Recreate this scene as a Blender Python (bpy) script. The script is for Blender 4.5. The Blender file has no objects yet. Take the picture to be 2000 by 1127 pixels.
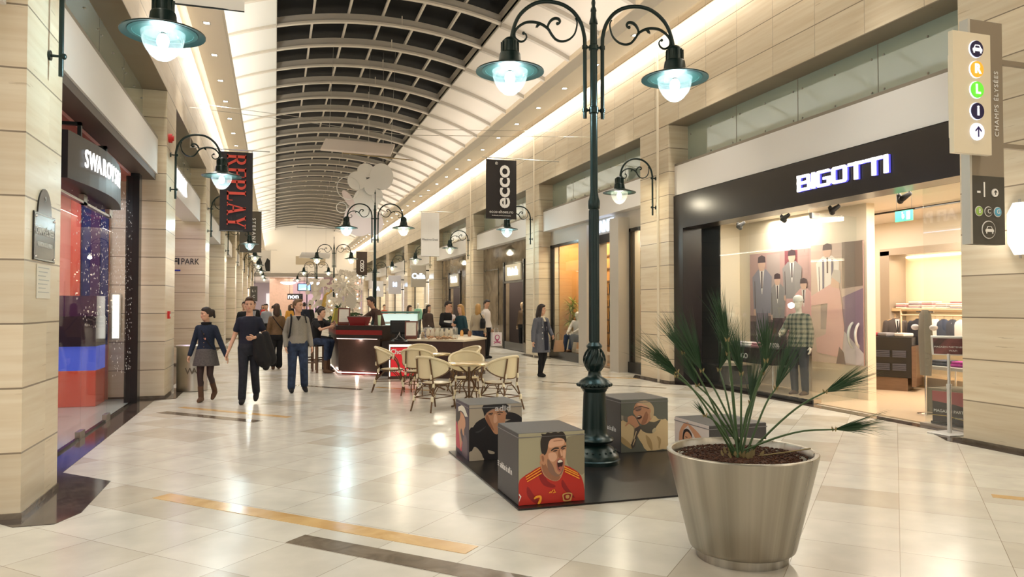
import bpy, bmesh, math, random
from mathutils import Vector, Matrix, Euler
random.seed(7)
PI = math.pi
SC = bpy.context.scene
COL = SC.collection
# ------------------------------------------------------------ camera
cam_d = bpy.data.cameras.new('camera')
cam = bpy.data.objects.new('camera', cam_d); COL.objects.link(cam)
cam_d.sensor_width = 36.0
cam_d.lens = 1450.0/2000.0*36.0
cam_d.clip_start = 0.05; cam_d.clip_end = 400
cam.location = (0, 0, 1.7)
PITCH = math.atan(33/1450.0); YAW = math.atan(463/1450.0)
cam.rotation_euler = (PI/2+PITCH, 0, -YAW)
SC.camera = cam
# ------------------------------------------------------------ world, exposure
W = bpy.data.worlds.new('world'); SC.world = W; W.use_nodes = True
bgn = W.node_tree.nodes['Background']
bgn.inputs[0].default_value = (1.0, 0.93, 0.83, 1); bgn.inputs[1].default_value = 1.0
SC.view_settings.view_transform = 'Standard'
SC.view_settings.look = 'None'
SC.view_settings.gamma = 1.0
SC.view_settings.exposure = 0.5
SC.view_settings.use_curve_mapping = False
SC.cycles.use_denoising = True
SC.cycles.max_bounces = 8
SC.cycles.diffuse_bounces = 4
SC.cycles.glossy_bounces = 3
SC.cycles.transmission_bounces = 6
SC.cycles.transparent_max_bounces = 12
SC.cycles.sample_clamp_indirect = 4.0
SC.cycles.caustics_reflective = False
SC.cycles.caustics_refractive = False

WARM = (1.0, 0.82, 0.60); WARM2 = (1.0, 0.915, 0.80); COOL = (0.72, 0.93, 1.0)
def area(name, loc, size, power, col=WARM2, rot=(0,0,0), parent=None, spread=PI):
    l = bpy.data.lights.new(name, 'AREA'); l.shape = 'RECTANGLE'
    l.size, l.size_y = size; l.energy = power; l.color = col; l.spread = spread
    o = bpy.data.objects.new(name, l); COL.objects.link(o); o.location = loc; o.rotation_euler = rot
    if parent: o.parent = parent
    return o
def point(name, loc, power, col, r=0.06, parent=None):
    l = bpy.data.lights.new(name, 'POINT'); l.energy = power; l.color = col; l.shadow_soft_size = r
    o = bpy.data.objects.new(name, l); COL.objects.link(o); o.location = loc
    if parent: o.parent = parent
    return o
# hall dimensions (metres, Y runs down the hall)
XL, XR = -1.92, 8.2          # faces of the pillars
Y0, Y1 = -14.0, 83.0         # extent of the vaulted hall
ZB = 5.665                   # underside of the stone beam over the shopfronts
# cove strips over the two walls (they wash down the stone and up to the vault)
K_COVE, K_UP = 1.0, 1.0
yy = Y0
while yy < Y1-1:
    far = 1.0 if yy < 45 else 0.9
    area('cove_wash_right', (8.03, yy+4.2, 7.72), (0.2, 8.3), 80*K_COVE*far, WARM2)
    area('cove_wash_left', (-1.77, yy+4.2, 7.72), (0.2, 8.3), 80*K_COVE*far, WARM2)
    area('cove_up_right', (7.5, yy+4.2, 7.82), (0.5, 8.3), 48*K_UP, (1, .92, .84), (PI, 0, 0))
    area('cove_up_left', (-1.4, yy+4.2, 7.82), (0.5, 8.3), 70*K_UP, (.98, .97, .92), (PI, 0, 0))
    yy += 8.4

# ------------------------------------------------------------ materials
MATS = {}
def mat(name, col=(.8,.8,.8), rough=.5, metal=0, emit=None, es=1.0, trans=0, alpha=1, spec=.5, ior=1.45, noise=0, nscale=30, coat=0, bump=0):
    if name in MATS: return MATS[name]
    m = bpy.data.materials.new(name); m.use_nodes = True
    nt = m.node_tree; b = nt.nodes['Principled BSDF']
    b.inputs['Base Color'].default_value = (*col, 1)
    b.inputs['Roughness'].default_value = rough
    b.inputs['Metallic'].default_value = metal
    b.inputs['Specular IOR Level'].default_value = spec
    b.inputs['IOR'].default_value = ior
    b.inputs['Transmission Weight'].default_value = trans
    b.inputs['Alpha'].default_value = alpha
    b.inputs['Coat Weight'].default_value = coat
    if emit:
        b.inputs['Emission Color'].default_value = (*emit, 1)
        b.inputs['Emission Strength'].default_value = es
    if noise or bump:
        tc = nt.nodes.new('ShaderNodeTexCoord'); nz = nt.nodes.new('ShaderNodeTexNoise')
        nz.inputs['Scale'].default_value = nscale; nz.inputs['Detail'].default_value = 4
        nt.links.new(tc.outputs['Object'], nz.inputs['Vector'])
        if noise:
            mx = nt.nodes.new('ShaderNodeMix'); mx.data_type = 'RGBA'; mx.blend_type = 'MULTIPLY'
            rp = nt.nodes.new('ShaderNodeMapRange'); rp.inputs[1].default_value = .3; rp.inputs[2].default_value = .7
            rp.inputs[3].default_value = 1-noise; rp.inputs[4].default_value = 1+noise*.4
            nt.links.new(nz.outputs['Fac'], rp.inputs[0])
            mx.inputs[0].default_value = 1; mx.inputs[6].default_value = (*col, 1)
            nt.links.new(rp.outputs[0], mx.inputs[7]); nt.links.new(mx.outputs[2], b.inputs['Base Color'])
        if bump:
            bp = nt.nodes.new('ShaderNodeBump'); bp.inputs['Strength'].default_value = bump; bp.inputs['Distance'].default_value = .01
            nt.links.new(nz.outputs['Fac'], bp.inputs['Height']); nt.links.new(bp.outputs[0], b.inputs['Normal'])
    MATS[name] = m
    return m
def glass(name, tint=(.92,.97,.95), op=.1, rough=.0, refl=.10):
    """thin architectural glass: mostly see-through with a soft mirror at grazing angles"""
    if name in MATS: return MATS[name]
    m = bpy.data.materials.new(name); m.use_nodes = True; nt = m.node_tree; nt.nodes.clear()
    o = nt.nodes.new('ShaderNodeOutputMaterial'); t = nt.nodes.new('ShaderNodeBsdfTransparent'); g = nt.nodes.new('ShaderNodeBsdfGlossy')
    d = nt.nodes.new('ShaderNodeBsdfDiffuse'); d.inputs[0].default_value = (.8,.85,.85,1)
    t.inputs[0].default_value = (*tint, 1); g.inputs['Roughness'].default_value = rough; g.inputs[0].default_value = (1,1,1,1)
    fr = nt.nodes.new('ShaderNodeLayerWeight'); fr.inputs[0].default_value = .35
    mr = nt.nodes.new('ShaderNodeMapRange'); mr.inputs[3].default_value = refl*.4; mr.inputs[4].default_value = min(1, refl*4)
    nt.links.new(fr.outputs['Facing'], mr.inputs[0])
    pw = nt.nodes.new('ShaderNodeMath'); pw.operation = 'POWER'; pw.inputs[1].default_value = 2.0
    nt.links.new(fr.outputs['Facing'], pw.inputs[0]); nt.links.new(pw.outputs[0], mr.inputs[0])
    a = nt.nodes.new('ShaderNodeMixShader'); b = nt.nodes.new('ShaderNodeMixShader'); b.inputs[0].default_value = op
    nt.links.new(mr.outputs[0], a.inputs[0]); nt.links.new(t.outputs[0], a.inputs[1]); nt.links.new(g.outputs[0], a.inputs[2])
    nt.links.new(a.outputs[0], b.inputs[1]); nt.links.new(d.outputs[0], b.inputs[2]); nt.links.new(b.outputs[0], o.inputs[0])
    MATS[name] = m
    return m
def N(nt, typ, **kw):
    n = nt.nodes.new('ShaderNode'+typ)
    for k, v in kw.items(): setattr(n, k, v)
    return n
def M(nt, op, a, b=None, c=None):
    n = nt.nodes.new('ShaderNodeMath'); n.operation = op
    for i, x in enumerate((a, b, c)):
        if x is None: continue
        if isinstance(x, (int, float)): n.inputs[i].default_value = x
        else: nt.links.new(x, n.inputs[i])
    return n.outputs[0]
def mixc(nt, f, a, b, mode='MIX'):
    n = nt.nodes.new('ShaderNodeMix'); n.data_type = 'RGBA'; n.blend_type = mode
    if isinstance(f, (int, float)): n.inputs[0].default_value = f
    else: nt.links.new(f, n.inputs[0])
    for i, x in ((6, a), (7, b)):
        if isinstance(x, tuple): n.inputs[i].default_value = (*x, 1)
        else: nt.links.new(x, n.inputs[i])
    return n.outputs[2]
def travertine(name, vert=0.0, yoff=0.0, base=(.67,.55,.385), light=(.76,.665,.505)):
    m = bpy.data.materials.new(name); m.use_nodes = True; nt = m.node_tree; b = nt.nodes['Principled BSDF']
    tc = N(nt, 'TexCoord'); sep = N(nt, 'SeparateXYZ'); nt.links.new(tc.outputs['Object'], sep.inputs[0])
    z = M(nt, 'DIVIDE', sep.outputs[2], .515); fz = M(nt, 'FRACT', z)
    jz = M(nt, 'LESS_THAN', fz, .028)
    joint = jz
    cell = M(nt, 'FLOOR', z)
    if vert:
        yv = M(nt, 'DIVIDE', M(nt, 'SUBTRACT', sep.outputs[1], yoff), vert)
        jy = M(nt, 'LESS_THAN', M(nt, 'FRACT', yv), .010)
        jy = M(nt, 'MULTIPLY', jy, .6)
        joint = M(nt, 'MAXIMUM', jz, jy)
        cell = M(nt, 'ADD', cell, M(nt, 'MULTIPLY', M(nt, 'FLOOR', yv), 17.3))
    else:
        cell = M(nt, 'ADD', cell, M(nt, 'MULTIPLY', M(nt, 'ROUND', M(nt, 'DIVIDE', sep.outputs[1], 3.0)), 7.7))
    wn = N(nt, 'TexWhiteNoise', noise_dimensions='1D'); nt.links.new(cell, wn.inputs['W'])
    mp = N(nt, 'Mapping'); mp.inputs['Scale'].default_value = (.45, .45, 9)
    nt.links.new(tc.outputs['Object'], mp.inputs[0])
    av = N(nt, 'VectorMath', operation='ADD'); nt.links.new(mp.outputs[0], av.inputs[0]); nt.links.new(wn.outputs['Color'], av.inputs[1])
    sc = N(nt, 'VectorMath', operation='SCALE'); nt.links.new(wn.outputs['Color'], sc.inputs[0]); sc.inputs['Scale'].default_value = 30
    nt.links.new(sc.outputs[0], av.inputs[1])
    nz = N(nt, 'TexNoise'); nz.inputs['Scale'].default_value = 1.6; nz.inputs['Detail'].default_value = 3; nz.inputs['Roughness'].default_value = .55
    nt.links.new(av.outputs[0], nz.inputs['Vector'])
    mr = N(nt, 'MapRange'); mr.inputs[1].default_value = .30; mr.inputs[2].default_value = .66; nt.links.new(nz.outputs['Fac'], mr.inputs[0])
    c = mixc(nt, mr.outputs[0], base, light)
    tone = M(nt, 'ADD', M(nt, 'MULTIPLY', wn.outputs['Value'], .16), .90)
    c = mixc(nt, 1.0, c, tone, 'MULTIPLY')
    # small pits
    n2 = N(nt, 'TexNoise'); n2.inputs['Scale'].default_value = 4; n2.inputs['Detail'].default_value = 4
    nt.links.new(av.outputs[0], n2.inputs['Vector'])
    pit = M(nt, 'MULTIPLY', M(nt, 'GREATER_THAN', n2.outputs['Fac'], .70), .5)
    c = mixc(nt, pit, c, (.38, .28, .17))
    c = mixc(nt, M(nt, 'MULTIPLY', joint, .8), c, (.13, .09, .055))
    nt.links.new(c, b.inputs['Base Color']); b.inputs['Roughness'].default_value = .28
    b.inputs['Specular IOR Level'].default_value = .35
    MATS[name] = m
    return m
TRAV = travertine('travertine_pillar')
TRAVP = travertine('travertine_panels', 1.05, .3)
def floor_material():
    m = bpy.data.materials.new('floor_tiles'); m.use_nodes = True; nt = m.node_tree; b = nt.nodes['Principled BSDF']
    tc = N(nt, 'TexCoord'); sep = N(nt, 'SeparateXYZ'); nt.links.new(tc.outputs['Object'], sep.inputs[0])
    r2 = 1/math.sqrt(2)
    u = M(nt, 'DIVIDE', M(nt, 'ADD', M(nt, 'MULTIPLY', M(nt, 'SUBTRACT', sep.outputs[0], sep.outputs[1]), r2), 4.54), .65)
    v = M(nt, 'DIVIDE', M(nt, 'SUBTRACT', M(nt, 'MULTIPLY', M(nt, 'ADD', sep.outputs[0], sep.outputs[1]), r2), 4.01), .60)
    j = M(nt, 'MAXIMUM', M(nt, 'LESS_THAN', M(nt, 'FRACT', u), .007), M(nt, 'LESS_THAN', M(nt, 'FRACT', v), .007))
    cell = M(nt, 'ADD', M(nt, 'FLOOR', u), M(nt, 'MULTIPLY', M(nt, 'FLOOR', v), 31.7))
    wn = N(nt, 'TexWhiteNoise', noise_dimensions='1D'); nt.links.new(cell, wn.inputs['W'])
    cr = N(nt, 'ValToRGB'); cr.color_ramp.elements[0].color = (.46,.415,.335,1); cr.color_ramp.elements[1].color = (.60,.575,.505,1)
    e = cr.color_ramp.elements.new(.16); e.color = (.53,.495,.42,1); e = cr.color_ramp.elements.new(.30); e.color = (.57,.54,.47,1)
    nt.links.new(wn.outputs['Value'], cr.inputs[0])
    nz = N(nt, 'TexNoise'); nz.inputs['Scale'].default_value = 3.5; nz.inputs['Detail'].default_value = 7
    nt.links.new(tc.outputs['Object'], nz.inputs['Vector'])
    t = N(nt, 'MapRange'); t.inputs[1].default_value = .3; t.inputs[2].default_value = .7; t.inputs[3].default_value = .93; t.inputs[4].default_value = 1.05
    nt.links.new(nz.outputs['Fac'], t.inputs[0])
    c = mixc(nt, 1.0, cr.outputs[0], t.outputs[0], 'MULTIPLY')
    c = mixc(nt, M(nt, 'MULTIPLY', j, .75), c, (.16, .12, .08))
    nt.links.new(c, b.inputs['Base Color'])
    rr = N(nt, 'MapRange'); rr.inputs[3].default_value = .15; rr.inputs[4].default_value = .27
    nt.links.new(nz.outputs['Fac'], rr.inputs[0]); nt.links.new(rr.outputs[0], b.inputs['Roughness'])
    b.inputs['Specular IOR Level'].default_value = .38
    MATS['floor_tiles'] = m
    return m
def stone(name, c1, c2, scale=4, rough=.15):
    if name in MATS: return MATS[name]
    m = bpy.data.materials.new(name); m.use_nodes = True; nt = m.node_tree; b = nt.nodes['Principled BSDF']
    tc = N(nt, 'TexCoord'); nz = N(nt, 'TexNoise'); nz.inputs['Scale'].default_value = scale; nz.inputs['Detail'].default_value = 8; nz.inputs['Distortion'].default_value = 1.2
    nt.links.new(tc.outputs['Object'], nz.inputs['Vector'])
    mr = N(nt, 'MapRange'); mr.inputs[1].default_value = .35; mr.inputs[2].default_value = .7; nt.links.new(nz.outputs['Fac'], mr.inputs[0])
    nt.links.new(mixc(nt, mr.outputs[0], c1, c2), b.inputs['Base Color']); b.inputs['Roughness'].default_value = rough
    MATS[name] = m
    return m
def wood(name, c1, c2, axis=(1, 1, 8), scale=3, rough=.35):
    if name in MATS: return MATS[name]
    m = bpy.data.materials.new(name); m.use_nodes = True; nt = m.node_tree; b = nt.nodes['Principled BSDF']
    tc = N(nt, 'TexCoord'); mp = N(nt, 'Mapping'); mp.inputs['Scale'].default_value = axis
    nz = N(nt, 'TexNoise'); nz.inputs['Scale'].default_value = scale; nz.inputs['Detail'].default_value = 5
    nt.links.new(tc.outputs['Object'], mp.inputs[0]); nt.links.new(mp.outputs[0], nz.inputs['Vector'])
    nt.links.new(mixc(nt, nz.outputs['Fac'], c1, c2), b.inputs['Base Color']); b.inputs['Roughness'].default_value = rough
    MATS[name] = m
    return m
FLOOR = floor_material()
WHITE = mat('white_plaster', (.80,.78,.76), .5)
CEIL = mat('cream_ceiling', (.66,.62,.56), .6)
PANELW = mat('white_ceiling_panel', (.80,.80,.76), .6)
RIBM = mat('beige_rib', (.46,.43,.38), .55)
NIGHT = mat('night_glass', (.006,.0065,.007), .5, spec=.08)
GREEN = mat('dark_green_iron', (.008,.022,.02), .32, .3)
BLACKI = mat('black_iron', (.012,.016,.016), .35, .3)
TEAL = mat('teal_reflector', (.010,.036,.032), .4, .1)
BLACK = mat('black_lacquer', (.012,.011,.011), .22)
BLACKM = mat('black_matte', (.015,.014,.014), .6)
STEEL = mat('brushed_steel', (.55,.52,.47), .32, .95, noise=.25, nscale=2)
CHROME = mat('chrome', (.8,.8,.8), .12, 1)
GLASSM = glass('clear_glass', (.96,.98,.97), .015, .0, .07)
GREENGL = mat('greenish_frosted_glass', (.36,.43,.36), .05, spec=.9, coat=1.0)
GRANITE = stone('dark_granite', (.035,.026,.022), (.10,.075,.06), 5, .1)
SKIN = mat('skin', (.62,.36,.24), .5, noise=.08, nscale=20)
SKIN2 = mat('tanned_skin', (.46,.25,.16), .5)

# ------------------------------------------------------------ mesh builder
class MB:
    def __init__(s): s.v = []; s.f = []; s.mi = []; s.sm = []
    def add(s, vs, fs, m=0, smooth=False, T=None):
        n = len(s.v)
        if T is not None: vs = [tuple(T @ Vector(p)) for p in vs]
        s.v += [tuple(p) for p in vs]
        for f in fs: s.f.append(tuple(i+n for i in f)); s.mi.append(m); s.sm.append(smooth)
        return s
    def box(s, x0, y0, z0, x1, y1, z1, m=0, T=None):
        v = [(x0,y0,z0),(x1,y0,z0),(x1,y1,z0),(x0,y1,z0),(x0,y0,z1),(x1,y0,z1),(x1,y1,z1),(x0,y1,z1)]
        return s.add(v, [(0,3,2,1),(4,5,6,7),(0,1,5,4),(1,2,6,5),(2,3,7,6),(3,0,4,7)], m, False, T)
    def poly(s, pts, m=0): return s.add(pts, [tuple(range(len(pts)))], m)
    def slab(s, pts, thick, m=0, d=(0,0,1)):
        """closed prism: a planar outline pushed along d by thick"""
        n = len(pts); d = Vector(d)*thick
        v = [tuple(p) for p in pts]+[tuple(Vector(p)+d) for p in pts]
        return s.add(v, [tuple(reversed(range(n))), tuple(range(n, 2*n))]+[(i,(i+1)%n,n+(i+1)%n,n+i) for i in range(n)], m)
    def tube(s, path, r, seg=8, m=0, closed=False, caps=True, T=None):
        P = [Vector(p) for p in path]; n = len(P)
        R = r if isinstance(r, (list, tuple)) else [r]*n
        vs, fs = [], []
        up = None
        for i in range(n):
            a = P[(i-1) % n] if (closed or i > 0) else P[i]; b = P[(i+1) % n] if (closed or i < n-1) else P[i]
            t = (b-a)
            if t.length < 1e-9: t = Vector((0,0,1))
            t.normalize()
            if up is None:
                up = Vector((0,0,1)) if abs(t.z) < .9 else Vector((1,0,0))
            x = t.cross(up)
            if x.length < 1e-6: x = t.orthogonal()
            x.normalize(); y = x.cross(t).normalized(); up = y
            for k in range(seg):
                an = 2*PI*k/seg; vs.append(P[i]+R[i]*(math.cos(an)*x+math.sin(an)*y))
        rn = n if closed else n-1
        for i in range(rn):
            j = (i+1) % n
            for k in range(seg): fs.append((i*seg+k, i*seg+(k+1)%seg, j*seg+(k+1)%seg, j*seg+k))
        s.add(vs, fs, m, True, T)
        if caps and not closed:
            s.add(vs[:seg], [tuple(range(seg-1, -1, -1))], m, False, T); s.add(vs[-seg:], [tuple(range(seg))], m, False, T)
        return s
    def lathe(s, prof, c=(0,0,0), seg=24, m=0, sx=1, sy=1, T=None):
        vs, fs = [], []; n = len(prof)
        for r, z in prof:
            for k in range(seg):
                a = 2*PI*k/seg; vs.append((c[0]+r*sx*math.cos(a), c[1]+r*sy*math.sin(a), c[2]+z))
        for i in range(n-1):
            for k in range(seg): fs.append((i*seg+k, i*seg+(k+1)%seg, (i+1)*seg+(k+1)%seg, (i+1)*seg+k))
        s.add(vs, fs, m, True, T)
        if prof[0][0] > 1e-4: s.add(vs[:seg], [tuple(range(seg-1,-1,-1))], m, False, T)
        if prof[-1][0] > 1e-4: s.add(vs[-seg:], [tuple(range(seg))], m, False, T)
        return s
    def ball(s, c, r, seg=12, m=0, sc=(1,1,1), T=None):
        vs, fs = [], []; rings = max(4, seg//2)
        for i in range(rings+1):
            th = PI*i/rings
            for k in range(seg):
                a = 2*PI*k/seg; vs.append((c[0]+r*sc[0]*math.sin(th)*math.cos(a), c[1]+r*sc[1]*math.sin(th)*math.sin(a), c[2]-r*sc[2]*math.cos(th)))
        for i in range(rings):
            for k in range(seg): fs.append((i*seg+k, i*seg+(k+1)%seg, (i+1)*seg+(k+1)%seg, (i+1)*seg+k))
        return s.add(vs, fs, m, True, T)
    def cap(s, a, b, ra, rb, seg=10, m=0, flat=1.0, T=None):
        """round-ended tapered limb segment"""
        a = Vector(a); b = Vector(b); t = b-a; L = max(t.length, 1e-5); t = t/L
        path, R = [], []
        for k in range(3): an = PI/2*(1-k/3); path.append(a-t*ra*math.sin(an)); R.append(max(.0005, ra*math.cos(an)))
        for k in range(4): q = k/3; path.append(a+t*L*q); R.append(ra+(rb-ra)*q)
        for k in range(1, 4): an = PI/2*k/3; path.append(b+t*rb*math.sin(an)); R.append(max(.0005, rb*math.cos(an)))
        return s.tube(path, R, seg, m, T=T)
    def stack(s, rings, seg=18, m=0, T=None):
        """closed body of horizontal ellipses (cx, cy, z, rx, ry)"""
        vs, fs = [], []
        for cx, cy, z, rx, ry in rings:
            for k in range(seg):
                a = 2*PI*k/seg; vs.append((cx+rx*math.cos(a), cy+ry*math.sin(a), z))
        for i in range(len(rings)-1):
            for k in range(seg): fs.append((i*seg+k, i*seg+(k+1)%seg, (i+1)*seg+(k+1)%seg, (i+1)*seg+k))
        fs.append(tuple(range(seg-1,-1,-1))); fs.append(tuple(range(len(vs)-seg, len(vs))))
        return s.add(vs, fs, m, True, T)
    def mesh(s, name, mats):
        me = bpy.data.meshes.new(name); me.from_pydata(s.v, [], s.f)
        for mt in (mats if isinstance(mats, (list, tuple)) else [mats]): me.materials.append(mt)
        me.polygons.foreach_set('material_index', s.mi); me.polygons.foreach_set('use_smooth', s.sm)
        me.update()
        if any(s.sm): me.set_sharp_from_angle(angle=.75)
        return me
    def build(s, name, mats, parent=None, loc=(0,0,0), rz=0, bevel=0):
        o = bpy.data.objects.new(name, s.mesh(name, mats)); COL.objects.link(o)
        o.location = loc; o.rotation_euler = (0,0,rz)
        if parent: o.parent = parent
        if bevel:
            b = o.modifiers.new('bevel', 'BEVEL'); b.width = bevel; b.segments = 2; b.limit_method = 'ANGLE'
        return o
def tag(o, label, cat, group=None, kind=None):
    o['label'] = label; o['category'] = cat
    if group: o['group'] = group
    if kind: o['kind'] = kind
    return o
def struct(o): o['kind'] = 'structure'; return o
def empty(name, loc, label, cat, rz=0, group=None):
    o = bpy.data.objects.new(name, None); COL.objects.link(o); o.location = loc; o.rotation_euler = (0,0,rz)
    o.empty_display_size = .1
    return tag(o, label, cat, group)
def dup(root, loc, rz=None, label=None, scale=None):
    def cp(o, par):
        c = o.copy(); COL.objects.link(c)
        if par: c.parent = par
        for ch in list(o.children): cp(ch, c)
        return c
    r = cp(root, None); r.location = loc
    if rz is not None: r.rotation_euler = (0,0,rz)
    if label: r['label'] = label
    if scale: r.scale = (scale,)*3
    return r
def text(name, body, m, parent, loc, face, size, ext=.004, sx=1.0, off=0.0, space=1.0, turn=0, align='CENTER'):
    """face: '-Y' towards the camera end, '-X' on the right wall, '+X' on the left wall, or an angle about Z"""
    cu = bpy.data.curves.new(name, 'FONT'); cu.body = body; cu.size = size; cu.extrude = ext; cu.offset = off
    cu.space_character = space; cu.align_x = align; cu.align_y = 'CENTER'; cu.materials.append(m); cu.resolution_u = 3
    fo = bpy.data.objects.new(name, cu); COL.objects.link(fo)
    me = bpy.data.meshes.new_from_object(fo); me.name = name
    bpy.data.objects.remove(fo); bpy.data.curves.remove(cu)
    o = bpy.data.objects.new(name, me); COL.objects.link(o)
    ang = {'-Y':0, '-X':-PI/2, '+X':PI/2}.get(face, face if not isinstance(face, str) else 0)
    R = Matrix.Rotation(ang, 4, 'Z') @ Matrix.Rotation(PI/2, 4, 'X') @ Matrix.Rotation(turn, 4, 'Z')
    o.matrix_local = Matrix.Translation(loc) @ R @ Matrix.Diagonal((sx, 1, 1, 1))
    if parent: o.parent = parent
    return o
def cylpts(cx, cz, r, n=20, sx=1): return [(cx+sx*r*math.cos(2*PI*k/n), cz+r*math.sin(2*PI*k/n)) for k in range(n)]
# ============================================================ SETTING
o = MB().box(-9, Y0-6, -.2, 16, 116, 0).build('floor', FLOOR); struct(o)
GOLD = stone('gold_marble', (.50,.30,.11), (.66,.45,.20), 3, .16)
BROWNM = stone('brown_marble', (.11,.085,.06), (.21,.17,.125), 4, .14)
def strip45(n, u0, u1, v0, v1, m, z=.003):
    r2 = 1/math.sqrt(2)
    P = [((u+v)*r2, (v-u)*r2) for u, v in ((u0,v0),(u1,v0),(u1,v1),(u0,v1))]
    o = MB().slab([(x, y, .0) for x, y in P], z, 0).build(n, m); return struct(o)
# inlaid bands: u runs towards the camera and right, v away from it
nt_ = [0]
def trim(mb, m, bevel=0, name=None):
    nt_[0] += 1
    return struct(mb.build(name or 'trim_%d' % nt_[0], m, bevel=bevel))
def strip(u0, u1, v0, v1, m): nt_[0] += 1; strip45('trim_%d' % nt_[0], u0, u1, v0, v1, m)
strip(-5.84, -2.63, 4.40, 4.58, GOLD); strip(-3.90, -1.9, 4.02, 4.22, BROWNM)
strip(-10.6, -8.2, 8.45, 8.58, GOLD); strip(-10.4, -8.3, 7.89, 8.08, BROWNM)
strip(-11.4, -9.6, 11.9, 12.06, BROWNM); strip(-9.6, -8.2, 12.4, 12.52, GOLD)
strip(-9.2, -6.9, 13.3, 13.45, BROWNM)
strip(.75, 1.9, 7.83, 7.95, GOLD); strip(-9.5,-7.5,19.3,19.45,BROWNM)
strip(-7.0,-4.2,15.0,15.12,BROWNM); strip(-6.2,-4.0,16.6,16.75,GOLD)
PL = [(-9.4,-8.1),(-1.2,.1),(6.86,7.9),(14.925,16.24)]+[(23.1+8.4*k, 24.4+8.4*k) for k in range(7)]
PR = [(-10.6,-9.4),(-2.4,-1.1),(3.0,7.15)]+[(14.4+8.4*k, 15.72+8.4*k) for k in range(8)]
# dark granite skirting set into the floor along both shop rows
g = MB().box(XL-.9, Y0, 0, XL-.12, 83, .004)
trim(g, GRANITE)
g = MB()
for a, b in PL:
    if b > 60: continue
    g.slab([(XL-.12,a-.1,0),(XL+.02,a-.25,0),(XL+.3,a-.25,0),(XL+.42,a+.05,0) ,(XL+.42,b+.15,0),(XL-.12,b+.7,0)] if a < 10 else [(XL-.12,a-.3,0),(XL+.22,a-.1,0),(XL+.22,b+.2,0),(XL-.12,b+.5,0)], .005)
trim(g, GRANITE)
g = MB()
for a, b in PR: g.slab([(XR+.2,a-.6,0),(XR+.2,b+.7,0),(XR-.16,b+.1,0),(XR-.16,a-.1,0)], .005)
g.box(XR+.38, Y0, 0, XR+.62, 83, .004)
trim(g, GRANITE)
# pillars
for side, L in ((-1, PL), (1, PR)):
    for a, b in L:
        x0, x1 = (XL-1.25, XL) if side < 0 else (XR, XR+1.3)
        o = MB().box(x0, a, 0, x1, b, ZB-.004).build('pillar', TRAV); struct(o)
        bb = MB().box(x0-.0, a-.012, 0, x1+(.012 if side<0 else 0), b+.012, .05)if side < 0 else MB().box(x0-.012, a-.012, 0, x1, b+.012, .05)
        struct(bb.build('baseboard_left' if side<0 else 'baseboard_right', BROWNM))
# stone walls over the shopfronts
struct(MB().box(XR, Y0, ZB, XR+1.3, Y1, 9.3).build('wall_right', TRAVP))
struct(MB().box(XL-1.25, Y0, ZB, XL, Y1, 9.3).build('wall_left', TRAVP))
# conduits let into the pillars
for k in range(3):
    struct(MB().tube([(XR-.012, 14.85+8.4*k, .0), (XR-.012, 14.85+8.4*k, 7.4)], .035, 8).build('trim_pipe', mat('pipe_cream', (.72,.64,.5), .4)))
# --- soffit shelves with the cove gap behind them
SOFF = mat('soffit', (.86,.80,.71), .55)
struct(MB().box(7.17, Y0, 7.64, 7.85, Y1, 7.78).box(7.17, Y0, 7.78, 7.21, Y1, 7.95).build('ceiling_soffit_right', SOFF))
struct(MB().box(-1.72, Y0, 7.64, -1.07, Y1, 7.78).box(-1.11, Y0, 7.78, -1.07, Y1, 7.95).build('ceiling_soffit_left', SOFF))
# --- vault
RV, XC, ZT = 12.0, 3.05, 10.15
def vz(x, off=0): return ZT+off-RV+math.sqrt(RV*RV-(x-XC)**2)
def arc(x0, x1, n, off=0): return [(x0+(x1-x0)*i/n, vz(x0+(x1-x0)*i/n, off)) for i in range(n+1)]
def shell(x0, x1, n, y0, y1, off, th, m, name):
    mb = MB(); A = arc(x0, x1, n, off); B = arc(x0, x1, n, off+th)
    mb.slab([(x, y0, z) for x, z in A]+[(x, y0, z) for x, z in reversed(B)], y1-y0, 0, (0,1,0))
    return struct(mb.build(name, m))
shell(XL-.3, 0, 8, Y0, Y1, .03, .08, PANELW, 'ceiling_left')
shell(6.1, XR+.3, 8, Y0, Y1, .03, .08, CEIL, 'ceiling_right')
shell(-.1, 6.2, 24, Y0, Y1, .36, .05, NIGHT, 'ceiling_skylight')
struct(MB().box(-.02, Y0, 9.72, 0.0, Y1, 10.2).box(6.1, Y0, 9.72, 6.12, Y1, 10.2).build('trim_skylight_kerb', RIBM))
rib0 = None
y = 22.3-2.1*15
ribs = []
while y < Y1: ribs.append(y); y += 2.1
def ribmesh():
    mb = MB()
    A = arc(0, 6.1, 24, .0); B = arc(0, 6.1, 24, .25)
    mb.slab([(x, -.03, z) for x, z in A]+[(x, -.03, z) for x, z in reversed(B)], .06, 0, (0,1,0))
    A = arc(0, 6.1, 24, -.03); B = arc(0, 6.1, 24, .03)
    mb.slab([(x, -.10, z) for x, z in A]+[(x, -.10, z) for x, z in reversed(B)], .14, 1, (0,1,0))
    A = arc(XL-.2, 0, 8, -.03); B = arc(XL-.2, 0, 8, .06)
    mb.slab([(x, -.09, z) for x, z in A]+[(x, -.09, z) for x, z in reversed(B)], .12, 1, (0,1,0))
    A = arc(6.1, XR+.05, 8, -.09); B = arc(6.1, XR+.05, 8, .06)
    mb.slab([(x, -.07, z) for x, z in A]+[(x, -.07, z) for x, z in reversed(B)], .13, 0, (0,1,0))
    mb.box(3.6, -.045, vz(3.6, .0), 3.63, .0, vz(3.6, .33), 1)
    return mb
r0 = ribmesh().build('ceiling_rib', [RIBM, mat('rib_flange', (.66,.61,.53), .5)], loc=(0, ribs[0], 0)); struct(r0)
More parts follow.
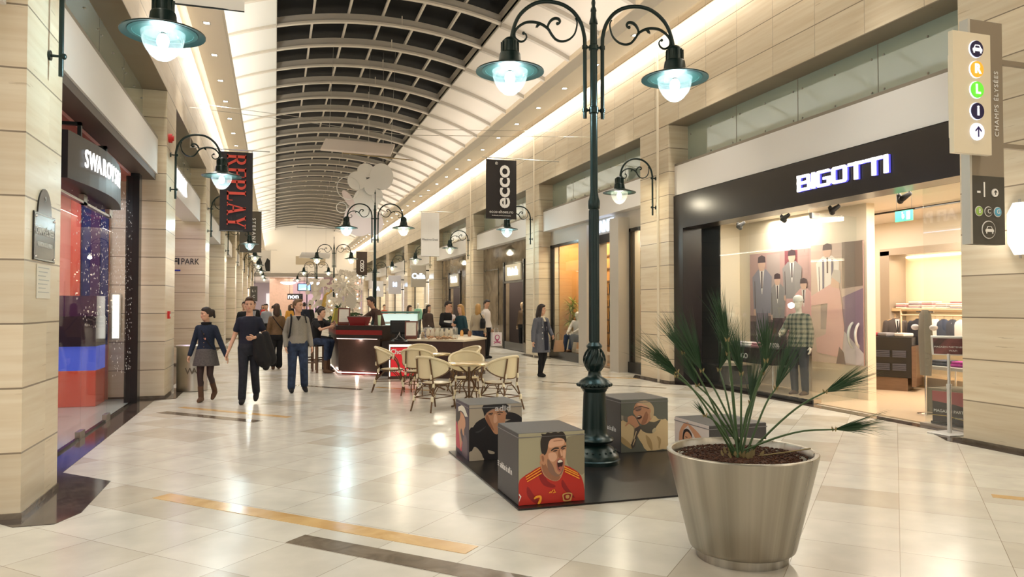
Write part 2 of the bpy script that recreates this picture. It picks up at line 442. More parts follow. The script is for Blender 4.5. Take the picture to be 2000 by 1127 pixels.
for yy in ribs[1:]:
    c = r0.copy(); COL.objects.link(c); c.location = (0, yy, 0)
mb = MB()
for k in range(1, 6):
    x = 6.1*k/6
    mb.box(x-.03, -.0, vz(x, .25), x+.03, 2.1, vz(x, .35))
g0 = mb.build('ceiling_glazing_bar', mat('rib_flange'), loc=(0, ribs[0], 0)); struct(g0)
for yy in ribs[1:-1]:
    c = g0.copy(); COL.objects.link(c); c.location = (0, yy, 0)
# roller blinds drawn over part of each skylight row
# --- end wall over the lintel
ENDW = mat('end_wall_cream', (.84,.78,.68), .6)
area('end_wall_fill', (XC, 79.5, 8.9), (7, .3), 70, WARM2, (math.radians(62), 0, 0))  # unseen fill lamp, added to brighten the end wall
mb = MB(); A = arc(XL-.3, XR+.3, 30, .3)
mb.slab([(x, Y1, z) for x, z in A]+[(XR+.3, Y1, 4.85), (XL-.3, Y1, 4.85)], .3, 0, (0,1,0))
struct(mb.build('wall_end', ENDW))
trim(MB().box(XL-.2, Y1-.12, 4.75, XR+.2, Y1+.3, 5.15), mat('lintel_grey', (.30,.265,.22), .5))
trim(MB().box(2.1, Y1-.04, 6.1, 5.2, Y1+.02, 7.0), mat('wall_slot', (.46,.38,.26), .6))
# lower hall beyond the lintel
struct(MB().box(-14, Y1+.3, 4.9, 20, 116, 5.1).build('ceiling_far', mat('far_ceiling', (.78,.72,.68), .5)))
struct(MB().box(-14, 112, 0, 20, 112.3, 5).build('wall_far', mat('far_wall_lilac', (.62,.54,.60), .6)))
struct(MB().box(-14, 83.3, 0, -13.7, 112, 5).build('wall_far_left', ENDW))
struct(MB().box(20, 83.3, 0, 20.3, 112, 5).build('wall_far_right', ENDW))
PEACH = mat('peach_stone', (.66,.44,.32), .35, noise=.1, nscale=4)
MAUVE = mat('mauve_stone', (.42,.29,.32), .35, noise=.1, nscale=4)
for x, yy, w, mm in ((-.6, 90, 2.6, 0), (1.9, 100, 1.9, 1), (5.2, 86, 1.3, 1), (8.4, 92, 1.6, 0)):
    mb = MB().box(x, yy, 0, x+w, yy+w*.6, 4.9)
    struct(mb.build('pillar', PEACH if mm == 0 else MAUVE))
for x in (-2, 3, 8): area('far_hall_light', (x, 95, 4.8), (4, 18), 420, (1, .9, .86))
# --- white bands, frosted transoms, soffits in every bay
BANDZ0, BANDZ1 = 4.11, 4.75
bays_L = [(PL[i][1], PL[i+1][0]) for i in range(len(PL)-1)]
bays_R = [(PR[i][1], PR[i+1][0]) for i in range(len(PR)-1)]
wn_ = [0]
SILL = mat('sill_grey', (.25,.22,.18), .4)
CLIP = mat('clip_steel', (.35,.33,.3), .3, .8)
for side, B in ((-1, bays_L), (1, bays_R)):
    for i, (a, b) in enumerate(B):
        if side > 0: xf, xb, xg = XR+.15, XR+.62, XR+.5
        else: xf, xb, xg = XL-.15, XL-.62, XL-.42
        lo, hi = min(xf, xb), max(xf, xb)
        # band box
        trim(MB().box(lo, a, BANDZ0, hi, b, BANDZ1), WHITE)
        s = MB().box(min(xf,xg)-.0, a, BANDZ1, max(xf,xg), b, BANDZ1+.05)
        trim(s, SILL)
        wn_[0] += 1
        w = MB().box(xg-.01, a, BANDZ1+.05, xg+.01, b, ZB+.02)
        wo = struct(w.build('window_%d' % wn_[0], GREENGL))
        c = MB(); nn = 4; w_ = (b-a)/nn
        for k in range(1, nn): c.box(xg-.014, a+w_*k-.006, BANDZ1+.05, xg+.014, a+w_*k+.006, ZB, 1)
        for k in range(nn):
            for dy in (.12, w_*.5, w_-.12):
                for z in (BANDZ1+.2, ZB-.2):
                    c.ball((xg-.015*side, a+w_*k+dy, z), .018, 8, 0)
        c.build('glazing_clips', [CLIP, SILL], wo)
        # closing back wall and inner ceiling of the shop zone
        if side > 0: trim(MB().box(xg+.01, a-1.3, ZB-.1, XR+1.3, b+1.3, ZB), WHITE)
# --- recessed downlights in both soffits
DLM = mat('downlight_glow', (1,1,1), .5, emit=(1,.93,.8), es=14)
def downlight(x, y):
    r = empty('downlight', (x, y, 7.64), 'small recessed square ceiling downlight', 'ceiling light')
    f = MB()
    f.box(-.08,-.08,-.008,.08,-.055,.004).box(-.08,.055,-.008,.08,.08,.004).box(-.08,-.055,-.008,-.055,.055,.004).box(.055,-.055,-.008,.08,.055,.004)
    f.build('frame', mat('downlight_frame', (.6,.58,.55), .4), r)
    MB().box(-.055,-.055,-.004,.055,.055,-.001).build('lamp', DLM, r)
    return r
dl0 = downlight(7.51, 12.5)
Ys = [12.5+2.1*k for k in range(-3, 34)]
first = True
for side, x in (('right', 7.51), ('left', -1.41)):
    for k, yy in enumerate(Ys):
        if first: r = dl0; first = False; r.location = (x, yy, 7.64)
        else: r = dup(dl0, (x, yy, 7.64))
        r['label'] = 'small recessed square downlight in the %s hand cream ceiling shelf' % side
        r['group'] = 'downlights in the %s ceiling shelf' % side
for side, x in ((1, 7.51), (-1, -1.41)):
    for k in range(-9, 17):
        sp = bpy.data.lights.new('downlight_beam', 'SPOT'); sp.energy = 300; sp.color = WARM2; sp.spot_size = 1.25; sp.spot_blend = .9; sp.shadow_soft_size = .09
        so = bpy.data.objects.new('downlight_beam', sp); COL.objects.link(so)
        so.location = (x, 12.5+2.1*2*k/1.0*1.0, 7.6); so.rotation_euler = (0, .16*side, 0)

# ============================================================ LANTERNS
ARM = [(.098,3.73),(.098,4.50),(.105,4.64),(.14,4.77),(.206,4.87),(.27,4.925),(.35,4.965),(.45,4.985),(.54,4.985),(.63,4.965),(.72,4.915),(.80,4.84),(.85,4.76),(.885,4.66),(.905,4.56)]
def c7(x, y): return ((x-848)/786.0, 4.51-(y-395)/786.0)
SCR1 = [c7(*p) for p in ((1008,150),(992,185),(1000,245),(1020,295),(1060,335),(1100,352),(1140,355),(1180,340),(1215,300),(1238,262),(1262,240),(1300,218),(1345,205),(1390,203),(1435,210),(1480,235),(1512,265),(1532,300),(1530,340),(1508,365),(1475,376),(1445,362),(1430,335),(1436,310),(1455,302))]
SCR2 = [c7(*p) for p in ((1240,268),(1246,235),(1236,205),(1215,178),(1185,162),(1155,165),(1142,185),(1152,205),(1163,205))]
SCR3 = [c7(*p) for p in ((1300,218),(1325,225),(1345,248),(1335,215))]
BULB = {}
def bulbmat(kind):
    if kind not in BULB:
        c = {'cool': (.80,.97,1.0), 'warm': (1.0,.86,.62)}[kind]
        BULB[kind] = mat('bulb_'+kind, (1,1,1), .5, emit=c, es=16 if kind == 'cool' else 14)
    return BULB[kind]
LG = glass('lantern_glass', (.93,1,1), .05, .04, .18)
def densify(P, n=3):
    out = []
    for i in range(len(P)-1):
        p0 = P[max(i-1,0)]; p1 = P[i]; p2 = P[i+1]; p3 = P[min(i+2,len(P)-1)]
        for k in range(n):
            t = k/n
            out.append(tuple(.5*((2*p1[j])+(-p0[j]+p2[j])*t+(2*p0[j]-5*p1[j]+4*p2[j]-p3[j])*t*t+(-p0[j]+3*p1[j]-3*p2[j]+p3[j])*t**3) for j in range(len(p1))))
    out.append(tuple(P[-1])); return out
def arm_parts(root, sgn, kind, det=True, power=60):
    """one curved arm in the local XZ plane, its scrollwork, hood, glass and bulb"""
    P = [(sgn*x, 0, z) for x, z in densify(ARM, 3 if det else 1)]
    MB().tube(P, .021, 10 if det else 6).build('arm', GREEN, root)
    s = MB()
    for S, r in ((SCR1, .011), (SCR2, .012), (SCR3, .009)):
        Q = densify(S, 3 if det else 1); n = len(Q)
        s.tube([(sgn*x, 0, z) for x, z in Q], [r*(.75+.7*math.sin(PI*i/(n-1))) for i in range(n)], 6)
    for S in (SCR1, SCR2): s.ball((sgn*S[-1][0], 0, S[-1][1]), .019, 8)
    s.build('scrollwork', GREEN, root)
    x = sgn*.92; z = 4.21; seg = 32 if det else 14
    h = MB().lathe([(.03,.365),(.05,.355),(.082,.325),(.088,.31),(.095,.20),(.105,.195),(.112,.18),(.125,.085),(.16,.07),(.20,.055),(.27,.035),(.34,.012),(.366,.0),(.366,-.012),(.335,-.004),(.30,.006),(.262,.012)], (x,0,z), seg)
    for k in range(12 if det else 0):
        a = 2*PI*k/12; h.box(-.006,-.004,.2,.006,.004,.31, T=Matrix.Translation((x,0,z)) @ Matrix.Rotation(a,4,'Z') @ Matrix.Translation((.093,0,0)))
    hood = h.build('lamp_hood', GREEN, root)
    hr = hood
    MB().lathe([(.30,.006),(.262,.002),(.255,.012),(.21,.03),(.20,.022),(.195,.03),(.10,.07),(.02,.08)], (x,0,z-.004), seg).build('reflector', TEAL, hr)
    MB().lathe([(.192,.0),(.190,-.02),(.182,-.07),(.165,-.12),(.138,-.17),(.10,-.215),(.06,-.245),(.02,-.258),(.001,-.26)], (x,0,z), seg).build('lamp_glass', LG, hr)
    b = MB().lathe([(.018,.05),(.02,-.01),(.022,-.03)], (x,0,z), 8).build('lamp_socket', GREEN, hr)
    MB().ball((x,0,z-.075), .055, 12, sc=(1,1,1.3)).build('bulb', bulbmat(kind), hr)
    if power: point('lantern_light', (x, 0, z-.17), power*.8, COOL if kind == 'cool' else WARM, .09, root)
def street_lamp(loc, rz, label, kinds, det=True, power=60):
    r = empty('street_lamp', loc, label, 'street lamp', rz, 'double armed street lamps down the hall')
    seg = 28 if det else 12
    MB().lathe([(.275,0),(.275,.055),(.262,.065),(.258,.10),(.25,.11),(.235,.13),(.215,.15),(.20,.175),(.16,.20),(.145,.215),(.16,.225),(.195,.24),(.205,.26),(.195,.28),(.165,.295),(.15,.31),(.137,.33),(.133,.40),(.120,.74),(.118,.77),(.13,.78),(.135,.80),(.15,.81),(.15,.825)], (0,0,0), seg).build('base', GREEN, r)
    c = MB().lathe([(.15,.825),(.175,.835),(.185,.85),(.18,.865),(.165,.875),(.15,.895),(.105,.92),(.08,.935),(.07,.96),(.066,.985),(.07,.995),(.09,1.02),(.11,1.05),(.114,1.085),(.105,1.13),(.085,1.17),(.074,1.21),(.074,1.235),(.085,1.25),(.088,1.265),(.07,1.285),(.056,1.30)], (0,0,0), seg)
    if det:
        for k in range(26):
            a = 2*PI*k/26; c.ball((.178*math.cos(a), .178*math.sin(a), .848), .019, 8)
        for k in range(10):
            a = 2*PI*k/10; c.tube([((.07+.045*math.sin(PI*t/6)**.8)*math.cos(a+t*.12), (.07+.045*math.sin(PI*t/6)**.8)*math.sin(a+t*.12), 1.0+t*.038) for t in range(7)], .009, 5)
        for k in range(20):
            a = 2*PI*k/20; c.ball((.222*math.cos(a), .222*math.sin(a), .145), .016, 6, sc=(1,1,.6))
    c.build('collar', GREEN, r)
    s = MB().lathe([(.054,1.30),(.052,2.74),(.062,2.75),(.066,2.79),(.064,2.83),(.052,2.87),(.042,2.93),(.040,3.78),(.052,3.79),(.052,3.85),(.040,3.86),(.040,4.48),(.052,4.485),(.052,4.53),(.040,4.54),(.038,4.76),(.048,4.77),(.044,4.80),(.032,4.84),(.028,4.9),(.034,4.91),(.030,4.935),(.018,4.96),(.025,5.0),(.014,5.05),(.012,5.3),(.024,5.34),(.012,5.38),(.001,5.46)], (0,0,0), seg)
    if det:
        for k in range(10):
            a = 2*PI*k/10; s.tube([(.052*math.cos(a),.052*math.sin(a),1.31),(.050*math.cos(a),.050*math.sin(a),2.73)], .008, 5)
    s.build('post', GREEN, r)
    b = MB()
    for z in (3.82, 4.51):
        b.tube([(-.098,0,z),(.098,0,z)], .013, 8)
        for x in (-.098,.098): b.tube([(x,0,z-.018),(x,0,z+.018)], .03, 12)
    b.build('clamp', GREEN, r)
    for sgn, kd in zip((-1,1), kinds): arm_parts(r, sgn, kd, det, power)
    return r
def wall_lamp(loc, rz, label, kind, det=True, power=45):
    """bracket on the origin's wall, arm reaching along local +x"""
    r = empty('wall_lantern', loc, label, 'wall lantern', rz, 'wall lanterns on the stone pillars')
    b = MB()
    for z in (3.91, 4.57):
        b.tube([(-.0,0,z),(.12,0,z)], .012, 8); b.tube([(0.0,0,z),(.02,0,z)], .045, 12); b.ball((.115,0,z), .03, 8)
    b.build('wall_bracket', GREEN, r)
    arm_parts(r, 1, kind, det, power)
    return r
LP = [(3.29, 7.38), (3.07, 24.2), (3.02, 41.0), (2.95, 57.8), (2.95, 74.6)]
posts = ['tall green street lamp standing among the black picture cubes', 'green street lamp rising through the coffee kiosk',
 'green street lamp beside the white paper flower tree', 'second most distant green street lamp, under the end wall', 'most distant green street lamp, before the lintel']
for i, (x, y) in enumerate(LP):
    street_lamp((x, y, 0), -.17 if i == 0 else -.27, posts[i], ('cool','cool') if i == 0 else (('cool','warm') if i == 1 else ('warm','warm')), i < 2, 70 if i < 3 else 40)
# ============================================================ WALL LANTERNS
lab = ['%s bracket lantern on the near stone pillar beside the crystal shop', ]
def plabel(side, i):
    w = 'left' if side < 0 else 'right'
    ordn = ['first', 'second', 'third', 'fourth', 'fifth', 'sixth', 'seventh', 'eighth', 'ninth'][i]
    return 'curved iron bracket lantern on the %s stone pillar along the %s wall' % (ordn, w)
LL = [7.45, 15.4]+[23.7+8.4*k for k in range(7)]
for i, y in enumerate(LL):
    wall_lamp((XL, y, 0), 0, plabel(-1, i), 'cool' if i < 4 else 'warm', i < 3, [60, 45, 35, 30, 25, 20, 15, 12, 10][i])
LRr = [14.95+8.4*k for k in range(8)]
for i, y in enumerate(LRr):
    wall_lamp((XR, y, 0), PI, plabel(1, i), 'cool' if i == 1 else 'warm', i < 2, [40, 40, 30, 25, 20, 15, 12, 10][i])

# ============================================================ BANNERS
CLOTH = mat('banner_black', (.022,.018,.018), .7)
CLOTHG = mat('banner_taupe', (.10,.085,.065), .7)
CLOTHW = mat('banner_white', (.80,.78,.75), .7)
RED = mat('banner_red', (.62,.07,.04), .6)
WHT = mat('print_white', (.85,.84,.82), .6)
GRYT = mat('print_grey', (.45,.45,.43), .6)
BLK = mat('print_black', (.02,.02,.02), .6)
def banner(label, x0, x1, y, zt, zb, m, side, name='hanging_banner', rod=.5):
    r = empty(name, (0, y, 0), label, 'banner', 0, 'banners hung from rods down the hall')
    mb = MB(); n = 8
    for i in range(n):  # faintly billowed cloth
        a, b = i/n, (i+1)/n
        ya, yb = .015*math.sin(a*5), .015*math.sin(b*5)
        xa, xb = x0+(x1-x0)*a, x0+(x1-x0)*b
        mb.add([(xa,ya,zb),(xb,yb,zb),(xb,yb,zt),(xa,ya,zt),(xa,ya+.004,zb),(xb,yb+.004,zb),(xb,yb+.004,zt),(xa,ya+.004,zt)], [(0,1,2,3),(7,6,5,4),(0,4,5,1),(3,2,6,7)])
    mb.build('cloth', m, r)
    xw = XL if side < 0 else XR
    e = x1+rod if side < 0 else x0-.12
    MB().tube([(xw+(.02 if side < 0 else -.02), 0, ZB+.1), (xw+(.02 if side < 0 else -.02), 0, zt+.05), (e, 0, zt+.05)] if zt < ZB-.1 else [(xw, 0, zt+.05), (e, 0, zt+.05)], .014, 8).build('rod', STEEL, r)
    MB().tube([(x0, .002, zb), (x1, .002, zb)], .012, 6).build('weight_bar', BLACKI, r)
    MB().tube([(x0+.02, 0, zt+.05), (x0+.02, 0, zt)], .006, 5).tube([(x1-.02, 0, zt+.05), (x1-.02, 0, zt)], .006, 5).build('hanging_loops', BLACKI, r)
    return r
def serif_letters(word, H, gap, adv=None):
    """serif capitals as outlines: returns list of polygons in (x, z), width"""
    P = []; x = 0; t = H*.19; th = H*.085; s = H*.055
    def bar(a, b, c, d): P.append([(x+a,b),(x+c,b),(x+c,d),(x+a,d)])
    def diag(ax, az, bx, bz, w): P.append([(x+ax-w/2,az),(x+ax+w/2,az),(x+bx+w/2,bz),(x+bx-w/2,bz)])
    def ring(cx, cz, rx, rz, a0, a1, w, n=12, w2=None):
        for k in range(n):
            A, B = a0+(a1-a0)*k/n, a0+(a1-a0)*(k+1)/n
            wa = w*(.45+.55*abs(math.cos(A))); wb = w*(.45+.55*abs(math.cos(B)))
            P.append([(x+cx+rx*math.cos(A), cz+rz*math.sin(A)),(x+cx+rx*math.cos(B), cz+rz*math.sin(B)),
                      (x+cx+(rx-wb)*math.cos(B), cz+(rz-wb)*math.sin(B)),(x+cx+(rx-wa)*math.cos(A), cz+(rz-wa)*math.sin(A))])
    for ch in word:
        if ch in 'REPL':
            bar(.06*H, 0, .06*H+t, H); bar(0, 0, .12*H+t, s); bar(0, H-s, .12*H+t, H)
        if ch in 'RP':
            bar(.1*H, H-th*.8, .42*H, H); bar(.1*H, .48*H, .42*H, .48*H+th*.8); ring(.40*H, .74*H, .30*H, .26*H, -PI/2, PI/2, t)
            if ch == 'R': diag(.74*H, 0, .38*H, .5*H, t); bar(.60*H, 0, .90*H, s)
            w = .86*H if ch == 'R' else .74*H
        elif ch == 'E':
            bar(.1*H, 0, .68*H, th); bar(.1*H, H-th, .66*H, H); bar(.1*H, .48*H, .5*H, .48*H+th)
            bar(.63*H, 0, .68*H, .27*H); bar(.61*H, .75*H, .66*H, H); bar(.46*H, .38*H, .5*H, .66*H); w = .74*H
        elif ch == 'L':
            bar(.1*H, 0, .66*H, th); bar(.61*H, 0, .66*H, .3*H); w = .70*H
        elif ch == 'A':
            diag(.13*H, 0, .44*H, H, th); diag(.72*H, 0, .43*H, H, t); bar(.22*H, .3*H, .62*H, .3*H+th*.8); bar(.0, 0, .27*H, s); bar(.56*H, 0, .9*H, s); w = .88*H
        elif ch == 'Y':
            bar(.34*H, 0, .34*H+t, .5*H); diag(.43*H, .45*H, .14*H, H, t); diag(.44*H, .45*H, .74*H, H, th); bar(.24*H, 0, .63*H, s); bar(0, H-s, .32*H, H); bar(.58*H, H-s, .88*H, H); w = .84*H
        x += w+gap
    return P, x-gap
def letters_down(polys, W, m, parent, cx, y, ztop, H, name='lettering'):
    """letters turned a quarter turn clockwise, reading downwards"""
    mb = MB()
    for q in polys:
        pts = [(cx-H/2+pz, y, ztop-px) for px, pz in q]
        mb.slab(pts, .004, 0, (0,-1,0))
    return mb.build(name, m, parent)
P, Wd = serif_letters('REPLAY', .46, .03)
r = banner('long black banner with red REPLAY lettering reading downwards', -1.25, -.52, 18.6, 5.32, 3.45, CLOTH, -1, rod=.38)
sc_ = 1.74/Wd
letters_down([[(a*sc_, b*.92) for a, b in q] for q in P], Wd, RED, r, -.88, -.02, 5.26, .42)
r = banner('black banner with white ecco logo above the right shops', 5.90, 6.84, 21.0, 6.02, 4.27, CLOTH, 1)
text('lettering', 'ecco', WHT, r, (6.43, -.02, 5.22), '-Y', .62, .003, 1.15, .012, .95, PI/2)
e_ = MB(); e_.lathe([(.02,0),(.03,0)], (0,0,0), 12)
text('small_lettering', 'ecco-shoes.ro', WHT, r, (6.37, -.02, 4.47), '-Y', .13, .002)
text('small_lettering', 'facebook.com/eccoromania', WHT, r, (6.37, -.02, 4.36), '-Y', .052, .002)
text('small_mark', '®', WHT, r, (6.22, -.02, 5.9), '-Y', .12, .002)
r = banner('taupe banner with white STEFANEL letters stacked sideways', -2.05+.52, -.60, 35.4, 5.95, 4.10, CLOTHG, -1, rod=.4)
text('lettering', 'STEFANEL', WHT, r, (-.93, -.02, 5.0), '-Y', .20, .002, 1, .004, 1.55, -PI/2)
r = banner('white banner with small black script above the right shops', 6.62, 7.50, 35.0, 6.15, 4.05, CLOTHW, 1)
text('lettering', 'Massimo Dutti', BLK, r, (7.06, -.02, 4.85), '-Y', .13, .002)
r = banner('dark brown OSSO banner high near the end wall', 6.45, 7.35, 63.0, 6.2, 4.25, mat('banner_brown', (.06,.04,.03), .7), 1)
text('lettering', 'OSSO', WHT, r, (6.95, -.02, 5.0), '-Y', .45, .002, 1, .01, .8, PI/2)
r = banner('white fashion poster banner with black figures near the end wall', -1.55, -.35, 66, 6.35, 4.5, CLOTHW, -1)
fp = MB(); fp.slab([(-1.4,-.02,4.6),(-1.15,-.02,4.6),(-1.05,-.02,5.3),(-1.2,-.02,5.75),(-1.42,-.02,5.5)], .004, 0, (0,-1,0)).slab([(-.75,-.02,4.6),(-.42,-.02,4.6),(-.42,-.02,5.5),(-.65,-.02,5.7),(-.85,-.02,5.2)], .004, 0, (0,-1,0))
fp.build('printed_figures', BLK, r)
r = banner('white banner corner hanging nearest, cut by the top of the view', -2.0+.70, -.42, 10.6, 7.4, 5.68, CLOTHW, -1, rod=.05)

# ============================================================ RIGHT SHOP ONE (BIGOTTI)
SHOPW = mat('shop_cream_wall', (.80,.70,.54), .5); SHOPF = mat('shop_floor', (.62,.48,.33), .25)
SIGNW = mat('sign_letters_lit', (1,1,1), .4, emit=(1,.98,.97), es=1.1); SIGNB = mat('sign_blue_edge', (.15,.15,.8), .4, emit=(.12,.10,.9), es=.5)
FASC = mat('black_fascia', (.016,.013,.014), .28)
trim(MB().box(8.32, 7.15, 3.36, 8.78, 14.4, 4.09).box(8.32, 14.02, 0, 8.78, 14.4, 3.36).box(8.40, 7.15, 0, 8.8, 7.30, 3.36), FASC)
sg = empty('shop_sign', (8.32, 9.34, 3.72), 'glowing white BIGOTTI letters on the black shop fascia', 'shop sign')
def block_letters(word, H, t):
    P = []; x = 0
    def R(a, b, c, d): P.append([(x+a,b),(x+c,b),(x+c,d),(x+a,d)])
    for ch in word:
        w = H*1.02
        if ch == 'I': R(0,0,t,H); w = t
        elif ch == 'T': R(0,H-t*.75,w,H); R(w/2-t/2,0,w/2+t/2,H)
        elif ch in 'OG':
            c = t*.5
            P.append([(x+c,0),(x+w-c,0),(x+w,c),(x+w,t*.75),(x,t*.75),(x,c)])
            P.append([(x,H-t*.75),(x+w,H-t*.75),(x+w,H-c),(x+w-c,H),(x+c,H),(x,H-c)])
            R(0,t*.8,t,H-t*.8)
            if ch == 'O': R(w-t,t*.8,w,H-t*.8)
            else: R(w-t,t*.8,w,H*.52); R(w*.5,H*.40,w,H*.56)
        elif ch == 'B':
            P.append([(x,0),(x+w-t*.4,0),(x+w,t*.4),(x+w,t*.75),(x,t*.75)]); P.append([(x,H-t*.75),(x+w-t*.2,H-t*.75),(x+w-t*.2,H-t*.4),(x+w-t*.6,H),(x,H)])
            R(0,0,t,H); R(0,H*.42,w-t*.2,H*.42+t*.8); R(w-t,t*.5,w,H*.46); R(w-t*1.2,H*.46,w-t*.2,H-t*.5)
        x += w+t*.42
    return P, x-t*.42
P, Wd = block_letters('BIGOTTI', .262, .060)
k = 1.92/Wd
f_ = MB(); b_ = MB()
for q in P:
    f_.slab([(-.05, .96-px*k, pz-.131) for px, pz in q], .02, 0, (1,0,0)); b_.slab([(-.03, .96-px*k-.012, pz-.131-.004) for px, pz in q], .028, 0, (1,0,0))
f_.build('letter_faces', SIGNW, sg); b_.build('letter_edges', SIGNB, sg)
# shop shell
struct(MB().box(14.4, 7.15, 0, 14.5, 16.5, 3.7).build('shop_wall', SHOPW))
trim(MB().box(8.8, 14.4, 0, 14.5, 14.5, 3.7), SHOPW)
trim(MB().box(8.8, 4.3, 0, 14.5, 4.4, 3.7), SHOPW)
trim(MB().box(8.78, 4.3, 3.52, 14.5, 14.45, 3.6), mat('shop_ceiling', (.78,.70,.60), .5))
trim(MB().box(8.9, 4.3, .0, 14.5, 14.45, .02), SHOPF)
trim(MB().box(10.0, 10.62, 0.02, 10.18, 14.4, 3.52), SHOPW)                     # backdrop wall with the posters
trim(MB().box(12.9, 4.4, .02, 13.0, 14.4, 3.52), mat('shop_niche_white', (.80,.72,.60), .5))
for x, y, e in ((9.5, 12.6, 95), (9.6, 9.4, 110), (11.6, 10.0, 150), (11.4, 6.5, 90), (11.6, 13.0, 60)):
    area('shop_light', (x, y, 3.48), (.9, 1.4), e*.62, (1, .88, .74))
def door_(n, y0, y1, x, z1, label=None, rot=0):
    mb = MB().box(-.006, 0, .03, .006, y1-y0, z1)
    return struct(mb.build('window_shop', GLASSM, loc=(x, y0, 0), rz=rot))
door_(0, 10.62, 12.3, 8.77, 3.36); door_(0, 12.31, 14.02, 8.77, 3.36); door_(0, 7.3, 8.25, 8.77, 3.36)
trim(MB().box(8.72, 10.6, 0, 8.84, 14.02, .07), BLACK); trim(MB().box(8.72, 7.3, 0, 8.84, 8.3, .05), STEEL)
# swung-in glass door leaf
dr = bpy.data.objects.new('door_1', None); COL.objects.link(dr); dr.location = (8.79, 10.6, 0); dr.rotation_euler = (0,0,math.radians(12)); struct(dr)
MB().box(0, -.006, .02, 1.45, .006, 3.3).build('door_pane', GLASSM, dr)
h = MB()
for yy in (-.07, .07):
    h.tube([(1.28+.0+.21*math.cos(a), yy, 1.16+.24*math.sin(a)) for a in [PI*.5+PI*i/12 for i in range(13)]], .024, 8)
h.build('door_handle', mat('handle_white_metal', (.75,.73,.70), .25, .4), dr)
MB().box(0, -.03, .0, .2, .03, .09).box(1.25, -.03, 0, 1.45, .03, .09).box(0, -.03, 3.2, .2, .03, 3.3).build('hinge_clamp', STEEL, dr)
# posters
def poster(x, ya, yb, z0, z1, label, prims, parentface='-X'):
    r = empty('wall_poster', (x, (ya+yb)/2, 0), label, 'poster')
    hw = (yb-ya)/2
    MB().box(-.02, -hw, z0, 0, hw, z1, 0).build('poster_sheet', mat('poster_base', (.36,.22,.20), .4), r)
    mats = []; mb = MB()
    for i, (m, pts) in enumerate(prims):
        if m not in mats: mats.append(m)
        mb.slab([(-.021-.0006*i, hw-u*2*hw, z0+v*(z1-z0)) for u, v in pts], .0008, mats.index(m), (-1,0,0))
    mb.build('printed_picture', mats, r)
    return r
def C(name, r, g, b, rough=.5): return mat('print_'+name, (r,g,b), rough)
pk, sk_, navy, gry, wh, dk, ltan = C('pink',.72,.42,.40), C('skin',.68,.44,.34), C('navy',.10,.10,.20), C('suit_grey',.28,.27,.33), C('shirt',.82,.76,.72), C('dark',.07,.04,.05), C('tan',.62,.45,.33)
def fig(cx, base, top, w, coat, shirt, legs, head=sk_):
    H = top-base
    return [(legs, [(cx-w*.32,base),(cx+w*.32,base),(cx+w*.3,base+H*.48),(cx-w*.3,base+H*.48)]),
            (coat, [(cx-w*.42,base+H*.40),(cx+w*.42,base+H*.40),(cx+w*.5,base+H*.78),(cx+w*.2,base+H*.86),(cx-w*.2,base+H*.86),(cx-w*.5,base+H*.78)]),
            (shirt, [(cx-w*.01,base+H*.60),(cx+w*.01,base+H*.60),(cx+w*.13,base+H*.86),(cx-w*.13,base+H*.86)]),
            (dk, [(cx-w*.03,base+H*.66),(cx+w*.03,base+H*.66),(cx+w*.035,base+H*.84),(cx-w*.035,base+H*.84)]), (dk, [(cx-w*.36,base+H*.45),(cx-w*.33,base+H*.45),(cx-w*.36,base+H*.74),(cx-w*.38,base+H*.74)]), (head, [(cx-w*.42,base+H*.38),(cx-w*.32,base+H*.37),(cx-w*.33,base+H*.44),(cx-w*.43,base+H*.44)]),
            (head, [(cx-.085*w*2.2,base+H*.90),(cx-.05*w*2,base+H*.845),(cx+.05*w*2,base+H*.845),(cx+.085*w*2.2,base+H*.90),(cx+.08*w*2,base+H*.97),(cx-.08*w*2,base+H*.97)]),
            (dk, [(cx-.1*w*2,base+H*.93),(cx+.1*w*2,base+H*.93),(cx+.09*w*2,base+H*.99),(cx,base+H*1.01),(cx-.09*w*2,base+H*.99)])]
pr = [(dk, [(0,0),(.62,0),(.62,.34),(0,.34)]), (C('counter',.20,.12,.12), [(.0,.30),(.62,.30),(.62,.36),(0,.38)]), (C('wallpink',.50,.32,.30), [(0,.36),(1,.36),(1,1),(0,1)])]
pr += [(C('panel_red',.28,.08,.10), [(.60,.55),(.80,.55),(.80,1),(.60,1)]), (C('mirror',.45,.36,.34), [(.30,.55),(.52,.5),(.52,.98),(.30,.98)])]
pr += fig(.48, .05, .78, .26, C('plaid_a',.30,.28,.28), wh, dk)+fig(.22, .0, .97, .34, gry, wh, C('trouser',.22,.18,.24))+fig(.72, .22, 1.0, .30, C('plaid',.34,.31,.31), wh, pk)
pr += fig(.9, .05, .72, .26, pk, wh, pk)
poster(9.99, 12.02, 13.98, .72, 2.82, 'wide poster of men in suits at a bar inside the BIGOTTI shop', pr)
pr = [(C('bg2',.60,.45,.38), [(0,0),(1,0),(1,1),(0,1)]), (C('mauve',.30,.20,.27), [(.62,.05),(1,.02),(1,.62),(.62,.55)]), (C('shine',.72,.62,.62), [(.55,.02),(1,.0),(1,.10),(.55,.32)]), (C('brownband',.25,.18,.14), [(.62,.62),(1,.64),(1,1),(.62,1)])]
pr += fig(.34, .28, 1.0, .46, wh, wh, C('trouser2',.35,.28,.26))
pr += [(navy, [(.24,.60),(.275,.60),(.275,.87),(.24,.87)]), (navy, [(.42,.60),(.455,.60),(.455,.87),(.42,.87)])]
